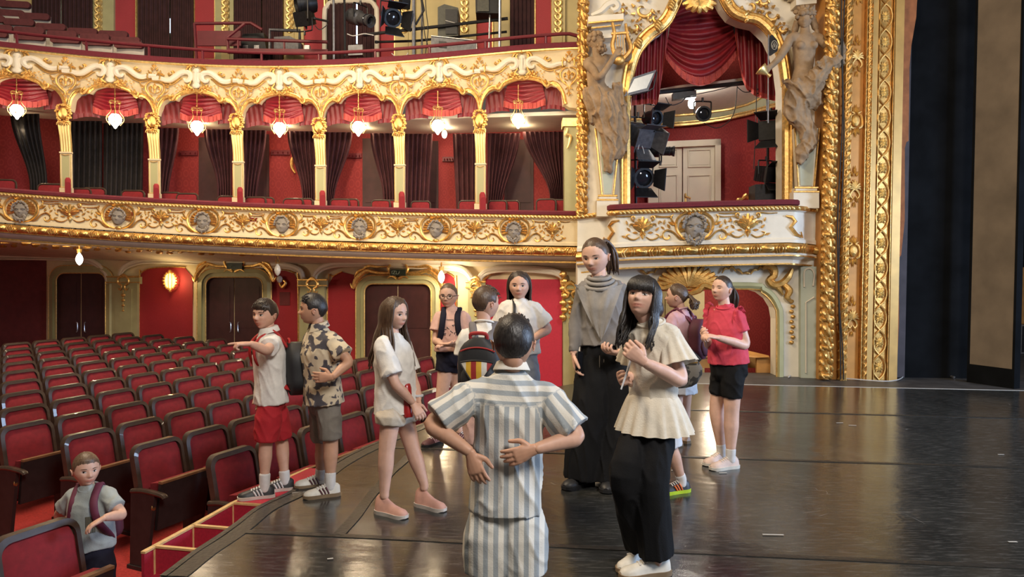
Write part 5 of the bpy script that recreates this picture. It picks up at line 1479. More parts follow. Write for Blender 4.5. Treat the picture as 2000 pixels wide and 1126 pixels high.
def gdrape(x0, x1, lab, y1=125):
    mb = MB(); df = lambda px: dG(px) - .12; n = max(4, int((x1 - x0) / 8)); rows = []
    for y in (-60, 20, y1):
        rows.append([at(x0 + (x1 - x0) * j / (n * 5), y, df(x0) + .03 * math.sin(j / 5 * 2 * PI)) for j in range(n * 5 + 1)])
    mb.slab(rows, FWD * .012); o = mb.build('door_curtain', 'gallery_curtain', None, angle=180); tag(o, lab, 'curtain')
gdrape(62, 118, 'dark curtain at the far left of the gallery wall'); gdrape(120, 180, 'dark curtain beside the leftmost gallery pilaster'); gdrape(269, 331, 'dark gallery curtain left of the slit of daylight'); gdrape(333, 377, 'dark gallery curtain right of the slit of daylight')
gdrape(457, 510, 'dark gallery curtain behind the control desk, left half'); gdrape(512, 552, 'dark gallery curtain behind the control desk, right half'); gdrape(640, 696, 'dark curtain behind the big spotlight, left of the light gap'); gdrape(699, 733, 'dark curtain behind the big spotlight, right of the light gap'); gdrape(996, 1044, 'dark curtain near the right end of the gallery')
for x, y0, y1 in ((115, 0, 50), (332, 36, 64), (697, -10, 85)):
    mb = MB(); wpoly(mb, [(x - 1.2, y1), (x - 1.2, y0), (x + 1.2, y0), (x + 1.2, y1)], .10, .01, dG); mb.build('daylight_slit', 'daylight_gap', gw, smooth=False)
g = MB(); wtube(g, [(634, 130), (634, 30), (638, 14), (650, 4), (690, 2), (722, 3), (733, 14), (736, 30), (736, 130)], .05, .10, dG, k=3, n=8); g.build('door_surround', 'ivory', gw)
mb = MB(); mb.slab([[tier_pt(px, 6, -.2, y2, d2)[0], at(px, 121, dG(px) + .05)] for px in np.linspace(-260, 1180, 40)], V((0, 0, -.06))); struct('floor.004', mb, 'maroon_paint', label='floor of the gallery', cat='floor')

def gseat_meshes():
    sh = MB(); pd = MB(); ar = MB(); st = MB()
    sh.slab([[V((x, .02 + .03 * (x / .24) ** 2, z)) for x in np.linspace(-.22, .22, 7)] for z in (.86, .7, .5, .36)], V((0, .025, 0)))
    pd.rbox((0, .0, .835), (.46, .07, .105), .04); st.box((0, -.14, .44), (.42, .06, .34)); 
    for x in (-.25,): ar.box((x, -.12, .50), (.05, .30, .12)); ar.box((x, -.05, .25), (.04, .06, .5))
    return [('shell', sh.mesh('shell', 'gallery_shell', angle=60)), ('pad', pd.mesh('pad', 'gallery_pad')), ('tip_seat', st.mesh('tip_seat', 'gallery_shell')), ('arm', ar.mesh('arm', 'black_metal'))]
mat('gallery_pad', (0.12, 0.026, 0.028), .8, var=.15, scale=20)
GS = gseat_meshes()
gs_list = []
for r, (dd_, ys_, xs_g) in enumerate(((.55, [(-40, 58), (30, 64), (125, 72), (190, 77), (250, 82), (330, 90)], [-15, 58, 128, 190, 252]), (1.25, [(-40, 46), (60, 54), (120, 61), (195, 68), (260, 75)], [-5, 58, 122, 186, 246]),
                                   (1.9, [(-40, 28), (40, 38), (100, 47), (160, 56), (230, 62)], [-20, 38, 100, 162, 222]), (2.35, [(-40, 10), (18, 20), (70, 27)], [-30, 18, 68]), (2.5, [(-40, -8), (20, 0), (45, 8)], [-20, 30]))):
    f = interp(ys_)
    for x in xs_g: gs_list.append((x, f(x), dd_))
gs_list += [(486, 116, .5), (548, 118, .5), (596, 117, .5), (440, 117, .5)]
rown = ['front row', 'second row', 'third row', 'fourth row', 'back row']
cnt = {}
for i, (x, y, dd_) in enumerate(gs_list):
    d = d1(x) + dd_; p = at(x, y, d); s = 56 * d / F / .46 * .97
    M = frame_to(V((p.x, p.y, p.z - .885 * s)), tier_pt(x, 0)[1]) @ Matrix.Rotation(PI, 4, 'Z') @ Matrix.Diagonal((s, s, s, 1))
    M = frame_to(V((p.x, p.y, p.z - .885 * s)), tier_pt(x, 0)[1]) @ Matrix.Scale(s, 4)
    rn = rown[{.55: 0, 1.25: 1, 1.9: 2, 2.35: 3, 2.5: 4}.get(dd_, 0)]
    cnt[rn] = cnt.get(rn, 0) + 1
    lab = 'pale gallery seat with maroon pad, %s, %s from the left' % (rn, ords[cnt[rn] - 1]) if i < len(gs_list) - 4 else 'low pale gallery seat before the control desk, %s from the left' % ords[{486: 1, 548: 2, 596: 3, 440: 0}[x]]
    r = thing('gallery_seat', M.translation, lab, 'seat', 'seats in the gallery')
    for nme, me in GS: shared(nme, me, M, r)

cd = thing('control_booth', at(500, 118, d1(500) + 1.7), 'maroon railed control booth in the middle of the gallery', 'booth')
dC = lambda px: d1(px) + 1.7
mb = MB(); wpoly(mb, [(385, 89), (385, 60), (470, 60), (470, 89)], .02, .04, dC); mb.build('side_panel', 'maroon_paint', cd, smooth=False)
mb = MB(); wpoly(mb, [(444, 104), (444, 94), (640, 96), (640, 104)], .25, .04, dC); mb.build('front_panel', 'maroon_paint', cd, smooth=False)
mb = MB(); wtube(mb, [(380, 46), (475, 45), (490, 45), (512, 58)], .03, .0, dC, k=1); wtube(mb, [(380, 46), (384, 118)], .03, 0, dC, k=1); wtube(mb, [(478, 46), (444, 74), (446, 100)], .03, .2, dC, k=1); wtube(mb, [(444, 76), (640, 82)], .03, .25, dC, k=1); wtube(mb, [(555, 80), (555, 100)], .02, .25, dC, k=1); wtube(mb, [(465, 78), (465, 98)], .02, .25, dC, k=1); mb.build('rail', 'maroon_paint', cd)
mc = thing('mixing_console', at(500, 100, d1(500) + 1.9), 'dark mixing console with a small screen frame in the control booth', 'console'); dM = lambda px: d1(px) + 2.0
mb = MB(); wpoly(mb, [(468, 98), (474, 66), (515, 64), (520, 98)], 0, .25, dM); mb.build('desk_body', 'black_metal', mc, smooth=False)
mb = MB(); wpoly(mb, [(535, 98), (535, 72), (565, 70), (585, 80), (585, 98)], 0, .25, dM); mb.build('screen_back', 'grey_metal', mc, smooth=False)
mb = MB(); wtube(mb, [(527, 98), (527, 58), (585, 60), (586, 96)], .035, .1, dM, k=1); mb.build('light_bar', 'grey_metal', mc)
for x in (478, 500, 598):
    mb = MB(); wpoly(mb, [(x - 4, 96), (x - 4, 88), (x + 6, 88), (x + 6, 96)], .05, .1, dM); mb.build('button_block', 'steel', mc, smooth=False)

def stage_light(px, py, d, r, ln, yaw, pitch, lab, kind='fresnel', doors=True, hang=1, body='black_metal', yoke=True):
    """lantern seen at px,py; r = radius px, ln = length px; yaw/pitch of the beam seen from the camera (yaw 0 = at viewer, + = to the right)"""
    k = d / F; p = at(px, py, d); R = r * k; L = ln * k
    t = thing('stage_light', p, lab, 'stage light', 'theatre lanterns')
    dirv = V((math.sin(yaw) * math.cos(pitch), -math.cos(yaw) * math.cos(pitch), math.sin(pitch)))
    M = dirv.to_track_quat('Z', 'Y').to_matrix()
    mb = MB()
    if kind == 'profile': mb.lathe([(R * .9, -L * .5), (R, -L * .45), (R, -L * .05), (R * .72, 0), (R * .72, L * .42), (R * .85, L * .44), (R * .85, L * .5), (R * .6, L * .5), (R * .6, L * .4)], 14, p, M)
    elif kind == 'box': 
        mb.box(p, (R * 2, R * 1.9, L), M)
        for q in (-.3, -.1, .1, .3): mb.box(p + M @ V((0, 0, q * L)), (R * 2.1, R * 2.0, L * .05), M)
    else: mb.lathe([(R * .55, -L * .5), (R * .8, -L * .45), (R * .95, -L * .2), (R, 0), (R, L * .35), (R * 1.08, L * .36), (R * 1.08, L * .5), (R * .82, L * .5), (R * .82, L * .3)], 16, p, M)
    mb.build('housing', body, t, angle=35)
    ln_ = MB(); ln_.lathe([(R * .8, L * .32), (R * .6, L * .38), (R * .3, L * .41), (.001, L * .42)], 14, p, M); ln_.build('lens', 'lens_glass', t)
    if doors:
        for a in range(4):
            q = MB(); Rz = M @ rotm('Z', a * PI / 2)
            w1, w2, l2 = R * .8, R * 1.15, R * 1.3
            vs = [V((-w1, R * 1.0, L * .5)), V((w1, R * 1.0, L * .5)), V((w2, R * 1.75, L * .5 + l2)), V((-w2, R * 1.75, L * .5 + l2))]
            vs = [Rz @ v + p for v in vs]; nn = (Rz @ V((0, .012, 0)))
            q.hexa([vs[0], vs[1], vs[2], vs[3]] + [v + nn for v in vs]); q.build('barn_door', body, t, smooth=False)
    if yoke:
        y = MB(); side = dirv.cross(V((0, 0, 1))).normalized(); hz = V((0, 0, hang))
        y.tube(spl([p + side * R * 1.15, p + side * R * 1.2 + hz * R * 1.5, p + side * R * .9 + hz * R * 1.75, p - side * R * .9 + hz * R * 1.75, p - side * R * 1.2 + hz * R * 1.5, p - side * R * 1.15], 3), .012, 5)
        y.tube([p + hz * R * 1.7, p + hz * R * 2.3], .018, 6); y.build('yoke', 'black_metal', t)
    return t
dd_ = d1(700)
stage_light(598, 6, 13.0, 22, 40, -1.2, -.2, 'black lantern at the top of the gallery left of the scaffold pole', doors=False, hang=-1)
stage_light(595, 36, 13.0, 14, 32, -.3, -.4, 'small black lantern on an arm at the left scaffold pole', 'box', doors=False, hang=-1)
stage_light(704, 36, 12.7, 15, 62, .95, -.35, 'large grey barrel spotlight on the gallery scaffold', 'profile', doors=False, body='grey_metal')
stage_light(763, 34, 12.6, 17, 30, .5, -.35, 'black lantern with spread barn doors beside the barrel spotlight')
stage_light(790, 8, 13.4, 9, 16, .6, -.2, 'small black lantern high on the gallery wall', 'box', doors=False, yoke=False)
def pole(pts, d, r, lab, m='grey_metal', name='scaffold_pole'):
    mb = MB(); P = [at(x, y, d + (q if q else 0)) for x, y, *z in pts for q in (z[0] if z else 0,)]
    mb.tube(P, r, 8); mb.lathe([(r * 1.3, -.02), (r * 1.3, .02)], 8, P[0]); o = mb.build(name, m); return tag(o, lab, 'pole', 'scaffold poles in the gallery')
pole([(651, -60), (652, 122)], 12.45, .022, 'steel scaffold pole left of the barrel spotlight', 'steel'); pole([(808, -60), (808, 114)], 12.5, .03, 'thick steel scaffold pole in the middle of the gallery', 'steel'); pole([(824, -60), (824, 112)], 12.75, .016, 'thin steel pole beside the thick scaffold pole', 'steel')
pole([(977, -60), (976, 96)], 12.4, .025, 'steel pole under the right-hand loudspeaker', 'steel'); pole([(957, 24), (955, 98)], 12.6, .016, 'thin speaker stand pole right of the grey case', 'steel')
pole([(712, 68), (800, 58), (992, 36)], 12.65, .028, 'black horizontal pipe across the right half of the gallery', 'black_metal'); pole([(735, 82), (810, 80), (990, 62)], 12.95, .022, 'lower black rail across the right half of the gallery', 'black_metal'); pole([(672, -40), (674, 110)], 12.6, .02, 'dark scaffold pole behind the barrel spotlight', 'black_metal')
pole([(815, -40), (828, 20), (812, 48)], 12.6, .018, 'bent dark brace of the middle scaffold', 'black_metal'); pole([(614, 36), (642, 42)], 12.9, .02, 'short dark arm holding the small lantern', 'black_metal')
def gbox(name, pts, d, dep, m, lab, cat, extra=None):
    t = thing(name, at(sum(p[0] for p in pts) / len(pts), max(p[1] for p in pts), d), lab, cat); mb = MB(); wpoly(mb, pts, 0, dep, lambda px: d); mb.build('cabinet', m, t, smooth=False)
    if extra: extra(t)
    return t
def grille(x0, x1, y0, y1, d, m):
    def f(t):
        mb = MB(); wpoly(mb, [(x0, y1), (x0, y0), (x1, y0), (x1, y1)], .01, .01, lambda px: d); mb.build('grille', m, t, smooth=False)
        s = MB(); wtube(s, [(x0, (y0 + y1) / 2 - 2), (x1, (y0 + y1) / 2 + 4)], .006, .02, lambda px: d, k=1); s.build('strap', 'white_cable', t)
    return f
mat('speaker', (0.055, 0.055, 0.042), .6, var=.2, scale=30)
gbox('loudspeaker', [(855, 72), (855, 14), (868, 8), (895, 15), (895, 70)], 12.7, .45, 'speaker', 'tall olive-black loudspeaker standing on the grey case', 'loudspeaker', grille(870, 893, 18, 66, 12.68, 'black_metal'))
gbox('loudspeaker', [(929, 24), (928, -40), (974, -40), (974, 26)], 12.5, .4, 'black_metal', 'black loudspeaker cut by the top edge above the gallery', 'loudspeaker', grille(932, 955, -38, 22, 12.48, 'speaker'))
def clasp(t):
    mb = MB(); wpoly(mb, [(857, 92), (857, 80), (872, 81), (872, 93)], .02, .02, lambda px: 12.5); mb.build('recessed_handle', 'black_metal', t, smooth=False)
    mb = MB(); wtube(mb, [(842, 70), (931, 79), (931, 110)], .012, .01, lambda px: 12.5, k=1); mb.build('edge_strip', 'steel', t)
gbox('equipment_case', [(842, 112), (842, 69), (931, 78), (931, 108)], 12.5, .5, 'grey_metal', 'grey equipment case at the gallery rail', 'case', clasp)
gbox('monitor', [(680, 108), (680, 88), (708, 87), (708, 107)], 12.5, .12, 'grey_metal', 'small grey monitor box behind the gallery rail', 'monitor')
def cable(pts, d, lab, r=.008, m='cable', df=None):
    mb = MB(); mb.tube(spl([at(x, y, (df(x) if df else d)) for x, y in pts], 6), r, 5); return tag(mb.build('cable', m), lab, 'cable')
cable([(678, 66), (690, 70), (710, 66), (720, 67), (730, 69)], 12.55, 'pale cable sagging below the barrel spotlight', .009, 'white_cable'); cable([(765, 104), (775, 112), (790, 112), (797, 103)], 12.4, 'pale cable loop hanging over the gallery rail', .008, 'white_cable')
cable([(830, -30), (832, 20), (836, 60), (830, 110)], 12.6, 'black cable running down the middle scaffold'); cable([(822, 0), (826, 30), (830, 70), (838, 95)], 12.62, 'second black cable on the middle scaffold'); cable([(615, 50), (625, 58), (640, 48)], 12.8, 'black cable drooping from the small lantern')

dx = dS(1270) + .55
stage_light(1272, 231, dx, 15, 34, .5, -.15, 'upper left lantern with barn doors in the stage box'); stage_light(1246, 263, dx - .1, 19, 52, .45, -.45, 'large grey lantern leaning at the left of the stage box', 'box', body='grey_metal', hang=1)
stage_light(1290, 295, dx, 12, 54, 1.25, -.05, 'slim black profile spot pointing right in the stage box', 'profile', doors=False, hang=-1); stage_light(1253, 346, dx - .05, 19, 34, .15, -.2, 'lowest left lantern in the stage box facing the stage')
stage_light(1372, 223, dS(1372) + .7, 14, 20, .05, -.1, 'round black lantern hanging at the centre of the stage box', doors=False)
stage_light(1505, 255, dS(1500) + .5, 19, 34, -.55, -.1, 'largest right-hand lantern with wide barn doors in the stage box', 'box'); stage_light(1496, 340, dS(1500) + .5, 15, 32, .35, -.2, 'lower right lantern above the black loudspeaker in the stage box', 'box')
pole([(1240, 185), (1242, 400)], dS(1240) + .75, .022, 'black lighting boom at the left of the stage box', 'black_metal', 'lighting_boom'); pole([(1499, 160), (1500, 400)], dS(1500) + .75, .022, 'black lighting boom at the right of the stage box', 'black_metal', 'lighting_boom')
pole([(1286, 180), (1350, 173), (1470, 160)], dS(1370) + .62, .035, 'black pipe slung across the stage box below the swag', 'black_metal', 'lighting_bar')
gbox('loudspeaker', [(1475, 400), (1475, 360), (1520, 358), (1520, 400)], dS(1500) + .4, .3, 'black_metal', 'black loudspeaker behind the stage-box rail', 'loudspeaker')
gbox('ballast_box', [(1315, 194), (1315, 181), (1360, 176), (1360, 189)], dS(1370) + .55, .12, 'black_metal', 'slim black ballast box on the stage-box pipe', 'box')
fl = thing('floodlight', at(1250, 165, dS(1250) + .02), 'flat white-faced floodlight tilted at the left of the stage box', 'floodlight'); 
df_ = lambda px: dS(1250) + .0 - .03
mb = MB(); wpoly(mb, [(1219, 188), (1236, 151), (1282, 136), (1266, 177)], .04, .10, df_); mb.build('frame', 'grey_metal', fl, smooth=False)
mb = MB(); wpoly(mb, [(1225, 182), (1239, 154), (1277, 142), (1263, 172)], .055, .02, df_); mb.build('panel', 'screen_face', fl, smooth=False)
mb = MB(); wtube(mb, [(1262, 180), (1276, 172), (1283, 140)], .012, -.02, df_, k=1); mb.build('bracket', 'black_metal', fl)
bl = thing('ceiling_bulb', at(1351, 200, dS(1351) + 1.0), 'bright bare bulb hanging inside the stage box', 'lamp'); mb = MB(); mb.ball(at(1351, 202, dS(1351) + 1.0), (.06, .06, .085), 12, 8); mb.build('globe', 'bulb', bl)
mb = MB(); p = at(1351, 202, dS(1351) + 1.0); mb.tube([p + V((0, 0, .07)), p + V((0, 0, .14))], .03, 8); mb.build('socket', 'black_metal', bl)
point('box_bulb_light', p + V((0, -.1, -.05)), 22, (1.0, .93, .82))
for i, (pts, lab) in enumerate((([(1300, 190), (1310, 205), (1330, 200), (1345, 188), (1400, 176), (1440, 165)], 'black cable looping along the stage-box pipe'), ([(1440, 168), (1436, 210), (1425, 235), (1400, 250), (1375, 240)], 'black cable arcing from the pipe to the round lantern'),
        ([(1478, 165), (1476, 250), (1472, 330)], 'black cable hanging straight at the right of the stage box'), ([(1440, 170), (1455, 180), (1475, 176), (1490, 170), (1480, 182), (1462, 176)], 'coil of black cable at the right end of the pipe'), ([(1252, 270), (1246, 295), (1254, 318), (1258, 300), (1254, 285)], 'pale cable looped on the left lantern'))):
    cable(pts, dS(1400) + .5, lab, .007, 'white_cable' if i == 4 else 'cable')
an = thing('antenna_paddle', at(1511, 115, dS(1511) - .25), 'black antenna paddle with a white ring emblem by the right statue', 'antenna'); dA = lambda px: dS(1511) - .25
mb = MB(); wpoly(mb, [(1502, 108), (1502, 84), (1504, 70), (1508, 67), (1518, 78), (1521, 88), (1518, 100), (1506, 108)], 0, .02, dA); mb.build('paddle', 'black_metal', an, smooth=False)
mb = MB(); wtube(mb, [(1512.5 + 5.5 * math.cos(t), 88 + 8.5 * math.sin(t)) for t in np.linspace(0, 2 * PI, 20)], .006, .008, dA, k=1)
for q in range(3):
    a = q * 2 * PI / 3 - PI / 2; wtube(mb, [(1512.5 + 2.2 * math.cos(a) + 1.6 * math.cos(t), 88.5 + 3 * math.sin(a) + 2.4 * math.sin(t)) for t in np.linspace(0, 2 * PI, 12)], .004, .008, dA, k=1)
mb.build('emblem', 'tape_white', an)
mb = MB(); wtube(mb, [(1501, 68), (1500, 170), (1500, 240)], .01, -.01, dA, k=1); mb.build('mast', 'steel', an)

for i, (x, y, on, lab) in enumerate(((155, 505, 1, 'lit pear-shaped bulb under the tier by the far left door'), (542, 526, 0, 'unlit pear-shaped bulb under the tier above the pointing boy'), (862, 540, 1, 'lit pear-shaped bulb under the tier above the girl with glasses'))):
    d = 12.9 - .0006 * x; p = at(x, y, d); k = d / F
    t = thing('pendant_bulb', p, lab, 'lamp'); mb = MB(); mb.lathe([(.3, 13), (2, 11), (5.5, 5), (7, -1), (5.5, -7), (3, -11), (.5, -13)], 12); 
    shared('globe', mb.mesh('globe', 'bulb' if on else 'opal'), Matrix.Translation(p) @ Matrix.Scale(k * .95, 4), t)
    s = MB(); s.tube([p + V((0, 0, .10)), p + V((0, 0, .17))], [.035, .045], 8); s.tube([p + V((0, 0, .17)), p + V((0, 0, .24))], .012, 6); s.build('fitting', 'brass', t)
    if on: point('pendant_light', p + V((0, -.14, -.05)), 30 if x < 300 else 18)
sc = thing('wall_sconce', wp(332, 548, .1), 'glowing golden oval sconce on the red wall between two doors', 'lamp')
mb = MB(); mb.ball(wp(332, 548, .08), (.12, .05, .155), 12, 8); mb.build('glass', 'sconce_glow', sc)
g = MB()
for k in range(18):
    a = k * 2 * PI / 18; g.ball(wp(332 + 13 * math.cos(a), 548 + 17 * math.sin(a), .12), .026, 6, 5)
for q in np.linspace(-8, 8, 4): wtube(g, [(332 + q, 534), (332 + q * 1.3, 548), (332 + q, 562)], .008, .15)
g.ball(wp(332, 530, .14), .04, 6, 5); g.ball(wp(332, 567, .14), (.03, .03, .05), 6, 5); g.build('gilt_cage', 'gold', sc)
point('sconce_light', wp(332, 548, .35), 6, (1, .75, .35))
sc = thing('wall_sconce', wp(546, 551, .1), 'unlit small sconce on the red wall behind the pointing boy', 'lamp'); mb = MB(); mb.ball(wp(546, 545, .12), (.06, .06, .07), 10, 8); mb.build('glass', 'opal', sc)
g = MB(); wtube(g, [(546, 552), (552, 560), (558, 552), (552, 545)], [.02, .04, .03, .02], .08); g.build('gilt_arm', 'old_gold', sc)
def seat_meshes():
    """theatre tip-up seat; local x along the row, +y = towards the stage (the sitter's front), z up"""
    W = .47
    fr = MB(); cu = MB(); sb = MB(); sc = MB(); ed = MB(); ar = MB(); st = MB()
    tilt = .20
    def B(x, y, z):            # back plane, leaning away from the stage
        return V((x, y - tilt * (z - .40), z))
    def outline(w, z0, z1, r, n=5):
        p = [(-w / 2, z0)]
        for k in range(n + 1): a = PI - k * PI / 2 / n; p.append((-w / 2 + r + r * math.cos(a), z1 - r + r * math.sin(a)))
        for k in range(n + 1): a = PI / 2 - k * PI / 2 / n; p.append((w / 2 - r + r * math.cos(a), z1 - r + r * math.sin(a)))
        p.append((w / 2, z0)); return p
    out = outline(W, .30, .93, .085); inn = outline(W - .062, .30, .898, .062)
    n = len(out); vs = []
    for (o, i) in zip(out, inn):
        bow = .012
        vs += [B(o[0], -.03, o[1]), B(o[0], .022, o[1]), B(i[0], .028, i[1]), B(i[0], .0, i[1]), B(i[0] * .98, -.03, i[1])]
    fs = []
    for k in range(n - 1):
        for j in range(4): fs.append((k * 5 + j, k * 5 + j + 1, (k + 1) * 5 + j + 1, (k + 1) * 5 + j))
        fs.append((k * 5 + 4, k * 5, (k + 1) * 5, (k + 1) * 5 + 4))
    fr.add(vs, fs)
    rows = [[B(x, -.022, z) for x in np.linspace(-W / 2 + .03, W / 2 - .03, 3)] for z in (.88, .6, .30)]
    fr.slab(rows, V((0, .02, 0)))
    rows = []
    for i in range(8):
        t = i / 7; z = .898 - t * .57; row = []
        for j in range(9):
            u = -1 + j / 4; e = (1 - abs(u) ** 6) * (1 - abs(2 * t - 1) ** 8)
            row.append(B(u * (W - .062) / 2 * (1 if 0 < i else .86), .006 + .035 * e, z))
        rows.append(row)
    cu.slab(rows, V((0, -.02, 0)))
    a = .14
    def S(x, y, z): return V((x, .09 + y + a * (z - .36), z))
    sc.hexa([S(-.205, -.05, .34), S(.205, -.05, .34), S(.205, .045, .34), S(-.205, .045, .34), S(-.205, -.06, .66), S(.205, -.06, .66), S(.205, .045, .675), S(-.205, .045, .675)])
    sb.hexa([S(-.225, .045, .31), S(.225, .045, .31), S(.225, .075, .31), S(-.225, .075, .31), S(-.225, .045, .672), S(.225, .045, .672), S(.225, .075, .672), S(-.225, .075, .672)])
    ed.hexa([S(-.226, .042, .672), S(.226, .042, .672), S(.226, .080, .672), S(-.226, .080, .672), S(-.226, .042, .690), S(.226, .042, .690), S(.226, .080, .690), S(-.226, .080, .690)])
    ar.tube(spl([(.26, -.06, .60), (.26, .06, .615), (.26, .20, .61), (.26, .27, .60), (.26, .285, .585)], 4), [.026] * 17, 8, flat=.75)
    st.hexa([V((x, y, z)) for z, y0, y1 in ((0.0, -.08, .09), (.60, -.06, .19)) for x, y in ((.245, y0), (.275, y0), (.275, y1), (.245, y1))])
    st.hexa([V((x, y, z)) for z, y0, y1 in ((0.0, -.10, .12), (.03, -.10, .12)) for x, y in ((.235, y0), (.285, y0), (.285, y1), (.235, y1))])
    return [('back_frame', fr.mesh('back_frame', 'chair_wood', angle=45)), ('back_cushion', cu.mesh('back_cushion', 'red_cushion', angle=60)), ('seat_cushion', sc.mesh('seat_cushion', 'red_cushion', smooth=False)),
            ('seat_board', sb.mesh('seat_board', 'dark_seat', smooth=False)), ('seat_edge', ed.mesh('seat_edge', 'seat_edge', smooth=False)), ('armrest', ar.mesh('armrest', 'chair_wood')), ('standard', st.mesh('standard', 'dark_seat', smooth=False))]
mat('dark_seat', (0.022, 0.014, 0.013), .55, var=.3, scale=12); mat('seat_edge', (0.20, 0.10, 0.045), .4, var=.2, scale=20)
SM = seat_meshes()
pl = MB(); pl.ball((.26, .165, .50), (.022, .01, .028), 10, 6); PLM = pl.mesh('number_plate', 'brass')
seat_rot = math.atan2(-RN.y, -RN.x) - PI / 2
rowname = ['front row by the stage', 'second row', 'third row', 'fourth row', 'fifth row', 'sixth row', 'seventh row', 'eighth row', 'ninth row', 'tenth row', 'eleventh row', 'twelfth row', 'thirteenth row', 'fourteenth row']
PITCH_R = .755; PITCH_S = .505
def proj(p):
    q = p - CP; d = q.dot(FWD); return 1000 + q.dot(RGT) / d * F, 563 - q.dot(UPV) / d * F, d
seats = []
for r in range(0, 12):
    k = 0
    for s in range(0, 30):
        if r == 0 and s < -2: continue
        q = ROW0 + RN * (r * PITCH_R) + RU * (s * PITCH_S - .03 * r)
        z = parterre_z(q); c = V((q.x, q.y, z))
        if depth_of(c) < 2.2: continue
        px, py, d = proj(c + V((0, 0, .9)))
        if px < -170 or px > 1000 or py > 1180: continue
        if d > dW(px) - 1.3: continue
        if q.x > edge_x(q.y) - .30: continue
        if r == 0 and s in (-2,): continue
        seats.append((r, c)); k += 1
near = [V((-2.47, 3.92, PZ)), V((-2.70, 3.42, PZ))]
cnt = {}
for r, c in seats + [(-1, p) for p in near]:
    vis = proj(c + V((0, 0, .8)))[0] > -22
    if vis or r < 0: cnt[r] = cnt.get(r, 0) + 1
    if not vis and r >= 0: cnt['o', r] = cnt.get(('o', r), 0) + 1; lab = 'red velvet theatre seat beyond the left edge, %s, %s on that side' % (rowname[r], ords[cnt['o', r] - 1])
    elif r >= 0: lab = 'red velvet theatre seat, %s, %s from the left' % (rowname[r], ords[cnt[r] - 1])
    else: lab = ['red theatre seat at the bottom left before the small boy', 'red theatre seat cut by the bottom left corner'][cnt[r] - 1]
    t = thing('theatre_seat', c, lab, 'seat', 'red theatre seats of the parterre', rz=seat_rot)
    for nme, me in SM:
        o = bpy.data.objects.new(nme, me); COL.objects.link(o); o.parent = t
    if cnt.get(r) == 1 and r < 4 or r < 0:
        o = bpy.data.objects.new('number_plate', PLM); COL.objects.link(o); o.parent = t
def skin_mat(name, col):
    m, nt, b = nm(name)
    at_ = node(nt, 'ShaderNodeVertexColor'); at_.layer_name = 'tint'
    tc = node(nt, 'ShaderNodeTexCoord'); nz = node(nt, 'ShaderNodeTexNoise', Scale=30.0, Detail=3.0); nt.links.new(tc.outputs['Object'], nz.inputs['Vector'])
    r = ramp(nt, [(.3, tuple(c * .94 for c in col)), (.7, tuple(min(1, c * 1.05) for c in col))]); nt.links.new(nz.outputs[0], r.inputs[0])
    mx = node(nt, 'ShaderNodeMixRGB', _blend_type='MULTIPLY', Fac=1.0); nt.links.new(r.outputs[0], mx.inputs[1]); nt.links.new(at_.outputs[0], mx.inputs[2]); nt.links.new(mx.outputs[0], b.inputs['Base Color'])
    b.inputs['Roughness'].default_value = .5; b.inputs['Subsurface Weight'].default_value = .06; b.inputs['Subsurface Radius'].default_value = (.01, .004, .002)
    MAT[name] = m
skin_mat('skin_fair', (0.62, 0.37, 0.27)); skin_mat('skin_mid', (0.52, 0.29, 0.19)); skin_mat('skin_pale', (0.66, 0.41, 0.31))
def hair_mat(name, col, hi):
    m, nt, b = nm(name); tc = node(nt, 'ShaderNodeTexCoord'); mp = node(nt, 'ShaderNodeMapping'); mp.inputs['Scale'].default_value = (90, 90, 8); nt.links.new(tc.outputs['Object'], mp.inputs[0])
    nz = node(nt, 'ShaderNodeTexNoise', Scale=2.0, Detail=3.0); nt.links.new(mp.outputs[0], nz.inputs['Vector'])
    r = ramp(nt, [(.35, col), (.7, hi)]); nt.links.new(nz.outputs[0], r.inputs[0]); nt.links.new(r.outputs[0], b.inputs['Base Color']); b.inputs['Roughness'].default_value = .42
    bp = node(nt, 'ShaderNodeBump', Strength=.5, Distance=.004); nt.links.new(nz.outputs[0], bp.inputs['Height']); nt.links.new(bp.outputs[0], b.inputs['Normal'])
    MAT[name] = m
hair_mat('hair_black', (0.010, 0.008, 0.008), (0.030, 0.024, 0.022)); hair_mat('hair_dark', (0.022, 0.014, 0.010), (0.055, 0.036, 0.026)); hair_mat('hair_brown', (0.050, 0.028, 0.016), (0.115, 0.068, 0.040)); hair_mat('hair_light', (0.085, 0.048, 0.026), (0.17, 0.105, 0.062))
mat('eye_white', (0.70, 0.66, 0.62), .2, var=.02); mat('eye_iris', (0.035, 0.02, 0.014), .12, var=.1); mat('eye_lash', (0.02, 0.014, 0.012), .6)
def cloth(name, col, rough=.85, var=.07, **k): return mat(name, col, rough, var=var, scale=k.pop('scale', 30), bump=k.pop('bump', .15), bscale=k.pop('bscale', 160), sheen=k.pop('sheen', .15), **k)
cloth('white_cotton', (0.72, 0.69, 0.64)); cloth('cream_cotton', (0.66, 0.60, 0.49), bump=.2, bscale=140); cloth('red_cotton', (0.40, 0.012, 0.020)); cloth('grey_short', (0.185, 0.165, 0.140)); cloth('pale_denim', (0.50, 0.43, 0.34)); cloth('navy', (0.015, 0.015, 0.028), sheen=0, spec=.2); cloth('peach', (0.64, 0.40, 0.34)); cloth('black_cloth', (0.008, 0.008, 0.009), sheen=0, spec=.2); cloth('grey_knit', (0.19, 0.175, 0.165)); cloth('coral', (0.56, 0.050, 0.085)); cloth('tee_grey', (0.30, 0.33, 0.32)); cloth('denim_grey', (0.24, 0.26, 0.30)); cloth('pink_tee', (0.50, 0.30, 0.34)); cloth('sock_white', (0.62, 0.60, 0.58)); cloth('ice_white', (0.58, 0.60, 0.64))
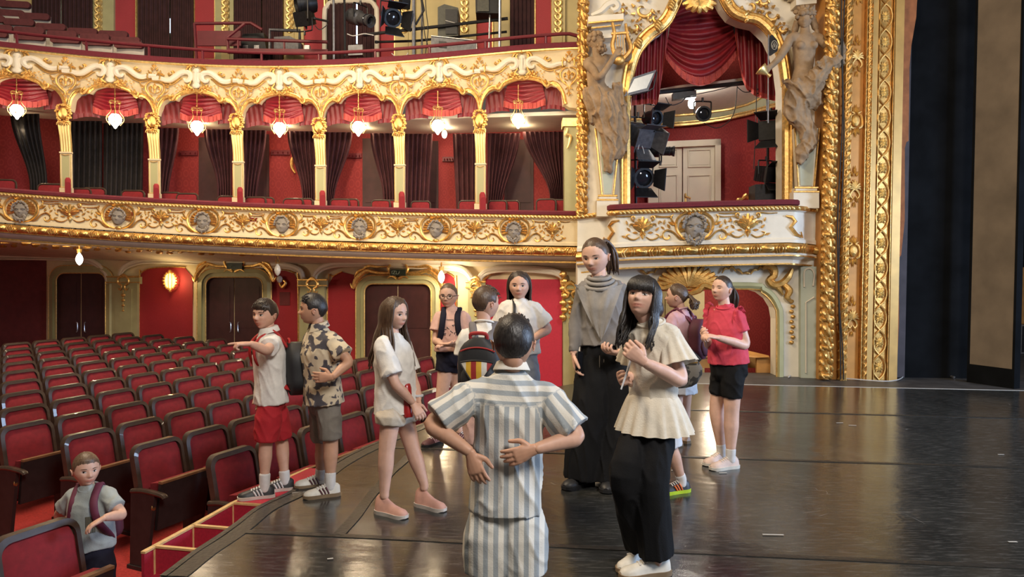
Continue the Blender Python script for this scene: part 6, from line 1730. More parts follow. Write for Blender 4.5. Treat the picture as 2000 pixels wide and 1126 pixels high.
mat('shoe_black', (0.018, 0.018, 0.020), .5); mat('shoe_white', (0.60, 0.57, 0.50), .5); mat('sole_white', (0.56, 0.50, 0.44), .55); mat('sole_tan', (0.22, 0.15, 0.085), .6); mat('shoe_pink', (0.56, 0.30, 0.23), .7); mat('shoe_blush', (0.58, 0.44, 0.37), .6); mat('shoe_maroon', (0.10, 0.035, 0.04), .6); mat('neon', (0.45, 0.62, 0.03), .5); mat('neon_orange', (0.75, 0.16, 0.03), .5)

def remesh(mb, voxel, smooth=4, fac=.5):
    me = bpy.data.meshes.new('tmp'); me.from_pydata(mb.v, [], mb.f); me.update()
    b = bmesh.new(); b.from_mesh(me); bmesh.ops.recalc_face_normals(b, faces=b.faces); b.to_mesh(me); b.free()
    o = bpy.data.objects.new('tmp', me); COL.objects.link(o)
    r = o.modifiers.new('r', 'REMESH'); r.mode = 'VOXEL'; r.voxel_size = voxel
    if smooth:
        s = o.modifiers.new('s', 'SMOOTH'); s.factor = fac; s.iterations = smooth
    dg = bpy.context.evaluated_depsgraph_get(); ev = o.evaluated_get(dg); m2 = ev.to_mesh()
    n = len(m2.vertices); co = np.empty(n * 3); m2.vertices.foreach_get('co', co); co = co.reshape(-1, 3)
    fs = [list(p.vertices) for p in m2.polygons]
    ev.to_mesh_clear(); bpy.data.objects.remove(o); bpy.data.meshes.remove(me)
    return co, fs

def chain(mb, P, R, side=None, k=4, n=14, f0=False, f1=False):
    """closed tapered tube through P; R: radius or (half size along side, half size across)"""
    P = [V(p) for p in P]; R = [r if isinstance(r, tuple) else (r, r) for r in R]
    Q = spl(P, k); ts = np.linspace(0, len(P) - 1, len(Q))
    ra = np.interp(ts, range(len(R)), [r[0] for r in R]); rb = np.interp(ts, range(len(R)), [r[1] for r in R])
    rings = []; prev = side
    for i, q in enumerate(Q):
        t = (Q[min(i + 1, len(Q) - 1)] - Q[max(i - 1, 0)]).normalized()
        a = V(prev) if prev is not None else t.orthogonal(); a = a - t * a.dot(t)
        if a.length < 1e-5: a = t.orthogonal()
        a.normalize(); b = t.cross(a)
        if side is None: prev = a
        rings.append((q, t, a, b, ra[i], rb[i]))
    vs = []
    full = []
    q, t, a, b, x, y = rings[0]
    for e in (() if f0 else (.95, .6)): full.append((q - t * (min(x, y) * e * .6), a, b, x * math.sqrt(1 - e * e * .9), y * math.sqrt(1 - e * e * .9)))
    for q, t, a, b, x, y in rings: full.append((q, a, b, x, y))
    q, t, a, b, x, y = rings[-1]
    for e in (() if f1 else (.6, .95)): full.append((q + t * (min(x, y) * e * .6), a, b, x * math.sqrt(1 - e * e * .9), y * math.sqrt(1 - e * e * .9)))
    for q, a, b, x, y in full:
        for j in range(n):
            th = 2 * PI * j / n; vs.append(q + a * (x * math.cos(th)) + b * (y * math.sin(th)))
    k_ = len(full); fs = [(i * n + j, i * n + (j + 1) % n, (i + 1) * n + (j + 1) % n, (i + 1) * n + j) for i in range(k_ - 1) for j in range(n)]
    fs.append(tuple(reversed(range(n)))); fs.append(tuple(range((k_ - 1) * n, k_ * n)))
    mb.add(vs, fs)

def np_mesh(name, co, fs, ms, angle=180, tint=None, mi=None):
    me = bpy.data.meshes.new(name); me.from_pydata([tuple(c) for c in co], [], fs)
    for x in mats_of(ms): me.materials.append(x)
    if mi is not None: me.polygons.foreach_set('material_index', mi)
    if tint is not None:
        ca = me.color_attributes.new('tint', 'FLOAT_COLOR', 'POINT'); d = np.ones((len(co), 4)); d[:, :3] = tint; ca.data.foreach_set('color', d.ravel())
    me.update(); smooth_mesh(me, angle); return me

def head_matrix(c, yaw, pitch, roll, H):
    R = Matrix.Rotation(PI + yaw, 3, 'Z') @ Matrix.Rotation(pitch, 3, 'X') @ Matrix.Rotation(roll, 3, 'Y')
    return Matrix.Translation(c) @ R.to_4x4() @ Matrix.Scale(H, 4)

def make_hand(mb, wrist, dirv, palm, s, curl, side, spread=.12, point=False, thumb_in=.0):
    """palm and five fingers; palm = normal out of the palm; side = +1 thumb on the dir x palm side"""
    D = V(dirv).normalized(); N = V(palm); N = (N - D * N.dot(D)).normalized(); A = D.cross(N) * side
    L = .066 * s
    chain(mb, [wrist - D * .012 * s, wrist + D * .012 * s, wrist + D * L * .55, wrist + D * L], [(.021 * s, .015 * s), (.024 * s, .015 * s), (.032 * s, .014 * s), (.033 * s, .011 * s)], side=A, n=12)
    ln = [.054, .061, .056, .043]
    for i in range(4):
        off = (1.5 - i) / 1.5
        p = wrist + D * (L * (.96 - .05 * abs(off - .2))) + A * (.0245 * s * off)
        d = (D + A * (spread * off)).normalized(); c = curl * (1 + .12 * i)
        if point and i == 0: c = .08
        if point and i > 0: c = 1.25
        pts = [p - d * .012 * s, p]; ang = 0; q = p.copy()
        for f, bnd in ((.46, .75), (.30, .95), (.24, .7)):
            ang += c * bnd; dv = d * math.cos(ang) + N * math.sin(ang); q = q + dv * (ln[i] * s * f); pts.append(q.copy())
        chain(mb, pts, [.0085 * s, .0088 * s, .0080 * s, .0074 * s, .0058 * s], n=8, k=3)
    p = wrist + D * .012 * s + A * .020 * s + N * .004 * s
    d1_ = (D * .62 + A * (.78 - thumb_in) + N * (.25 + thumb_in * .8)).normalized(); d2_ = (D * .9 + A * (.25 - thumb_in) + N * (.35 + thumb_in)).normalized()
    chain(mb, [p, p + d1_ * .030 * s, p + d1_ * .030 * s + d2_ * .024 * s, p + d1_ * .030 * s + d2_ * .044 * s], [.0125 * s, .0105 * s, .009 * s, .0066 * s], n=8, k=3)

def shoe(parent, ankle, toe, floor, s, upper, sole, accent=None, kind='sneaker', name='shoe'):
    """shoe under an ankle pointing at toe"""
    d = V((toe.x - ankle.x, toe.y - ankle.y, 0)).normalized(); sd = V((d.y, -d.x, 0)); up = V((0, 0, 1))
    L = .235 * s; W = .040 * s; heel = V((ankle.x, ankle.y, floor)) - d * (.062 * s)
    T = [0, .06, .16, .30, .45, .60, .75, .88, .96, 1.0]
    wd = [.55, .80, .92, .86, .84, .95, 1.06, .96, .70, .35]; ht = [.052, .066, .074, .074, .064, .052, .043, .036, .028, .016]
    if kind == 'sock': ht = [.085, .100, .108, .100, .075, .056, .045, .037, .028, .016]
    if kind == 'slipper': ht = [.046, .052, .052, .048, .045, .043, .040, .034, .026, .016]
    mb = MB(); rows = []
    for t, w_, h in zip(T, wd, ht):
        c = heel + d * (t * L); r = []
        for k in range(11):
            a = PI * k / 10; x = math.cos(a); z = math.sin(a) ** .75
            r.append(c + sd * (W * w_ * x * (1 - .28 * z * (h > .04))) + up * (.016 * s + h * s * z))
        rows.append(r)
    mb.grid(rows, closed=True); n = 11
    mb.add(rows[0] + rows[-1], [tuple(reversed(range(n))), tuple(range(n, 2 * n))])
    so = mb.build(name, upper, parent, angle=60)
    mb = MB(); rows = []
    for t, w_ in zip(T, wd):
        c = heel + d * ((t * 1.04 - .02) * L); x = W * w_ * 1.10; tz = .006 * s if t > .9 else 0
        rows.append([c - sd * x * .94 + up * tz, c + sd * x * .94 + up * tz, c + sd * x + up * .024 * s, c - sd * x + up * .024 * s])
    mb.grid(rows, closed=True); mb.add(rows[0] + rows[-1], [(3, 2, 1, 0), (4, 5, 6, 7)])
    mb.build('sole', sole, so, angle=50)
    if kind == 'sneaker':
        mb = MB()
        for q in (.42, .49, .56, .63):
            c = heel + d * (q * L); h = float(np.interp(q, T, ht)) * s + .018 * s; mb.tube([c - sd * W * .5 + up * (h - .008 * s), c + up * h, c + sd * W * .5 + up * (h - .008 * s)], .0042 * s, 5)
        mb.build('laces', 'sock_white' if accent != 'laces_dark' else 'shoe_black', so)
    if accent in MAT and accent:
        for sg in (-1, 1):
            mb = MB()
            for q in (.36, .45, .54) if kind == 'sneaker' else (.3,):
                c = heel + d * (q * L); h = float(np.interp(q, T, ht)) * s; w_ = float(np.interp(q, T, wd)) * W
                mb.tube([c + sd * sg * w_ * 1.03 + up * .026 * s - d * .008, c + sd * sg * w_ * .96 + up * (.016 * s + h * .45), c + sd * sg * w_ * .80 + up * (.016 * s + h * .78) + d * .012], .0055 * s, 5)
            mb.build('side_stripe', accent, so)
    return so

def hairline(kind):
    tabs = {'short': [(0, .27), (35, .26), (58, .20), (70, .02), (82, .0), (95, .06), (112, .04), (125, -.16), (150, -.27), (180, -.30)],
            'fringe': [(0, .19), (35, .19), (58, .16), (70, .0), (82, -.02), (95, .06), (112, .03), (125, -.18), (150, -.30), (180, -.33)],
            'bangs': [(0, .10), (40, .10), (55, .02), (66, -.15), (80, -.30), (110, -.35), (180, -.42)],
            'long': [(0, .37), (25, .32), (48, .20), (62, .06), (76, -.22), (110, -.34), (180, -.42)],
            'pulled': [(0, .37), (30, .34), (54, .24), (70, .08), (84, .04), (96, .08), (112, .02), (125, -.10), (150, -.24), (180, -.28)]}
    t = tabs[kind]
    return lambda a: np.interp(a, [x[0] for x in t], [x[1] for x in t])

def make_head(M, H, opts):
    """face mesh, eyes, brows; returns (co, faces, tint) in world and list of extra parts"""
    U, fs = ico(5); P = head_shape(U, nose=opts.get('nose', .85), jaw=opts.get('jaw', .9), mouth=opts.get('mouth', 0))
    X, Y, Z = P.T; fr = Y > 0
    tint = np.ones((len(P), 3))
    lips = (gs(X, .105) ** .6) * (gs(Z + .253, .017) + gs(Z + .297, .020)) * fr; lips = np.clip(lips * 1.4, 0, 1)[:, None]
    tint = tint * (1 - lips) + lips * np.array([.88, .58, .56])
    ch = (gs(np.abs(X) - .19, .07) * gs(Z + .13, .07) * fr)[:, None] * .35; tint = tint * (1 - ch) + ch * np.array([1.0, .78, .74])
    mo = (gs(X, .08) * gs(Z + .274, .006) * fr)[:, None] * .8; tint = tint * (1 - mo) + mo * np.array([.35, .15, .15])
    ns = (gs(np.abs(X) - .03, .014) * gs(Z + .166, .011) * fr)[:, None] * .25; tint = tint * (1 - ns) + ns * np.array([.4, .22, .2])  # nose shading: nostrils darkened in the tint
    co = [list(p) for p in P]; faces = [list(f) for f in fs]; tt = [tuple(t) for t in tint]
    for sg in (-1, 1):
        e = ear_part(sg); n = len(co); co += [list(p) for p in e.v]; faces += [[i + n for i in f] for f in e.f]; tt += [(1, .9, .88)] * len(e.v)
    R4 = np.array(M); C = np.array(co) @ R4[:3, :3].T + R4[:3, 3]
    def surf(x, z):
        w_ = (X - x) ** 2 + (Z - z) ** 2; w_ = np.where(fr & (Y > .1), w_, 9); i = np.argsort(w_)[:4]; return float(np.mean(Y[i]))
    ex = []
    gx = opts.get('gaze', 0.0); op = opts.get('open', 1.0)
    for sg in (-1, 1):
        mb = MB(); cx = sg * .150; cz = -.002; hw = .062; hh_ = .027 * max(op, .12)
        def E(u, v, lift): 
            x = cx + u * hw; z = cz + v * hh_ * (1 - u * u) ** .5 + .006 * u * sg
            return V((x, surf(x, cz) + lift + .010 * (1 - u * u), z))
        if op > .2:
            mb.grid([[E(u, v, .004) for u in np.linspace(-1, 1, 9)] for v in (1, .4, -.4, -1)], m=0)
            ic = []
            for k in range(12): a = 2 * PI * k / 12; ic.append((gx * .5 + .40 * math.cos(a), max(-1, min(.92, .95 * math.sin(a)))))
            c0 = E(gx * .5, 0, .012); vs = [c0] + [E(u, v, .009) for u, v in ic]; mb.add(vs, [(0, k + 1, (k + 1) % 12 + 1) for k in range(12)], 1)
        mb.tube([E(u, 1.0, .010) for u in np.linspace(-1.05, 1.05, 9)], [.003, .006, .008, .009, .009, .009, .008, .006, .004], 5, m=2)
        if op > .2: mb.tube([E(u, -1.0, .006) for u in np.linspace(-.9, .9, 7)], .0028, 4, m=2)
        ex.append(('eye', mb, ['eye_white', 'eye_iris', 'eye_lash']))
        mb = MB(); pts = []
        for q in np.linspace(0, 1, 6):
            x = sg * (.075 + .165 * q); z = .088 + .014 * math.sin(q * PI) - .006 * q; pts.append(V((x, surf(x, z) + .004, z)))
        mb.tube(pts, [.008, .012, .012, .010, .007, .003], 5, flat=1.0); ex.append(('eyebrow', mb, [opts['hair']]))
    return C, faces, np.array(tt), ex

def hair_cap(M, kind, thick, rough=.012, seed=0, top=None):
    U, fs = ico(5); P = head_shape(U, nose=0, cheek=0); base = head_shape(U, nose=0)
    az = np.degrees(np.arctan2(np.abs(P[:, 0]), P[:, 1])); Zc = hairline(kind)(az); Z = P[:, 2]
    wt = sst(Z - Zc, -.015, .07 if kind in ('short', 'fringe', 'bangs') else .20); keep = Z > Zc - .03
    tk = thick * (.55 + .45 * sst(Z, -.05, .3)) if top is None else thick + (top - thick) * sst(Z, .0, .35)
    nzv = np.array([noise.noise(V((p[0] * 16, p[1] * 16, p[2] * 5 + seed))) for p in U])
    g = 1 + .012 + tk * wt + rough * nzv * wt
    co = base * g[:, None]; co[:, 2] = np.where(wt < .3, base[:, 2] * 1.0 + .0, co[:, 2])
    faces = [f for f in fs if keep[f[0]] and keep[f[1]] and keep[f[2]]]
    used = sorted({i for f in faces for i in f}); mp = {i: k for k, i in enumerate(used)}
    R4 = np.array(M); C = co[used] @ R4[:3, :3].T + R4[:3, 3]
    return C, [[mp[i] for i in f] for f in faces]
def locks_long(M, L, n=64, seed=1, a0=68, a1=180, front=0.0, wave=.03, flare=.0, outy=0.0):
    """hanging locks round sides and back, lengths in head units"""
    rng = random.Random(seed); mb = MB()
    for k in range(n):
        sg = -1 if k % 2 else 1; a = math.radians(a0 + (a1 - a0) * ((k + rng.random()) / n)); sx = math.sin(a) * sg; cy = math.cos(a)
        ln = L * rng.uniform(.82, 1.05); ph = rng.uniform(0, 6)
        pts = [V((sx * .22, cy * .25 + .03, .46)), V((sx * .375, cy * .43, .22)), V((sx * .415, cy * .47 - .01, -.10)), V((sx * .405, cy * .45 - .02, -.38))]
        fx = front if (abs(math.degrees(a)) < 100) else 0
        for q in (.35, .7, 1.0):
            z = -.38 - (ln - .38) * q
            pts.append(V((sx * (.40 + flare * q) + wave * math.sin(ph + q * 5), cy * (.42 + outy * q) - .05 * q + fx * q + wave * math.cos(ph + q * 4), z)))
        mb.tube([M @ p for p in spl(pts, 4)], list(np.interp(np.linspace(0, 1, 25), [0, .2, .6, 1], [.035 * 1, .05, .045, .012]) * M.to_scale()[0]), 5)
    return mb
def locks_tail(M, tie, L, n=22, seed=2, back=.25, spread=.09, curl=0.0):
    rng = random.Random(seed); mb = MB(); s = M.to_scale()[0]
    for k in range(n):
        a = rng.uniform(0, 2 * PI); r = rng.random() ** .5; ox = spread * r * math.cos(a); oz = spread * r * math.sin(a)
        p0 = V(tie); ln = L * rng.uniform(.75, 1.05); ph = rng.uniform(0, 6)
        pts = [p0 + V((0, .06, 0)), p0 + V((ox * .4, -.05 + oz * .3, .02 + oz * .4)), p0 + V((ox * 1.1, -back * .8 + oz * .5, -ln * .22 + oz * .6))]
        for q in (.5, .75, 1.0): pts.append(p0 + V((ox * 1.5 + curl * math.sin(ph + 7 * q), -back + oz + curl * math.cos(ph + 7 * q), -ln * q)))
        mb.tube([M @ p for p in spl(pts, 4)], list(np.interp(np.linspace(0, 1, 21), [0, .3, .7, 1], [.03, .05, .045, .01]) * s), 5)
    mb.tube([M @ (V(tie) + V((.07 * math.cos(t), -.03, .07 * math.sin(t)))) for t in np.linspace(0, 2 * PI, 12, endpoint=False)], .022 * s, 5, closed=True)
    return mb

def wrinkle(co, fs, amp, sc, seed=0):
    """small folds pushed along the vertex normals"""
    n = np.zeros_like(co); F_ = np.array([f[:3] for f in fs]); nn = np.cross(co[F_[:, 1]] - co[F_[:, 0]], co[F_[:, 2]] - co[F_[:, 0]])
    for k in range(3): np.add.at(n, F_[:, k], nn)
    n /= (np.linalg.norm(n, axis=1)[:, None] + 1e-9)
    def N_(p, k, q): return noise.noise(V((p[0] * sc[0] * k + seed + q, p[1] * sc[1] * k, p[2] * sc[2] * k + q + p[0] * sc[0] * .6)))
    h = np.array([1.6 * (1 - abs(N_(p, .8, 0)) * 2.2) ** 3 - .6 + .6 * N_(p, 2.0, 3) for p in co])
    return co + n * (h * amp)[:, None]

UPZ = V((0, 0, 1))
def person(label, d, J, H=1.35, skin='skin_fair', hair='hair_brown', hairstyle='short', yaw=0.0, pitch=0.0, roll=0.0, tyaw=0.0, hh=62, face=None,
           top=None, bottom=None, shoes=None, hands=None, fat=1.0, floor=0.0, hairopts=None, extra=None):
    """J: pixel joints (px, py[, depth offset]); a = limb at the image left, b = at the image right"""
    P = {k: at(v[0], v[1], d + (v[2] if len(v) > 2 else 0)) for k, v in J.items()}
    s = H / 1.35
    root = thing('person', V((P['hipa'].lerp(P['hipb'], .5).x, P['hipa'].y, floor)), label, 'person')
    front = V((math.sin(tyaw), -math.cos(tyaw), 0)); side = V((-front.y, front.x, 0))        # side = front rotated +90 deg
    hm = P['hipa'].lerp(P['hipb'], .5); nk = P['neck']; sm = P['sha'].lerp(P['shb'], .5); upv = (nk - hm).normalized()
    Hh = hh * d / F; M = head_matrix(P['head'], yaw, pitch, roll, Hh)
    sw = max((P['shb'] - P['sha']).length, .20 * s) ; w_ = fat
    mb = MB()
    tor = [(hm - upv * .07 * s, (.092 * s * w_, .070 * s * w_)), (hm, (.106 * s * w_, .078 * s * w_)), (hm.lerp(nk, .35), (.094 * s * w_, .068 * s * w_)), (hm.lerp(nk, .66), (max(.104 * s * w_, sw * .36), .076 * s * w_)), (hm.lerp(nk, .88), (max(.10 * s, sw * .38), .060 * s)), (hm.lerp(nk, .99), (.058 * s, .052 * s))]
    chain(mb, [t[0] for t in tor], [t[1] for t in tor], side=side, n=20)
    hb = M @ V((0, -.10, -.30)); chain(mb, [nk - upv * .03, nk.lerp(hb, .45), hb, M @ V((0, -.05, -.1))], [.045 * s, .042 * s, .043 * s, .045 * s])
    for q in 'ab':
        sh, el, wr = P['sh' + q], P['el' + q], P['wr' + q]
        chain(mb, [sm.lerp(sh, .55), sh, sh.lerp(el, .5), el, el.lerp(wr, .45), wr], [.050 * s, .046 * s, .039 * s * w_, .032 * s, .033 * s, .022 * s])
        hp, kn, an = P['hip' + q], P['kn' + q], P['an' + q]
        chain(mb, [hp, hp.lerp(kn, .4), kn, kn.lerp(an, .35), kn.lerp(an, .7), an, an - UPZ * .03 * s], [.060 * s * w_, .062 * s * w_, .050 * s * w_, .050 * s * w_, .038 * s * w_, .030 * s, .030 * s])
    co, fs = remesh(mb, .0085, 4)
    co = list(map(list, co)); n0 = len(co); tint = [(1, 1, 1)] * n0
    for q in 'ab':
        hd = (hands or {}).get(q)
        if hd is None: hd = dict(dir=(P['wr' + q] - P['el' + q]), palm=-side if q == 'a' else side, curl=.35)
        hmb = MB(); wr = P['wr' + q]
        dv = hd['dir'] if isinstance(hd['dir'], Vector) else V(hd['dir'])
        make_hand(hmb, wr + dv.normalized() * .012 * s, dv, V(hd['palm']), s * 1.06, hd.get('curl', .4), hd.get('thumb', 1), point=hd.get('point', False), spread=hd.get('spread', .10), thumb_in=hd.get('thumb_in', 0))
        c2, f2 = remesh(hmb, .0036, 2, .4); n = len(co); co += [list(c) for c in c2]; fs += [[i + n for i in f] for f in f2]; tint += [(1, .97, .95)] * len(c2)
    hc, hf, ht, ex = make_head(M, Hh, dict(face or {}, hair=hair)); n = len(co); co += [list(c) for c in hc]; fs += [[i + n for i in f] for f in hf]; tint += [tuple(t) for t in ht]
    body = link('body', np_mesh('body', np.array(co), fs, skin, tint=np.array(tint)), root)
    for nme, m_, ms in ex:
        m_.v = [tuple(M @ V(p)) for p in m_.v]; m_.build(nme, ms, body, angle=180)
    ho = hairopts or {}
    cap = dict(short=('short', .055, None), crew=('short', .035, .075), fringe=('fringe', .06, .10), bangs=('bangs', .10, .12), long=('long', .055, .075), tail=('pulled', .035, .05), curly=('pulled', .05, .07))[hairstyle]
    hc, hf = hair_cap(M, cap[0], cap[1], rough=ho.get('rough', .016), seed=len(label), top=cap[2])
    hmb = MB(); hmb.add([V(c) for c in hc], hf)
    if hairstyle in ('long', 'bangs'):
        lk = locks_long(M, ho.get('len', 1.4), n=ho.get('n', 70), a0=ho.get('a0', 66), front=ho.get('front', 0), wave=ho.get('wave', .03), flare=ho.get('flare', .02), outy=ho.get('outy', 0)); hmb.add(lk.v, lk.f)
        if hairstyle == 'bangs':
            for k in range(26):
                u = -1 + 2 * k / 25; pts = [V((u * .12, .20, .49)), V((u * .26, .37 - .06 * u * u, .36)), V((u * .31, .45 - .10 * u * u, .20)), V((u * .32, .455 - .12 * u * u, .07 + .015 * math.sin(k * 5)))]
                hmb.tube([M @ p for p in spl(pts, 4)], list(np.interp(np.linspace(0, 1, 13), [0, .6, 1], [.035, .034, .010]) * Hh), 5)
    if hairstyle in ('tail', 'curly'):
        lk = locks_tail(M, ho.get('tie', (0, -.44, .16)), ho.get('len', .8), n=ho.get('n', 26), back=ho.get('back', .18), spread=ho.get('spread', .10), curl=.06 if hairstyle == 'curly' else ho.get('curl', 0)); hmb.add(lk.v, lk.f)
    if hairstyle in ('short', 'crew', 'fringe'):
        rng = random.Random(len(label))
        for k in range(ho.get('tufts', 0 if hairstyle == 'short' else 60)):
            a = rng.uniform(-1.2, 1.2); b = rng.uniform(.1, 1.0); x = .30 * math.sin(a); y = .34 * b; z = .5 * math.sqrt(max(.05, 1 - (x / .38) ** 2 - (y / .47) ** 2)) + .022
            f_ = .07 if b > .3 else .03; pts = [V((x, y - .05, z - .005)), V((x * 1.06, y + .01, z + .035)), V((x * 1.1, y + f_, z - .01))]
            hmb.tube([M @ p for p in pts], [.012 * Hh, .018 * Hh, .004 * Hh], 5)
    hmb.build('hair', hair, body, angle=180)
    ctx = dict(root=root, body=body, P=P, M=M, Hh=Hh, s=s, front=front, side=side, hm=hm, nk=nk, upv=upv, sm=sm, d=d, tor=tor, sw=sw, w=w_)
    if top: make_top(ctx, **top)
    if bottom: make_bottom(ctx, **bottom)
    if shoes:
        for q in 'ab':
            sh_ = dict(shoes); sock = sh_.pop('sock', None); fl = sh_.pop('lift', {}).get(q, floor)
            shoe(root, P['an' + q], P['toe' + q], fl, s, **sh_)
            if sock:
                mbs = MB(); an = P['an' + q]; up_ = (P['kn' + q] - an).normalized(); chain(mbs, [V((an.x, an.y, fl + .05 * s)), an, an + up_ * sh_.get('sockh', .035)], [.034 * s, .036 * s, .037 * s]); mbs.build('sock', sock, root, angle=180)
    if extra: extra(ctx)
    return ctx

def make_top(c, m, hem=.10, sleeve=.55, puff=.016, flare=1.0, slv=1.25, collar=None, crop=1.0, name='shirt', wr=(.004, (14, 14, 9)), neck=.045, stripe=False, yoke=None):
    P, s, hm, nk, upv, side, w_ = c['P'], c['s'], c['hm'], c['nk'], c['upv'], c['side'], c['w']
    mb = MB(); e = puff
    tor = [(hm - upv * hem * s, (.128 * s * w_ * flare + e, .100 * s * w_ * flare + e)), (hm - upv * hem * .5 * s, (.128 * s * w_ * (flare * .5 + .5) + e, .098 * s * w_ * (flare * .5 + .5) + e)), (hm.lerp(nk, .33), (.120 * s * w_ + e, .088 * s * w_ + e)), (hm.lerp(nk, .66), (max(.122 * s * w_, c['sw'] * .42) + e, .094 * s * w_ + e)), (hm.lerp(nk, .87), (max(.115 * s, c['sw'] * .43) + e * .6, .072 * s + e * .6)), (hm.lerp(nk, .96), (.075 * s + e * .5, .060 * s + e * .4)), (hm.lerp(nk, 1.0) + upv * .006, (.050 * s + neck * .2, .048 * s + neck * .2))]
    if hem < 0: tor = [(hm.lerp(nk, -hem), (.128 * s * w_ * flare + e, .100 * s * w_ * flare + e)), (hm.lerp(nk, .35), (.122 * s * w_ + e, .092 * s * w_ + e))] + tor[3:]
    chain(mb, [t[0] for t in tor], [t[1] for t in tor], side=side, n=24, f0=True)
    for q in 'ab':
        sh, el, wr_ = P['sh' + q], P['el' + q], P['wr' + q]
        if sleeve <= 1: pts = [c['sm'].lerp(sh, .5), sh, sh.lerp(el, sleeve * .5), sh.lerp(el, sleeve)]; rr = [.054 * s, .048 * s + e * .4, .042 * s * slv + e * .4, .041 * s * slv * 1.06 + e * .6]
        else: pts = [c['sm'].lerp(sh, .5), sh, sh.lerp(el, .5), el, el.lerp(wr_, .5), el.lerp(wr_, sleeve - 1)]; rr = [.056 * s, .050 * s, .043 * s, .037 * s, .036 * s, .028 * s]
        chain(mb, pts, rr, n=16, f1=True)
    co, fs = remesh(mb, .008, 3)
    co = wrinkle(co, fs, wr[0], wr[1], seed=hm.x * 7)
    me = np_mesh(name, co, fs, m)
    if stripe:
        at_ = me.attributes.new('stripe', 'FLOAT', 'POINT'); vals = np.zeros(len(co))
        for i, p in enumerate(co):
            v = V(p); best = None
            for q in 'ab':
                sh, el = P['sh' + q], P['el' + q]; ax = (el - sh).normalized(); t = (v - sh).dot(ax)
                dist = ((v - sh) - ax * t).length
                if t > .02 and dist < .085 and (v - hm).dot(side) * (1 if (sh - hm).dot(side) > 0 else -1) > c['sw'] * .44:
                    pr = UPZ - ax * ax.z; pr.normalize(); pb = ax.cross(pr); r_ = (v - sh) - ax * t; best = math.atan2(r_.dot(pb), r_.dot(pr)) * .055
            if best is None:
                tz = (v - hm).dot(upv) / (nk - hm).length
                best = (v - hm).dot(upv) if (yoke and tz > yoke) else (v - hm).dot(side)
            vals[i] = best
        at_.data.foreach_set('value', vals)
    o = link(name, me, c['root']); c['top'] = o
    if collar:
        cm = MB(); nb = nk + upv * .012; fr_ = c['front']
        if collar == 'round':
            cm.tube([nb + side * (math.cos(t) * (.056 * s + .004)) + fr_ * (math.sin(t) * (.054 * s + .004)) - UPZ * (.018 * s * math.sin(t)) for t in np.linspace(0, 2 * PI, 24, endpoint=False)], .007 * s, 6, closed=True)
        else:
            rows = []
            for k in range(25):
                t = PI / 2 + .25 + (2 * PI - .5) * k / 24; fwd = math.sin(t); base = nb + side * (math.cos(t) * .051 * s) + fr_ * (fwd * .051 * s) - UPZ * (.012 * s * fwd)
                out = (side * math.cos(t) + fr_ * fwd)
                rows.append([base - UPZ * .01, base + UPZ * .030 * s + out * .002, base + UPZ * .026 * s + out * .010, base - UPZ * (.004 + .02 * max(0, fwd)) * s + out * .024 * s])
            cm.slab(rows, V((0, 0, .003)))
        cm.build('collar', m if collar != 'polo' else m, o, angle=180)
    return o

def make_bottom(c, m, length=.9, flare=1.25, waist=.10, kind='shorts', name='shorts', wr=(.004, (12, 12, 10)), puff=.014, stripe=False):
    P, s, hm, nk, upv, side, w_ = c['P'], c['s'], c['hm'], c['nk'], c['upv'], c['side'], c['w']
    mb = MB(); e = puff
    if kind == 'skirt':
        kn = P['kna'].lerp(P['knb'], .5); end = hm.lerp(kn, length)
        chain(mb, [hm + upv * waist * s, hm, hm.lerp(end, .5), end], [(.115 * s * w_ + e * .5, .088 * s * w_ + e * .5), (.135 * s * w_ + e, .105 * s * w_ + e), (.15 * s * flare, .125 * s * flare), (.165 * s * flare, .14 * s * flare)], side=side, n=24, f1=True)
    else:
        chain(mb, [hm + upv * waist * s, hm + upv * .02 * s, hm - upv * .06 * s], [(.108 * s * w_ + e * .3, .080 * s * w_ + e * .3), (.126 * s * w_ + e * .6, .094 * s * w_ + e * .7), (.118 * s * w_ + e, .088 * s * w_ + e)], side=side, n=20)
        for q in 'ab':
            hp, kn, an = P['hip' + q], P['kn' + q], P['an' + q]
            if length <= 1: end = hp.lerp(kn, length); chain(mb, [hp - UPZ * .01, hp.lerp(end, .5), end], [.066 * s * w_ + e * .4, .070 * s * w_ * flare + e * .6, .060 * s * w_ * flare + e * .8], n=18, f1=True)
            else:
                end = kn.lerp(an, length - 1); chain(mb, [hp, hp.lerp(kn, .5), kn, kn.lerp(end, .5), end], [.068 * s * w_ + e * .4, .072 * s * w_ * (flare * .4 + .6) + e, .060 * s * w_ * flare + e, .056 * s * w_ * flare * 1.05 + e, .054 * s * w_ * flare * 1.12 + e], n=18, f1=True)
    co, fs = remesh(mb, .008, 3); co = wrinkle(co, fs, wr[0], wr[1], seed=hm.x * 3 + 5)
    me = np_mesh(name, co, fs, m)
    if stripe:
        at_ = me.attributes.new('stripe', 'FLOAT', 'POINT'); at_.data.foreach_set('value', [(V(p) - hm).dot(side) for p in co])
    o = link(name, me, c['root']); c['bottom'] = o; return o

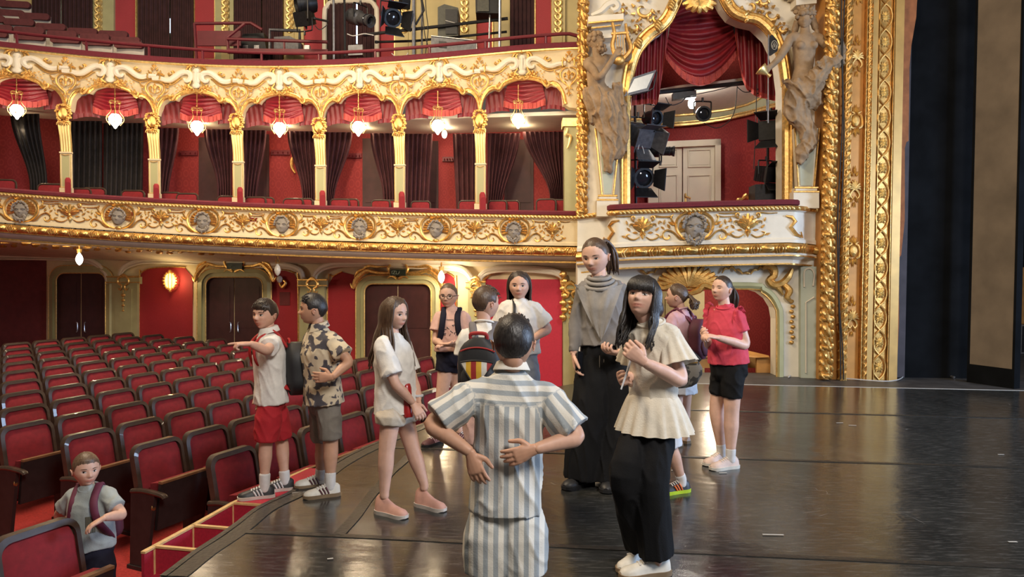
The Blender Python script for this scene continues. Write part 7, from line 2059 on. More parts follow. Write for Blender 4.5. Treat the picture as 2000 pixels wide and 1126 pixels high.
def backpack(c, label, m, w=.25, h=.34, dep=.13, drop=.02, strap='black_cloth', extra=None, off=.0):
    """rucksack on the back with straps over both shoulders"""
    s, side, front, upv, nk, hm = c['s'], c['side'], c['front'], c['upv'], c['nk'], c['hm']
    back = -front; top = nk - upv * (.05 * s + drop) + back * (.085 * s); cen = top - upv * (h / 2) + back * (dep / 2 + .015 + off)
    t = thing('backpack', cen - upv * h / 2, label, 'backpack')
    R = Matrix((side, back, upv)).transposed()            # local x = side, y = back, z = up
    if R.determinant() < 0: R = Matrix((-side, back, upv)).transposed()
    mb = MB(); rows = []
    for i in range(13):
        q = i / 12; z = -h / 2 + h * q; k = min(1, (.25 + 4 * q) if q < .2 else 1) * (1 if q < .62 else math.sqrt(max(.02, 1 - ((q - .62) / .38) ** 2 * .85)))
        rows.append([V((w / 2 * k * math.copysign(abs(math.cos(a)) ** .6, math.cos(a)), dep / 2 * (.55 + .45 * k) * math.copysign(abs(math.sin(a)) ** .6, math.sin(a)), z)) for a in np.linspace(0, 2 * PI, 24, endpoint=False)])
    mb.grid(rows, closed=True); n = 24; mb.add(rows[0] + rows[-1], [tuple(reversed(range(n))), tuple(range(n, 2 * n))])
    mb.v = [tuple(R @ V(p) + cen) for p in mb.v]; mb.build('bag_body', m, t, angle=60)
    pk = MB(); pk.ball((0, dep * .46, -h * .16), (w * .40, dep * .22, h * .26), 16, 10); pk.v = [tuple(R @ V(p) + cen) for p in pk.v]; pk.build('front_pocket', m, t, angle=180)
    st = MB()
    for q in 'ab':
        sh = c['P']['sh' + q]; mid = c['nk'].lerp(sh, .62); r = .056 * s
        pts = [cen + R @ V(((sh - c['nk']).dot(R.col[0]) * .35, -dep * .4, h * .42)), mid + upv * (.045 * s) + back * .03, mid + upv * (.045 * s) + front * .02, mid - upv * .03 + front * (.105 * s), mid - upv * (.14 * s) + front * (.108 * s) + (mid - c['nk']) * .28, mid - upv * (.25 * s) + (mid - c['nk']) * .90 + front * .02, cen + R @ V(((sh - c['nk']).dot(R.col[0]) * .75, -dep * .3, -h * .36))]
        one = MB(); P_ = spl(pts, 5); one.tube(P_, .025 * s, 8, flat=.40, up=front); one.build('strap', strap, t, angle=180)
    hd = MB(); hd.tube(spl([cen + R @ V(p) for p in ((-.03, -dep * .3, h * .47), (-.028, -dep * .3, h * .56), (.028, -dep * .3, h * .56), (.03, -dep * .3, h * .47))], 4), .008, 6); hd.build('grab_handle', strap, t)
    if extra: extra(t, cen, R, w, h, dep)
    return t
def stripe_mat(name):
    m, nt, b = nm(name); L = nt.links.new
    a = node(nt, 'ShaderNodeAttribute'); a.attribute_name = 'stripe'
    mu = node(nt, 'ShaderNodeMath', _operation='MULTIPLY'); mu.inputs[1].default_value = 1 / .040; L(a.outputs['Fac'], mu.inputs[0])
    fr = node(nt, 'ShaderNodeMath', _operation='FRACT'); L(mu.outputs[0], fr.inputs[0])
    r = ramp(nt, [(0, (0.68, 0.65, 0.58)), (.47, (0.64, 0.61, 0.54)), (.52, (0.31, 0.34, 0.36)), (.95, (0.33, 0.36, 0.37)), (1.0, (0.68, 0.65, 0.58))]); L(fr.outputs[0], r.inputs[0]); L(r.outputs[0], b.inputs['Base Color'])
    b.inputs['Roughness'].default_value = .9
    tc = node(nt, 'ShaderNodeTexCoord'); nz = node(nt, 'ShaderNodeTexNoise', Scale=150.0, Detail=2.0); L(tc.outputs['Object'], nz.inputs['Vector']); bp = node(nt, 'ShaderNodeBump', Strength=.25, Distance=.004); L(nz.outputs[0], bp.inputs['Height']); L(bp.outputs[0], b.inputs['Normal'])
    MAT[name] = m
stripe_mat('stripe_linen')
def blotch_mat(name, c1, c2, c3, sc):
    m, nt, b = nm(name); L = nt.links.new; tc = node(nt, 'ShaderNodeTexCoord')
    n1 = node(nt, 'ShaderNodeTexNoise', Scale=sc, Detail=2.0, Distortion=.6); L(tc.outputs['Object'], n1.inputs['Vector'])
    v = node(nt, 'ShaderNodeTexVoronoi', Scale=sc * 1.1, Randomness=1.0, _feature='SMOOTH_F1'); L(tc.outputs['Object'], v.inputs['Vector'])
    ad = node(nt, 'ShaderNodeMath', _operation='ADD'); L(n1.outputs[0], ad.inputs[0]); L(v.outputs['Distance'], ad.inputs[1])
    r = ramp(nt, [(0.0, c1), (.86, c1), (.90, c2), (.97, c2), (1.0, c3)]); mu = node(nt, 'ShaderNodeMath', _operation='MULTIPLY'); mu.inputs[1].default_value = .89; L(ad.outputs[0], mu.inputs[0]); L(mu.outputs[0], r.inputs[0])
    L(r.outputs[0], b.inputs['Base Color']); b.inputs['Roughness'].default_value = .85; MAT[name] = m
blotch_mat('floral', (0.58, 0.49, 0.35), (0.085, 0.075, 0.085), (0.06, 0.055, 0.065), 19)
blotch_mat('bag_canvas', (0.14, 0.12, 0.095), (0.035, 0.03, 0.026), (0.03, 0.026, 0.022), 34)
mat('strap_red', (0.42, 0.02, 0.02), .6); mat('strap_grey', (0.14, 0.13, 0.14), .7); mat('strap_maroon', (0.12, 0.02, 0.045), .7); mat('pack_black', (0.014, 0.014, 0.016), .6); mat('pack_maroon', (0.075, 0.012, 0.028), .7); mat('yellow_cloth', (0.62, 0.36, 0.03), .7); mat('patch_red', (0.30, 0.02, 0.02), .7); mat('bottle_red', (0.34, 0.012, 0.014), .3, coat=.4); mat('print_dark', (0.06, 0.055, 0.07), .8); mat('print_olive', (0.10, 0.095, 0.07), .8); mat('clear_plastic', (0.55, 0.57, 0.60), .2)
def on_chest(c, u, v, lift=.004):
    """point on the garment front: u across, v up from the hip line (metres)"""
    o = c['top']; org = c['hm'] + c['upv'] * v + c['side'] * u + c['front'] * .5
    hit, loc, nrm_, _ = o.ray_cast(org, -c['front'])
    return (loc + c['front'] * lift) if hit else c['hm'] + c['upv'] * v + c['side'] * u + c['front'] * .12
def prints(c, strokes, m, r=.0035, name='print'):
    bpy.context.view_layer.update(); mb = MB()
    for st in strokes: mb.tube([on_chest(c, u, v) for u, v in st], r, 4)
    mb.build(name, m, c['top'])

def exA(c):
    def charm(t, cen, R, w, h, dep):
        mb = MB(); mb.ball(cen + R @ V((-w * .1, dep * .75, -h * .44)), (.026, .024, .034), 10, 8); mb.ball(cen + R @ V((-w * .1, dep * .72, -h * .32)), (.014, .012, .018), 8, 6); mb.build('white_charm', 'shoe_white', t)
        mb = MB(); mb.tube(spl([cen + R @ V(p) for p in ((w * .2, dep * .55, h * .12), (w * .21, dep * .7, -h * .1), (w * .19, dep * .62, -h * .36))], 4), .012, 6, flat=.4); mb.build('red_zip', 'strap_red', t)
    backpack(c, 'black backpack with red straps worn by the pointing boy', 'pack_black', w=.27, h=.36, dep=.15, strap='strap_red', extra=charm)
A = person('boy in white polo and red shorts pointing at the seats', 5.05, dict(head=(518, 613), neck=(525, 650), sha=(533, 668, -.06), shb=(519, 664, .20), ela=(521, 684, -.26), wra=(489, 671, -.34), elb=(518, 722, .22), wrb=(512, 768, .16), hipa=(528, 774, -.05), hipb=(531, 772, .06), kna=(519, 868, -.05), ana=(517, 936, -.05), toea=(475, 952, -.10), knb=(550, 862, .12), anb=(556, 930, .12), toeb=(525, 940, .08)),
    H=1.33, fat=.92, skin='skin_fair', hair='hair_dark', hairstyle='fringe', yaw=-.42, pitch=-.03, tyaw=-1.15, hh=58, face=dict(gaze=.35), floor=-.02,
    top=dict(m='white_cotton', hem=.05, sleeve=.62, collar='polo', puff=.024), bottom=dict(m='red_cotton', length=.92, flare=1.28, waist=.08),
    shoes=dict(upper='shoe_black', sole='sole_white', accent='sock_white', sock='sock_white'), hands=dict(a=dict(dir=V((-.9, -.42, .02)), palm=V((0, .1, -1)), thumb=-1, point=True)), extra=exA)

B = person('boy in cream and dark floral shirt with hand on hip', 5.02, dict(head=(612, 603), neck=(622, 641), sha=(610, 660, .20), shb=(645, 664, -.06), ela=(604, 705, .26), wra=(606, 745, .14), elb=(681, 706, -.12), wrb=(650, 736, -.22), hipa=(625, 776, .08), hipb=(640, 776, -.02), kna=(630, 870, .14), ana=(626, 924, .18), toea=(592, 935, .14), knb=(646, 868, -.02), anb=(645, 934, -.04), toeb=(600, 955, -.10)),
    H=1.36, skin='skin_mid', hair='hair_black', hairstyle='crew', yaw=-1.38, pitch=-.02, tyaw=-.85, hh=59, face=dict(gaze=-.3),
    top=dict(m='floral', hem=.03, sleeve=.72, slv=1.4, collar='polo', puff=.026, flare=1.10), bottom=dict(m='grey_short', length=.88, flare=1.08, waist=.06),
    shoes=dict(upper='shoe_white', sole='sole_tan', accent='shoe_maroon', sock='sock_white'), hands=dict(b=dict(dir=V((-1, -.05, -.02)), palm=V((.1, 1, 0)), thumb=-1, curl=.22)))

def exC(c):
    w_ = c['P']['wrb']; mb = MB(); dv = (c['P']['wrb'] - c['P']['elb']).normalized(); q = w_ - dv * .02
    mb.tube([q + (c['side'] * math.cos(t) + c['front'] * math.sin(t)) * .027 for t in np.linspace(0, 2 * PI, 14, endpoint=False)], .009, 6, closed=True); mb.build('wristband', 'clear_plastic', c['body'])
    mb = MB()
    for k in range(4): mb.tube([c['nk'] + UPZ * .002, c['nk'] + UPZ * .003], .002, 4)
C = person('girl with long brown hair in white T-shirt holding a bottle', 4.70, dict(head=(770, 611), neck=(768, 659), sha=(747, 674, -.10), shb=(786, 668, .16), ela=(772, 748, -.16), wra=(806, 786, -.10), elb=(806, 738, .16), wrb=(818, 776, .02), hipa=(765, 796, -.06), hipb=(784, 794, .08), kna=(755, 880, -.08), ana=(751, 960, -.08), toea=(790, 978, -.16), knb=(806, 876, .06), anb=(828, 944, .06), toeb=(853, 964, .0)),
    H=1.35, skin='skin_fair', hair='hair_brown', hairstyle='long', yaw=1.02, pitch=-.10, tyaw=.85, hh=62, face=dict(gaze=.2), hairopts=dict(len=1.75, n=120, front=.30, wave=.05, a0=58, flare=.16, outy=.30),
    top=dict(m='white_cotton', hem=.03, sleeve=.80, slv=1.35, collar='round', puff=.020, flare=1.12), bottom=dict(m='pale_denim', length=.40, flare=1.35, waist=.06),
    shoes=dict(upper='shoe_pink', sole='sole_white', kind='sock'), hands=dict(a=dict(dir=V((.55, -.2, -.8)), palm=V((-.5, .8, 0)), thumb=1, curl=.55), b=dict(dir=V((-.25, -.2, -1)), palm=V((-.6, -.6, .2)), thumb=-1, curl=.6)), extra=exC)
bo = thing('water_bottle', at(795, 816, 4.62), 'red water bottle with steel cap held by the long-haired girl', 'bottle'); p0 = at(797, 815, 4.62); p1 = at(793, 748, 4.66)
ax = (p1 - p0).normalized(); Mq = ax.to_track_quat('Z', 'Y').to_matrix(); mb = MB(); mb.lathe([(.026, 0), (.031, .006), (.032, .03), (.032, .185), (.028, .205), (.020, .215)], 18, p0, Mq); mb.build('bottle_body', 'bottle_red', bo); mb = MB(); mb.lathe([(.023, .212), (.024, .22), (.024, .25), (.018, .256)], 16, p0, Mq); mb.build('cap', 'steel', bo)

def exD(c):
    mb = MB(); M = c['M']
    for sg in (-1, 1):
        mb.tube([M @ V((sg * .155 + .115 * math.cos(t), .455 - .05 * abs(math.cos(t)) * (1 if math.cos(t) * sg > 0 else 0), -.005 + .078 * math.sin(t))) for t in np.linspace(0, 2 * PI, 18, endpoint=False)], .0022, 5, closed=True)
        mb.tube([M @ V((sg * .27, .40, .02)), M @ V((sg * .375, .10, .02)), M @ V((sg * .385, -.06, .0))], .002, 5)
    mb.tube([M @ V((-.04, .46, .0)), M @ V((0, .475, .015)), M @ V((.04, .46, .0))], .0022, 5); mb.build('glasses', 'shoe_black', c['body'])
    rng = random.Random(4); st = []
    for k in range(14):
        u = rng.uniform(-.07, .07); v = rng.uniform(.16, .25); st.append([(u, v), (u + rng.uniform(-.015, .015), v + rng.uniform(.005, .02)), (u + rng.uniform(-.02, .02), v + rng.uniform(-.01, .02))])
    st.append([(-.03, .30), (.03, .30)]); prints(c, st, 'print_dark', .0028)
    backpack(c, 'navy backpack worn by the girl with glasses', 'navy', w=.26, h=.34, dep=.12, strap='navy')
D_ = person('girl with glasses in peach T-shirt and navy shorts', 6.45, dict(head=(876, 577), neck=(882, 606), sha=(860, 619), shb=(905, 620), ela=(851, 664, -.04), wra=(862, 672, -.26), elb=(913, 668, -.02), wrb=(884, 673, -.24), hipa=(873, 690), hipb=(892, 690), kna=(862, 780), ana=(853, 843), toea=(835, 857, -.10), knb=(893, 778, .1), anb=(897, 836, .1), toeb=(910, 846, .05)),
    H=1.40, skin='skin_pale', hair='hair_light', hairstyle='tail', yaw=-.16, pitch=-.05, tyaw=-.05, hh=47, face=dict(gaze=0), hairopts=dict(len=.7, tie=(.08, -.40, -.05), back=.12),
    top=dict(m='peach', hem=-.06, sleeve=.62, slv=1.4, collar='round', puff=.022), bottom=dict(m='navy', length=.38, flare=1.12, waist=.12),
    shoes=dict(upper='shoe_maroon', sole='shoe_black', accent='pink_tee'), hands=dict(a=dict(dir=V((.9, -.35, .05)), palm=V((0, .2, 1)), thumb=-1, curl=.3), b=dict(dir=V((-1, -.2, .02)), palm=V((0, .1, -1)), thumb=-1, curl=.25)), extra=exD)

def exE(c):
    def patch(t, cen, R, w, h, dep):
        def S(x, z, l): return cen + R @ V((x * w, dep * (.70 - .30 * (2 * x) ** 2 - .22 * abs(z)) + l, z * h))
        for k, (x0, x1, m_) in enumerate(((-.36, -.24, 'patch_red'), (-.24, -.12, 'shoe_white'), (-.12, 0, 'yellow_cloth'), (0, .12, 'patch_red'), (.12, .24, 'yellow_cloth'), (.24, .36, 'shoe_white'))):
            mb = MB(); rows = []
            for q in np.linspace(0, 1, 6):
                x = x0 + (x1 - x0) * q; zb = -.30 + 1.1 * abs(x); rows.append([S(x, z, .012) for z in np.linspace(zb, .14 - .3 * x * x, 6)])
            mb.slab(rows, R @ V((0, -.004, 0))); mb.build('patch_stripe', m_, t)
        mb = MB(); mb.tube([S(x, .15 - .3 * x * x, .012) for x in np.linspace(-.38, .38, 12)] + [S(x, -.32 + 1.1 * abs(x), .012) for x in np.linspace(.38, -.38, 13)], .005, 5, closed=True); mb.build('patch_border', 'pack_black', t)
        mb = MB(); mb.tube(spl([cen + R @ V(p) for p in ((-.05, dep * .1, h * .46), (-.045, dep * .2, h * .58), (.045, dep * .2, h * .58), (.05, dep * .1, h * .46))], 4), .012, 6); mb.build('red_handle', 'patch_red', t)
        mb = MB(); mb.tube([cen + R @ V((x * w, dep * .5 - abs(x) * .02, h * (.36 - .45 * x * x))) for x in np.linspace(-.4, .4, 10)], .005, 5); mb.build('zip', 'patch_red', t)
    backpack(c, 'black backpack with red and yellow patch on the boy seen from behind', 'pack_black', w=.27, h=.36, dep=.15, strap='strap_grey', extra=patch)
E = person('boy in white T-shirt seen from behind wearing a patched backpack', 4.8, dict(head=(949, 590), neck=(946, 633), sha=(912, 657), shb=(982, 656), ela=(903, 715, .02), wra=(910, 765, .15), elb=(990, 715, .02), wrb=(984, 765, .15), hipa=(932, 780), hipb=(962, 780), kna=(932, 885), ana=(932, 962), toea=(930, 955, .2), knb=(962, 885), anb=(962, 962), toeb=(965, 955, .2)),
    H=1.40, skin='skin_fair', hair='hair_brown', hairstyle='crew', yaw=2.25, pitch=0, tyaw=3.0, hh=62, top=dict(m='white_cotton', hem=.06, sleeve=.62, slv=1.3, collar='round', puff=.020), bottom=dict(m='peach', length=.8, flare=1.2, waist=.06),
    shoes=dict(upper='shoe_white', sole='sole_white', sock='sock_white'), extra=exE)

def exF(c):
    prints(c, [[(-.01 + .0 + .022 * math.cos(a), .27 + .022 * math.sin(a)), (-.01, .27)] for a in np.linspace(.3, 2 * PI + .3, 6)[:-1]], 'pink_tee', .004, 'star_print')
    mb = MB(); P = c['P']; mb.tube(spl([P['sha'].lerp(c['nk'], .5) + UPZ * .05, P['sha'].lerp(c['nk'], .5) + c['front'] * .12 - UPZ * .03, P['sha'].lerp(c['nk'], .4) + c['front'] * .13 - UPZ * .2], 4), .013, 6, flat=.4, up=c['front']); mb.build('bag_strap', 'pack_black', c['root'])
Fg = person('girl with long dark hair in white T-shirt before the red panel', 6.2, dict(head=(1014, 557), neck=(1015, 590), sha=(990, 601), shb=(1041, 602), ela=(974, 645, .05), wra=(985, 685, -.05), elb=(1070, 642, .02), wrb=(1040, 662, -.18), hipa=(1006, 678), hipb=(1028, 678), kna=(1005, 785), ana=(1005, 862), toea=(1000, 872, -.2), knb=(1030, 785), anb=(1030, 862), toeb=(1032, 872, -.2)),
    H=1.50, skin='skin_fair', hair='hair_dark', hairstyle='long', yaw=-.06, pitch=-.03, tyaw=.08, hh=54, hairopts=dict(len=1.35, n=80, a0=84, front=-.10, wave=.02),
    top=dict(m='white_cotton', hem=.05, sleeve=.78, slv=1.5, collar='round', puff=.026), bottom=dict(m='denim_grey', length=1.7, flare=1.5, waist=.06, name='jeans'), shoes=dict(upper='shoe_white', sole='sole_white'), hands=dict(b=dict(dir=V((-1, -.2, -.1)), palm=V((0, 1, 0)), thumb=-1, curl=.3)), extra=exF)

def exG(c):
    nk, side, front, upv, s = c['nk'], c['side'], c['front'], c['upv'], c['s']
    bpy.context.view_layer.update(); o = c['top']; rows = []
    for i in range(15):
        t = i / 14; row = []
        for j in range(13):
            u = -1 + j / 6; hw = .155 * (1 - t) ** .8 + .012; uu = u * hw + .01 * t; v = .50 - .36 * t - .03 * math.cos(u * 1.5)
            p = on_chest(c, uu, v * 1.0, .012 + .012 * math.sin(j * 1.6 + t * 5) * (1 - .4 * t) + .012); row.append(p)
        rows.append(row)
    mb = MB(); mb.slab(rows, -front * .004); mb.build('draped_cowl', 'grey_knit_light', c['top'], angle=180)
    for k in range(3):
        mb = MB(); mb.tube([nk + upv * (.035 - .022 * k) + side * (math.cos(t) * (.060 + .016 * k)) * s + front * (math.sin(t) * (.058 + .018 * k)) * s - UPZ * (.02 + .012 * k) * max(0, math.sin(t)) for t in np.linspace(0, 2 * PI, 24, endpoint=False)], .015, 7, closed=True); mb.build('neck_fold', 'grey_knit_light', c['top'], angle=180)
    mb = MB(); h = on_chest(c, -.01, .02, .02); mb.tube(spl([h, h - UPZ * .06 + front * .01, h - UPZ * .12], 4), .003, 5); mb.tube(spl([h + side * .02, h + side * .03 - UPZ * .05 + front * .01, h + side * .025 - UPZ * .10], 4), .003, 5); mb.build('drawstring', 'grey_short', c['bottom'])
cloth('grey_knit_light', (0.27, 0.25, 0.23))
G = person('woman in grey draped top and wide black trousers looking down', 5.30, dict(head=(1163, 500), neck=(1171, 550), sha=(1142, 565, .0), shb=(1210, 565, .02), ela=(1124, 625, .0), wra=(1121, 690, -.06), elb=(1228, 628, .02), wrb=(1212, 690, -.22), hipa=(1162, 690), hipb=(1196, 690), kna=(1153, 800, -.03), ana=(1142, 905, -.03), toea=(1098, 922, -.20), knb=(1204, 800), anb=(1192, 912, -.05), toeb=(1182, 922, -.3)),
    H=1.70, skin='skin_pale', hair='hair_brown', hairstyle='tail', yaw=-.48, pitch=-.22, roll=.05, tyaw=-.25, hh=70, face=dict(gaze=-.2, open=.75), fat=1.02, hairopts=dict(len=1.0, tie=(-.18, -.36, .32), n=46, back=.30, spread=.13),
    top=dict(m='grey_knit', hem=-.13, flare=1.06, sleeve=1.95, puff=.012, neck=.05, name='knit_top'), bottom=dict(m='black_cloth', length=2.26, flare=1.70, waist=.10, name='trousers', wr=(.007, (12, 12, 3))),
    shoes=dict(upper='shoe_black', sole='shoe_black', kind='slipper'), hands=dict(a=dict(dir=V((.12, -.15, -1)), palm=V((.9, -.2, 0)), thumb=1, curl=.45), b=dict(dir=V((-.5, -.3, .1)), palm=V((0, .2, 1)), thumb=1, curl=.7)), extra=exG)
ph = thing('mobile_phone', at(1131, 712, 5.20), 'black mobile phone in the hand of the woman in grey', 'phone'); q = at(1131, 705, 5.21); mb = MB(); mb.rbox((0, 0, 0), (.068, .009, .14), .012); mb.v = [tuple((Matrix.Rotation(.9, 3, 'Z') @ Matrix.Rotation(.15, 3, 'Y')) @ V(p) + q) for p in mb.v]; mb.build('phone_body', 'shoe_black', ph); mb = MB(); mb.box((0, -.0055, 0), (.060, .002, .128)); mb.v = [tuple((Matrix.Rotation(.9, 3, 'Z') @ Matrix.Rotation(.15, 3, 'Y')) @ V(p) + q) for p in mb.v]; mb.build('screen', 'lens_glass', ph)

def exH(c):
    P, s, side, front, upv = c['P'], c['s'], c['side'], c['front'], c['upv']
    for q in 'ab':                       # fluttering sleeve
        sh, el = P['sh' + q], P['el' + q]; ax = (el - sh).normalized(); o1 = ax.orthogonal().normalized(); o2 = ax.cross(o1); rows = []
        for i in range(8):
            t = i / 7; ctr = sh - ax * .02 + ax * (.17 * t); r = .058 + .045 * t ** 1.3; rows.append([ctr + (o1 * math.cos(a) + o2 * math.sin(a)) * (r + .008 * t * math.sin(a * 11)) for a in np.linspace(0, 2 * PI, 66, endpoint=False)])
        mb = MB(); mb.grid(rows, closed=True); mb.grid([[p - (p - (sh + ax * ((V(p) - sh).dot(ax)))).normalized() * .004 for p in r] for r in reversed(rows)], closed=True); mb.grid([rows[-1], [p - ax * .004 for p in rows[-1]]], closed=True); mb.build('flutter_sleeve', 'cream_cotton', c['top'], angle=180)
    rows = []
    for i in range(8):                   # peplum
        t = i / 7; ctr = c['hm'] + upv * (.085 - .185 * t); w1 = .122 * s * c['w'] + .012; w2 = .094 * s * c['w'] + .014; g_ = .066 * t ** .8 + .010 * t * 1.0; rows.append([ctr + side * (math.cos(a) * (w1 + g_ + .010 * t * math.sin(a * 17))) + front * (math.sin(a) * (w2 + g_ + .010 * t * math.sin(a * 17))) for a in np.linspace(0, 2 * PI, 102, endpoint=False)])
    mb = MB(); mb.grid(rows, closed=True); mb.grid([[p - (p - (c['hm'] + upv * ((p - c['hm']).dot(upv)))).normalized() * .005 for p in r] for r in reversed(rows)], closed=True); mb.build('peplum', 'cream_cotton', c['top'], angle=180)
H_ = person('teenage girl with black hair in cream blouse and black trousers', 3.78, dict(head=(1256, 581), neck=(1272, 634), sha=(1246, 652, .14), shb=(1307, 655, -.04), ela=(1240, 730, .20), wra=(1230, 736, -.02), elb=(1330, 742, -.10), wrb=(1260, 708, -.22), hipa=(1262, 800, .06), hipb=(1291, 802, -.03), kna=(1222, 925, -.10), ana=(1252, 1066, .10), toea=(1225, 1075, -.0), knb=(1272, 935, -.10), anb=(1282, 1092, -.05), toeb=(1215, 1104, -.10)),
    H=1.52, skin='skin_pale', hair='hair_black', hairstyle='bangs', fat=.84, yaw=-.48, pitch=.30, roll=-.06, tyaw=-.75, hh=80, face=dict(gaze=-.2, mouth=.35, open=.8), hairopts=dict(len=1.25, n=120, a0=58, front=.05, wave=.05, flare=.03),
    top=dict(m='cream_cotton', hem=-.05, sleeve=.35, puff=.014, collar='round', name='blouse'), bottom=dict(m='black_cloth', length=1.95, flare=1.25, waist=.03, name='trousers', wr=(.006, (10, 10, 4))),
    shoes=dict(upper='shoe_white', sole='sole_tan'), hands=dict(b=dict(dir=V((-.75, .0, .6)), palm=V((-.2, .95, .3)), thumb=-1, curl=.75, thumb_in=.2), a=dict(dir=V((-.45, -.5, .0)), palm=V((.5, -.4, .3)), thumb=-1, curl=1.15, thumb_in=.3)), extra=exH)
pn = MB(); pn.tube([at(1213, 760, 3.62), at(1226, 722, 3.64), at(1233, 697, 3.66)], [.004, .006, .006], 8); tag(pn.build('marker_pen', 'clear_plastic'), 'pale marker pen held by the teenage girl', 'pen')
hb = thing('handbag', at(1325, 764, 3.86), 'patterned brown canvas handbag under the arm of the teenage girl', 'handbag')
R0 = Matrix.Rotation(-.35, 3, 'Z'); cen = at(1322, 727, 3.92); mb = MB(); rows = []
for i in range(11):
    q = i / 10; x = -.13 + .26 * q; k = math.sqrt(max(.05, 1 - (2 * q - 1) ** 4)); rows.append([cen + R0 @ V((x, .045 * k * math.cos(a), .085 * k * math.sin(a) + .03 * (q - .5))) for a in np.linspace(0, 2 * PI, 18, endpoint=False)])
mb.grid(rows, closed=True); mb.add(rows[0] + rows[-1], [tuple(reversed(range(18))), tuple(range(18, 36))]); mb.build('bag_body', 'bag_canvas', hb, angle=180)
mb = MB(); mb.tube(spl([cen + R0 @ V((-.12, 0, .06)), at(1296, 690, 3.80), at(1300, 648, 3.76), at(1312, 638, 3.84), at(1325, 660, 3.95), cen + R0 @ V((.12, 0, .07))], 5), .010, 6); mb.build('strap', 'pack_black', hb); mb = MB(); mb.tube([cen + R0 @ V((x, -.045 * math.sqrt(max(0, 1 - (x / .13) ** 4)) - .002, .062)) for x in np.linspace(-.11, .11, 9)], .005, 5); mb.build('zip', 'brass', hb)

I_ = person('curly ponytailed child with maroon backpack behind the teenager', 6.5, dict(head=(1322, 578), neck=(1330, 606), sha=(1316, 620, -.05), shb=(1347, 621, .1), ela=(1308, 662, -.1), wra=(1296, 680, -.1), elb=(1352, 664, .1), wrb=(1345, 700, .1), hipa=(1322, 712), hipb=(1342, 712), kna=(1322, 795, -.05), ana=(1322, 850, -.05), toea=(1308, 852, .05), knb=(1338, 795, .05), anb=(1337, 847, .05), toeb=(1322, 848, .15)),
    H=1.32, skin='skin_fair', hair='hair_brown', hairstyle='curly', yaw=-1.95, tyaw=-2.2, hh=47, hairopts=dict(len=.55, n=46, tie=(0, -.43, .0), back=.28, spread=.16, rough=.03),
    top=dict(m='pink_tee', hem=.04, sleeve=.55, collar='round', puff=.016), bottom=dict(m='ice_white', length=.66, flare=1.0, waist=.08, kind='skirt', name='skirt'), shoes=dict(upper='shoe_blush', sole='sole_tan', kind='slipper'),
    extra=lambda c: backpack(c, 'maroon and black backpack on the curly-haired child', 'pack_maroon', w=.26, h=.34, dep=.13, strap='strap_maroon'))

def exJ(c):
    for q in 'ab':
        sh, el = c['P']['sh' + q], c['P']['el' + q]; ax = (el - sh).normalized(); mb = MB(); n_ = c['nk'].lerp(sh, .72); rows = []
        for i in range(5):
            t = i / 4; row = []
            for a in np.linspace(-1.7, 1.7, 40):
                r = .072 + .034 * t; base = sh - ax * .03 + (UPZ * math.cos(a) + c['front'] * math.sin(a)) * r * .95; row.append(base + (sh - c['nk']).normalized() * (.008 + .034 * t + .008 * t * math.sin(a * 12)) - UPZ * .02)
            rows.append(row)
        mb.slab(rows, V((0, 0, -.003))); mb.build('ruffle', 'coral', c['top'], angle=180)
Jg = person('girl with ponytail in coral red top and black shorts', 5.74, dict(head=(1410, 564), neck=(1416, 601), sha=(1390, 613, .14), shb=(1440, 619, -.06), ela=(1384, 672, .12), wra=(1382, 662, -.08), elb=(1456, 674, -.08), wrb=(1402, 659, -.20), hipa=(1414, 712, .08), hipb=(1432, 714, -.04), kna=(1400, 798, .10), ana=(1409, 876, .12), toea=(1385, 886, .05), knb=(1429, 804, -.02), anb=(1427, 886, -.03), toeb=(1388, 900, -.10)),
    H=1.44, skin='skin_pale', hair='hair_dark', hairstyle='tail', yaw=-.92, pitch=.10, tyaw=-.70, hh=50, face=dict(open=.1), fat=1.08, hairopts=dict(len=.85, tie=(0, -.44, .12), n=44, back=.26, spread=.17),
    top=dict(m='coral', hem=-.04, flare=1.04, sleeve=.52, collar='round', puff=.010, name='top'), bottom=dict(m='black_cloth', length=.68, flare=1.02, waist=.08, puff=.010), shoes=dict(upper='shoe_blush', sole='shoe_white', sock='sock_white'),
    hands=dict(b=dict(dir=V((-.95, -.2, .2)), palm=V((0, .3, -1)), thumb=-1, curl=.8), a=dict(dir=V((-.5, -.5, .35)), palm=V((.6, -.3, .5)), thumb=1, curl=.9)), extra=exJ)

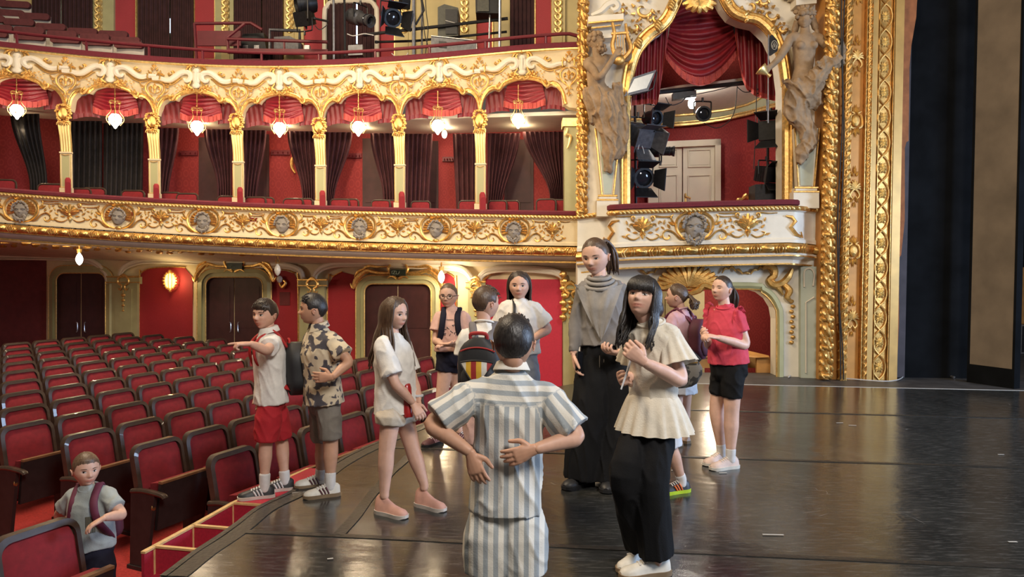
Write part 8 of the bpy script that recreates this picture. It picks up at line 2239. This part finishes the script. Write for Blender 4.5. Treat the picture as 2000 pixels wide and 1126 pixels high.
def exK(c):
    prints(c, [[(.055, .19), (.055, .10)], [(.048, .19), (.048, .10)], [(.04, .19), (.04, .10)], [(.032, .19), (.032, .10)], [(.024, .19), (.024, .10)], [(.016, .19), (.016, .10)]], 'print_olive', .005)
    backpack(c, 'purple backpack worn by the small boy among the seats', 'pack_maroon', w=.24, h=.30, dep=.11, strap='strap_maroon')
K = person('small boy in grey-blue T-shirt standing between the seats', 4.32, dict(head=(168, 915), neck=(174, 955), sha=(144, 968, .03), shb=(208, 965, .0), ela=(115, 1005, .08), wra=(131, 1030, .16), elb=(238, 1004, -.06), wrb=(205, 1010, -.22), hipa=(163, 1062), hipb=(196, 1062), kna=(163, 1160), ana=(163, 1262), toea=(165, 1270, -.1), knb=(196, 1160), anb=(196, 1262), toeb=(200, 1270, -.1)),
    H=1.20, skin='skin_fair', hair='hair_light', hairstyle='short', yaw=.78, pitch=-.03, tyaw=.15, hh=63, face=dict(gaze=.4), floor=PZ,
    top=dict(m='tee_grey', hem=.02, sleeve=.66, slv=1.15, collar='round', puff=.018), bottom=dict(m='navy', length=.8, flare=1.2, waist=.05), shoes=dict(upper='shoe_white', sole='sole_white'),
    hands=dict(b=dict(dir=V((-.75, -.45, -.42)), palm=V((-.3, -.2, -1)), thumb=-1, curl=.35), a=dict(dir=V((.3, .4, -.4)), palm=V((1, 0, 0)), thumb=1, curl=.4)), extra=exK)

Ls = person('boy in striped linen shirt and shorts seen from behind, hands on back', 3.02, dict(head=(1003, 668, -.02), neck=(999, 726), sha=(931, 765), shb=(1065, 772), ela=(842, 828, -.06), wra=(918, 882, -.14), elb=(1128, 852, -.06), wrb=(1046, 876, -.16), hipa=(958, 968), hipb=(1016, 968), kna=(955, 1120), ana=(952, 1250), toea=(950, 1245, .15), knb=(1022, 1120), anb=(1026, 1250), toeb=(1030, 1245, .15)),
    H=1.36, fat=.95, skin='skin_mid', hair='hair_black', hairstyle='crew', yaw=3.06, pitch=-.05, tyaw=3.08, hh=104, hairopts=dict(rough=.02),
    top=dict(m='stripe_linen', hem=.06, sleeve=.86, slv=1.5, collar='shirt', puff=.026, flare=1.06, stripe=True, yoke=.76, wr=(.006, (11, 11, 6))), bottom=dict(m='stripe_linen', length=.98, flare=1.5, waist=.04, stripe=True, puff=.018), shoes=dict(upper='shoe_white', sole='sole_white'),
    hands=dict(a=dict(dir=V((.35, -.15, -1)), palm=V((.3, 1, 0)), thumb=1, curl=.30), b=dict(dir=V((-1, -.12, -.35)), palm=V((-.1, 1, 0)), thumb=-1, curl=.28)))

Mk = person('child hidden behind the teenager, bright orange-soled shoe showing', 5.05, dict(head=(1272, 606), neck=(1280, 642), sha=(1262, 662, .05), shb=(1300, 664, .05), ela=(1256, 705, .1), wra=(1262, 745, .0), elb=(1302, 708, .1), wrb=(1296, 745, .0), hipa=(1268, 774), hipb=(1296, 774), kna=(1258, 870, -.1), ana=(1260, 940, -.05), toea=(1235, 950, -.1), knb=(1310, 872, .0), anb=(1331, 936, .05), toeb=(1298, 952, -.0)),
    H=1.30, skin='skin_fair', hair='hair_dark', hairstyle='short', yaw=-1.3, tyaw=-1.2, hh=54, top=dict(m='white_cotton', hem=.04, sleeve=.6, collar='round', puff=.010), bottom=dict(m='ice_white', length=1.0, flare=1.15, waist=.06), shoes=dict(upper='shoe_black', sole='neon', accent='neon_orange', sock='sock_white'))
def statue(label, d, J, yaw, pitch, hh, female, drape_pts, props):
    P = {k: at(v[0], v[1], d + (v[2] if len(v) > 2 else 0)) for k, v in J.items()}; s = 1.3
    root = thing('statue', P['foot'], label, 'statue'); mb = MB(); side = RGT.copy(); hm, nk = P['hip'], P['neck']
    M = head_matrix(P['head'], yaw, pitch, 0, hh * d / F); wd = (P['shb'] - P['sha']).length
    chain(mb, [hm - UPZ * .12, hm, P['waist'], P['waist'].lerp(nk, .55), P['waist'].lerp(nk, .85), nk], [(.15, .12), (.165, .13), (.125, .10), (wd * .42, .12), (wd * .40, .09), (.07, .065)], side=side, n=20)
    chain(mb, [nk - UPZ * .03, M @ V((0, -.08, -.3)), M @ V((0, 0, 0))], [.065, .058, .06])
    for q in 'ab':
        chain(mb, [P['sh' + q].lerp(nk, .4), P['sh' + q], P['sh' + q].lerp(P['el' + q], .5), P['el' + q], P['wr' + q]], [.07, .072, .060, .048, .036])
        h_ = MB(); make_hand(mb, P['wr' + q], P['wr' + q] - P['el' + q], V((0, -1, .2)), 1.35, .5, 1)
    if female:
        for sg in (-1, 1): mb.ball(P['waist'].lerp(nk, .58) + side * (sg * wd * .24) - FWD * .10, .055, 12, 8)
    co, fs = remesh(mb, .013, 3); co = list(map(list, co)); fs = list(fs)
    U, f2 = ico(4); Hd = head_shape(U, nose=1.2); R4 = np.array(M); C = Hd @ R4[:3, :3].T + R4[:3, 3]; n = len(co); co += [list(c) for c in C]; fs += [[i + n for i in f] for f in f2]
    body = link('figure', np_mesh('figure', np.array(co), fs, 'stone'), root)
    rng = random.Random(hh); mb = MB()
    for path, r in drape_pts:
        pts = [at(x, y, d + z) for x, y, z in path]; chain(mb, pts, [(a, a * .62) for a in r], side=side, n=12)
        for k in range(5):
            o = side * rng.uniform(-.6, .6) * r[1]; chain(mb, [p + o * (1 - .1 * i) - FWD * (r[min(i, len(r) - 1)] * .55) for i, p in enumerate(pts)], [.026] * len(pts), n=8)
    co, fs = remesh(mb, .012, 2); co = wrinkle(co, fs, .022, (9, 9, 6), hh); link('drapery', np_mesh('drapery', co, fs, 'stone'), root)
    mb = MB()
    for k in range(60):                       # curls, leaves
        a = rng.uniform(0, 2 * PI); b = rng.uniform(-.2, 1.2); x = .40 * math.cos(a) * math.cos(b); y = .46 * math.sin(a) * math.cos(b); z = .05 + .48 * math.sin(b)
        if y > .30 and z < .22: continue
        mb.ball(M @ V((x, y, z)), rng.uniform(.022, .042), 6, 5)
    if not female:
        for k in range(26): mb.ball(M @ V((rng.uniform(-.24, .24), rng.uniform(.16, .42), rng.uniform(-.72, -.30))), rng.uniform(.02, .036), 6, 5)
    else:
        for k in range(14): leaf_a = rng.uniform(-.3, PI + .3); mb.ball(M @ V((.44 * math.cos(leaf_a), .1, .30 + .30 * math.sin(leaf_a))), (.05, .03, .022), 6, 5, M=rotm('Y', leaf_a))
        for sg in (-1, 1): mb.tube(spl([M @ V((sg * .38, -.1, .0)), M @ V((sg * .5, -.15, -.4)), M @ V((sg * .62, -.1, -.75)), M @ V((sg * .6, -.05, -1.0))], 4), [.05] * 6 + [.03] * 7, 6)
    mb.build('curls', 'stone', body, angle=180)
    props(root, d)
def lyre(root, d):
    mb = MB(); f = lambda px: d
    wtube(mb, [(1206, 118), (1196, 90), (1200, 66), (1196, 44)], [.035, .03, .028, .02], .28, f); wtube(mb, [(1214, 118), (1232, 96), (1226, 72), (1222, 46)], [.035, .03, .028, .02], .28, f); wtube(mb, [(1194, 66), (1228, 64)], .022, .28, f, k=1)
    for x in (1204, 1209, 1214, 1219): wtube(mb, [(x, 66), (x + 1, 112)], .006, .28, f, k=1)
    mb.ball(at(1208, 116, d - .28), (.10, .05, .08), 12, 8); mb.build('lyre', 'old_gold', root)
def cup(root, d):
    mb = MB(); p = at(1493, 140, d - .28); mb.lathe([(.03, -.10), (.02, -.05), (.05, 0), (.085, .05), (.09, .07), (.075, .07), (.04, .02)], 14, p, rotm('Y', -.9)); mb.build('cup', 'pale_gold', root)
statue('stone statue of a bearded man playing a lyre left of the stage box', dS(1185) - .30, dict(head=(1164, 82), neck=(1167, 112), sha=(1147, 124, -.05), shb=(1190, 116, .05), ela=(1172, 150, -.25), wra=(1201, 108, -.32), elb=(1228, 112, .0), wrb=(1226, 86, -.15), waist=(1164, 162), hip=(1172, 188), foot=(1186, 380, .2)), .75, .25, 34, False,
       [([(1158, 178, -.02), (1178, 200, -.05), (1190, 240, 0), (1192, 290, .02), (1182, 335, .05)], [.17, .22, .20, .13, .04]), ([(1205, 165, .0), (1208, 205, .02), (1214, 250, .05), (1212, 290, .08), (1200, 310, .08)], [.09, .12, .13, .10, .05]), ([(1150, 175, .02), (1154, 205, .02), (1160, 240, .05)], [.08, .10, .05])], lyre)
statue('stone statue of a crowned woman holding a cup right of the stage box', dS(1570) - .30, dict(head=(1572, 38), neck=(1572, 66), sha=(1545, 76), shb=(1600, 76), ela=(1523, 112, -.10), wra=(1503, 132, -.22), elb=(1626, 100, -.05), wrb=(1606, 124, -.20), waist=(1570, 130), hip=(1569, 156), foot=(1566, 366, .2)), -.45, -.12, 36, True,
       [([(1630, 82, -.08), (1634, 110, -.10), (1610, 132, -.16), (1590, 160, -.14), (1576, 190, -.1)], [.10, .14, .13, .14, .10]), ([(1540, 160, .0), (1560, 168, -.06), (1580, 190, -.06), (1596, 205, -.02)], [.08, .16, .17, .09]), ([(1560, 180, -.05), (1556, 215, 0), (1574, 250, .02), (1582, 275, .04), (1566, 300, .05), (1558, 318, .06)], [.16, .17, .12, .11, .09, .04])], cup)
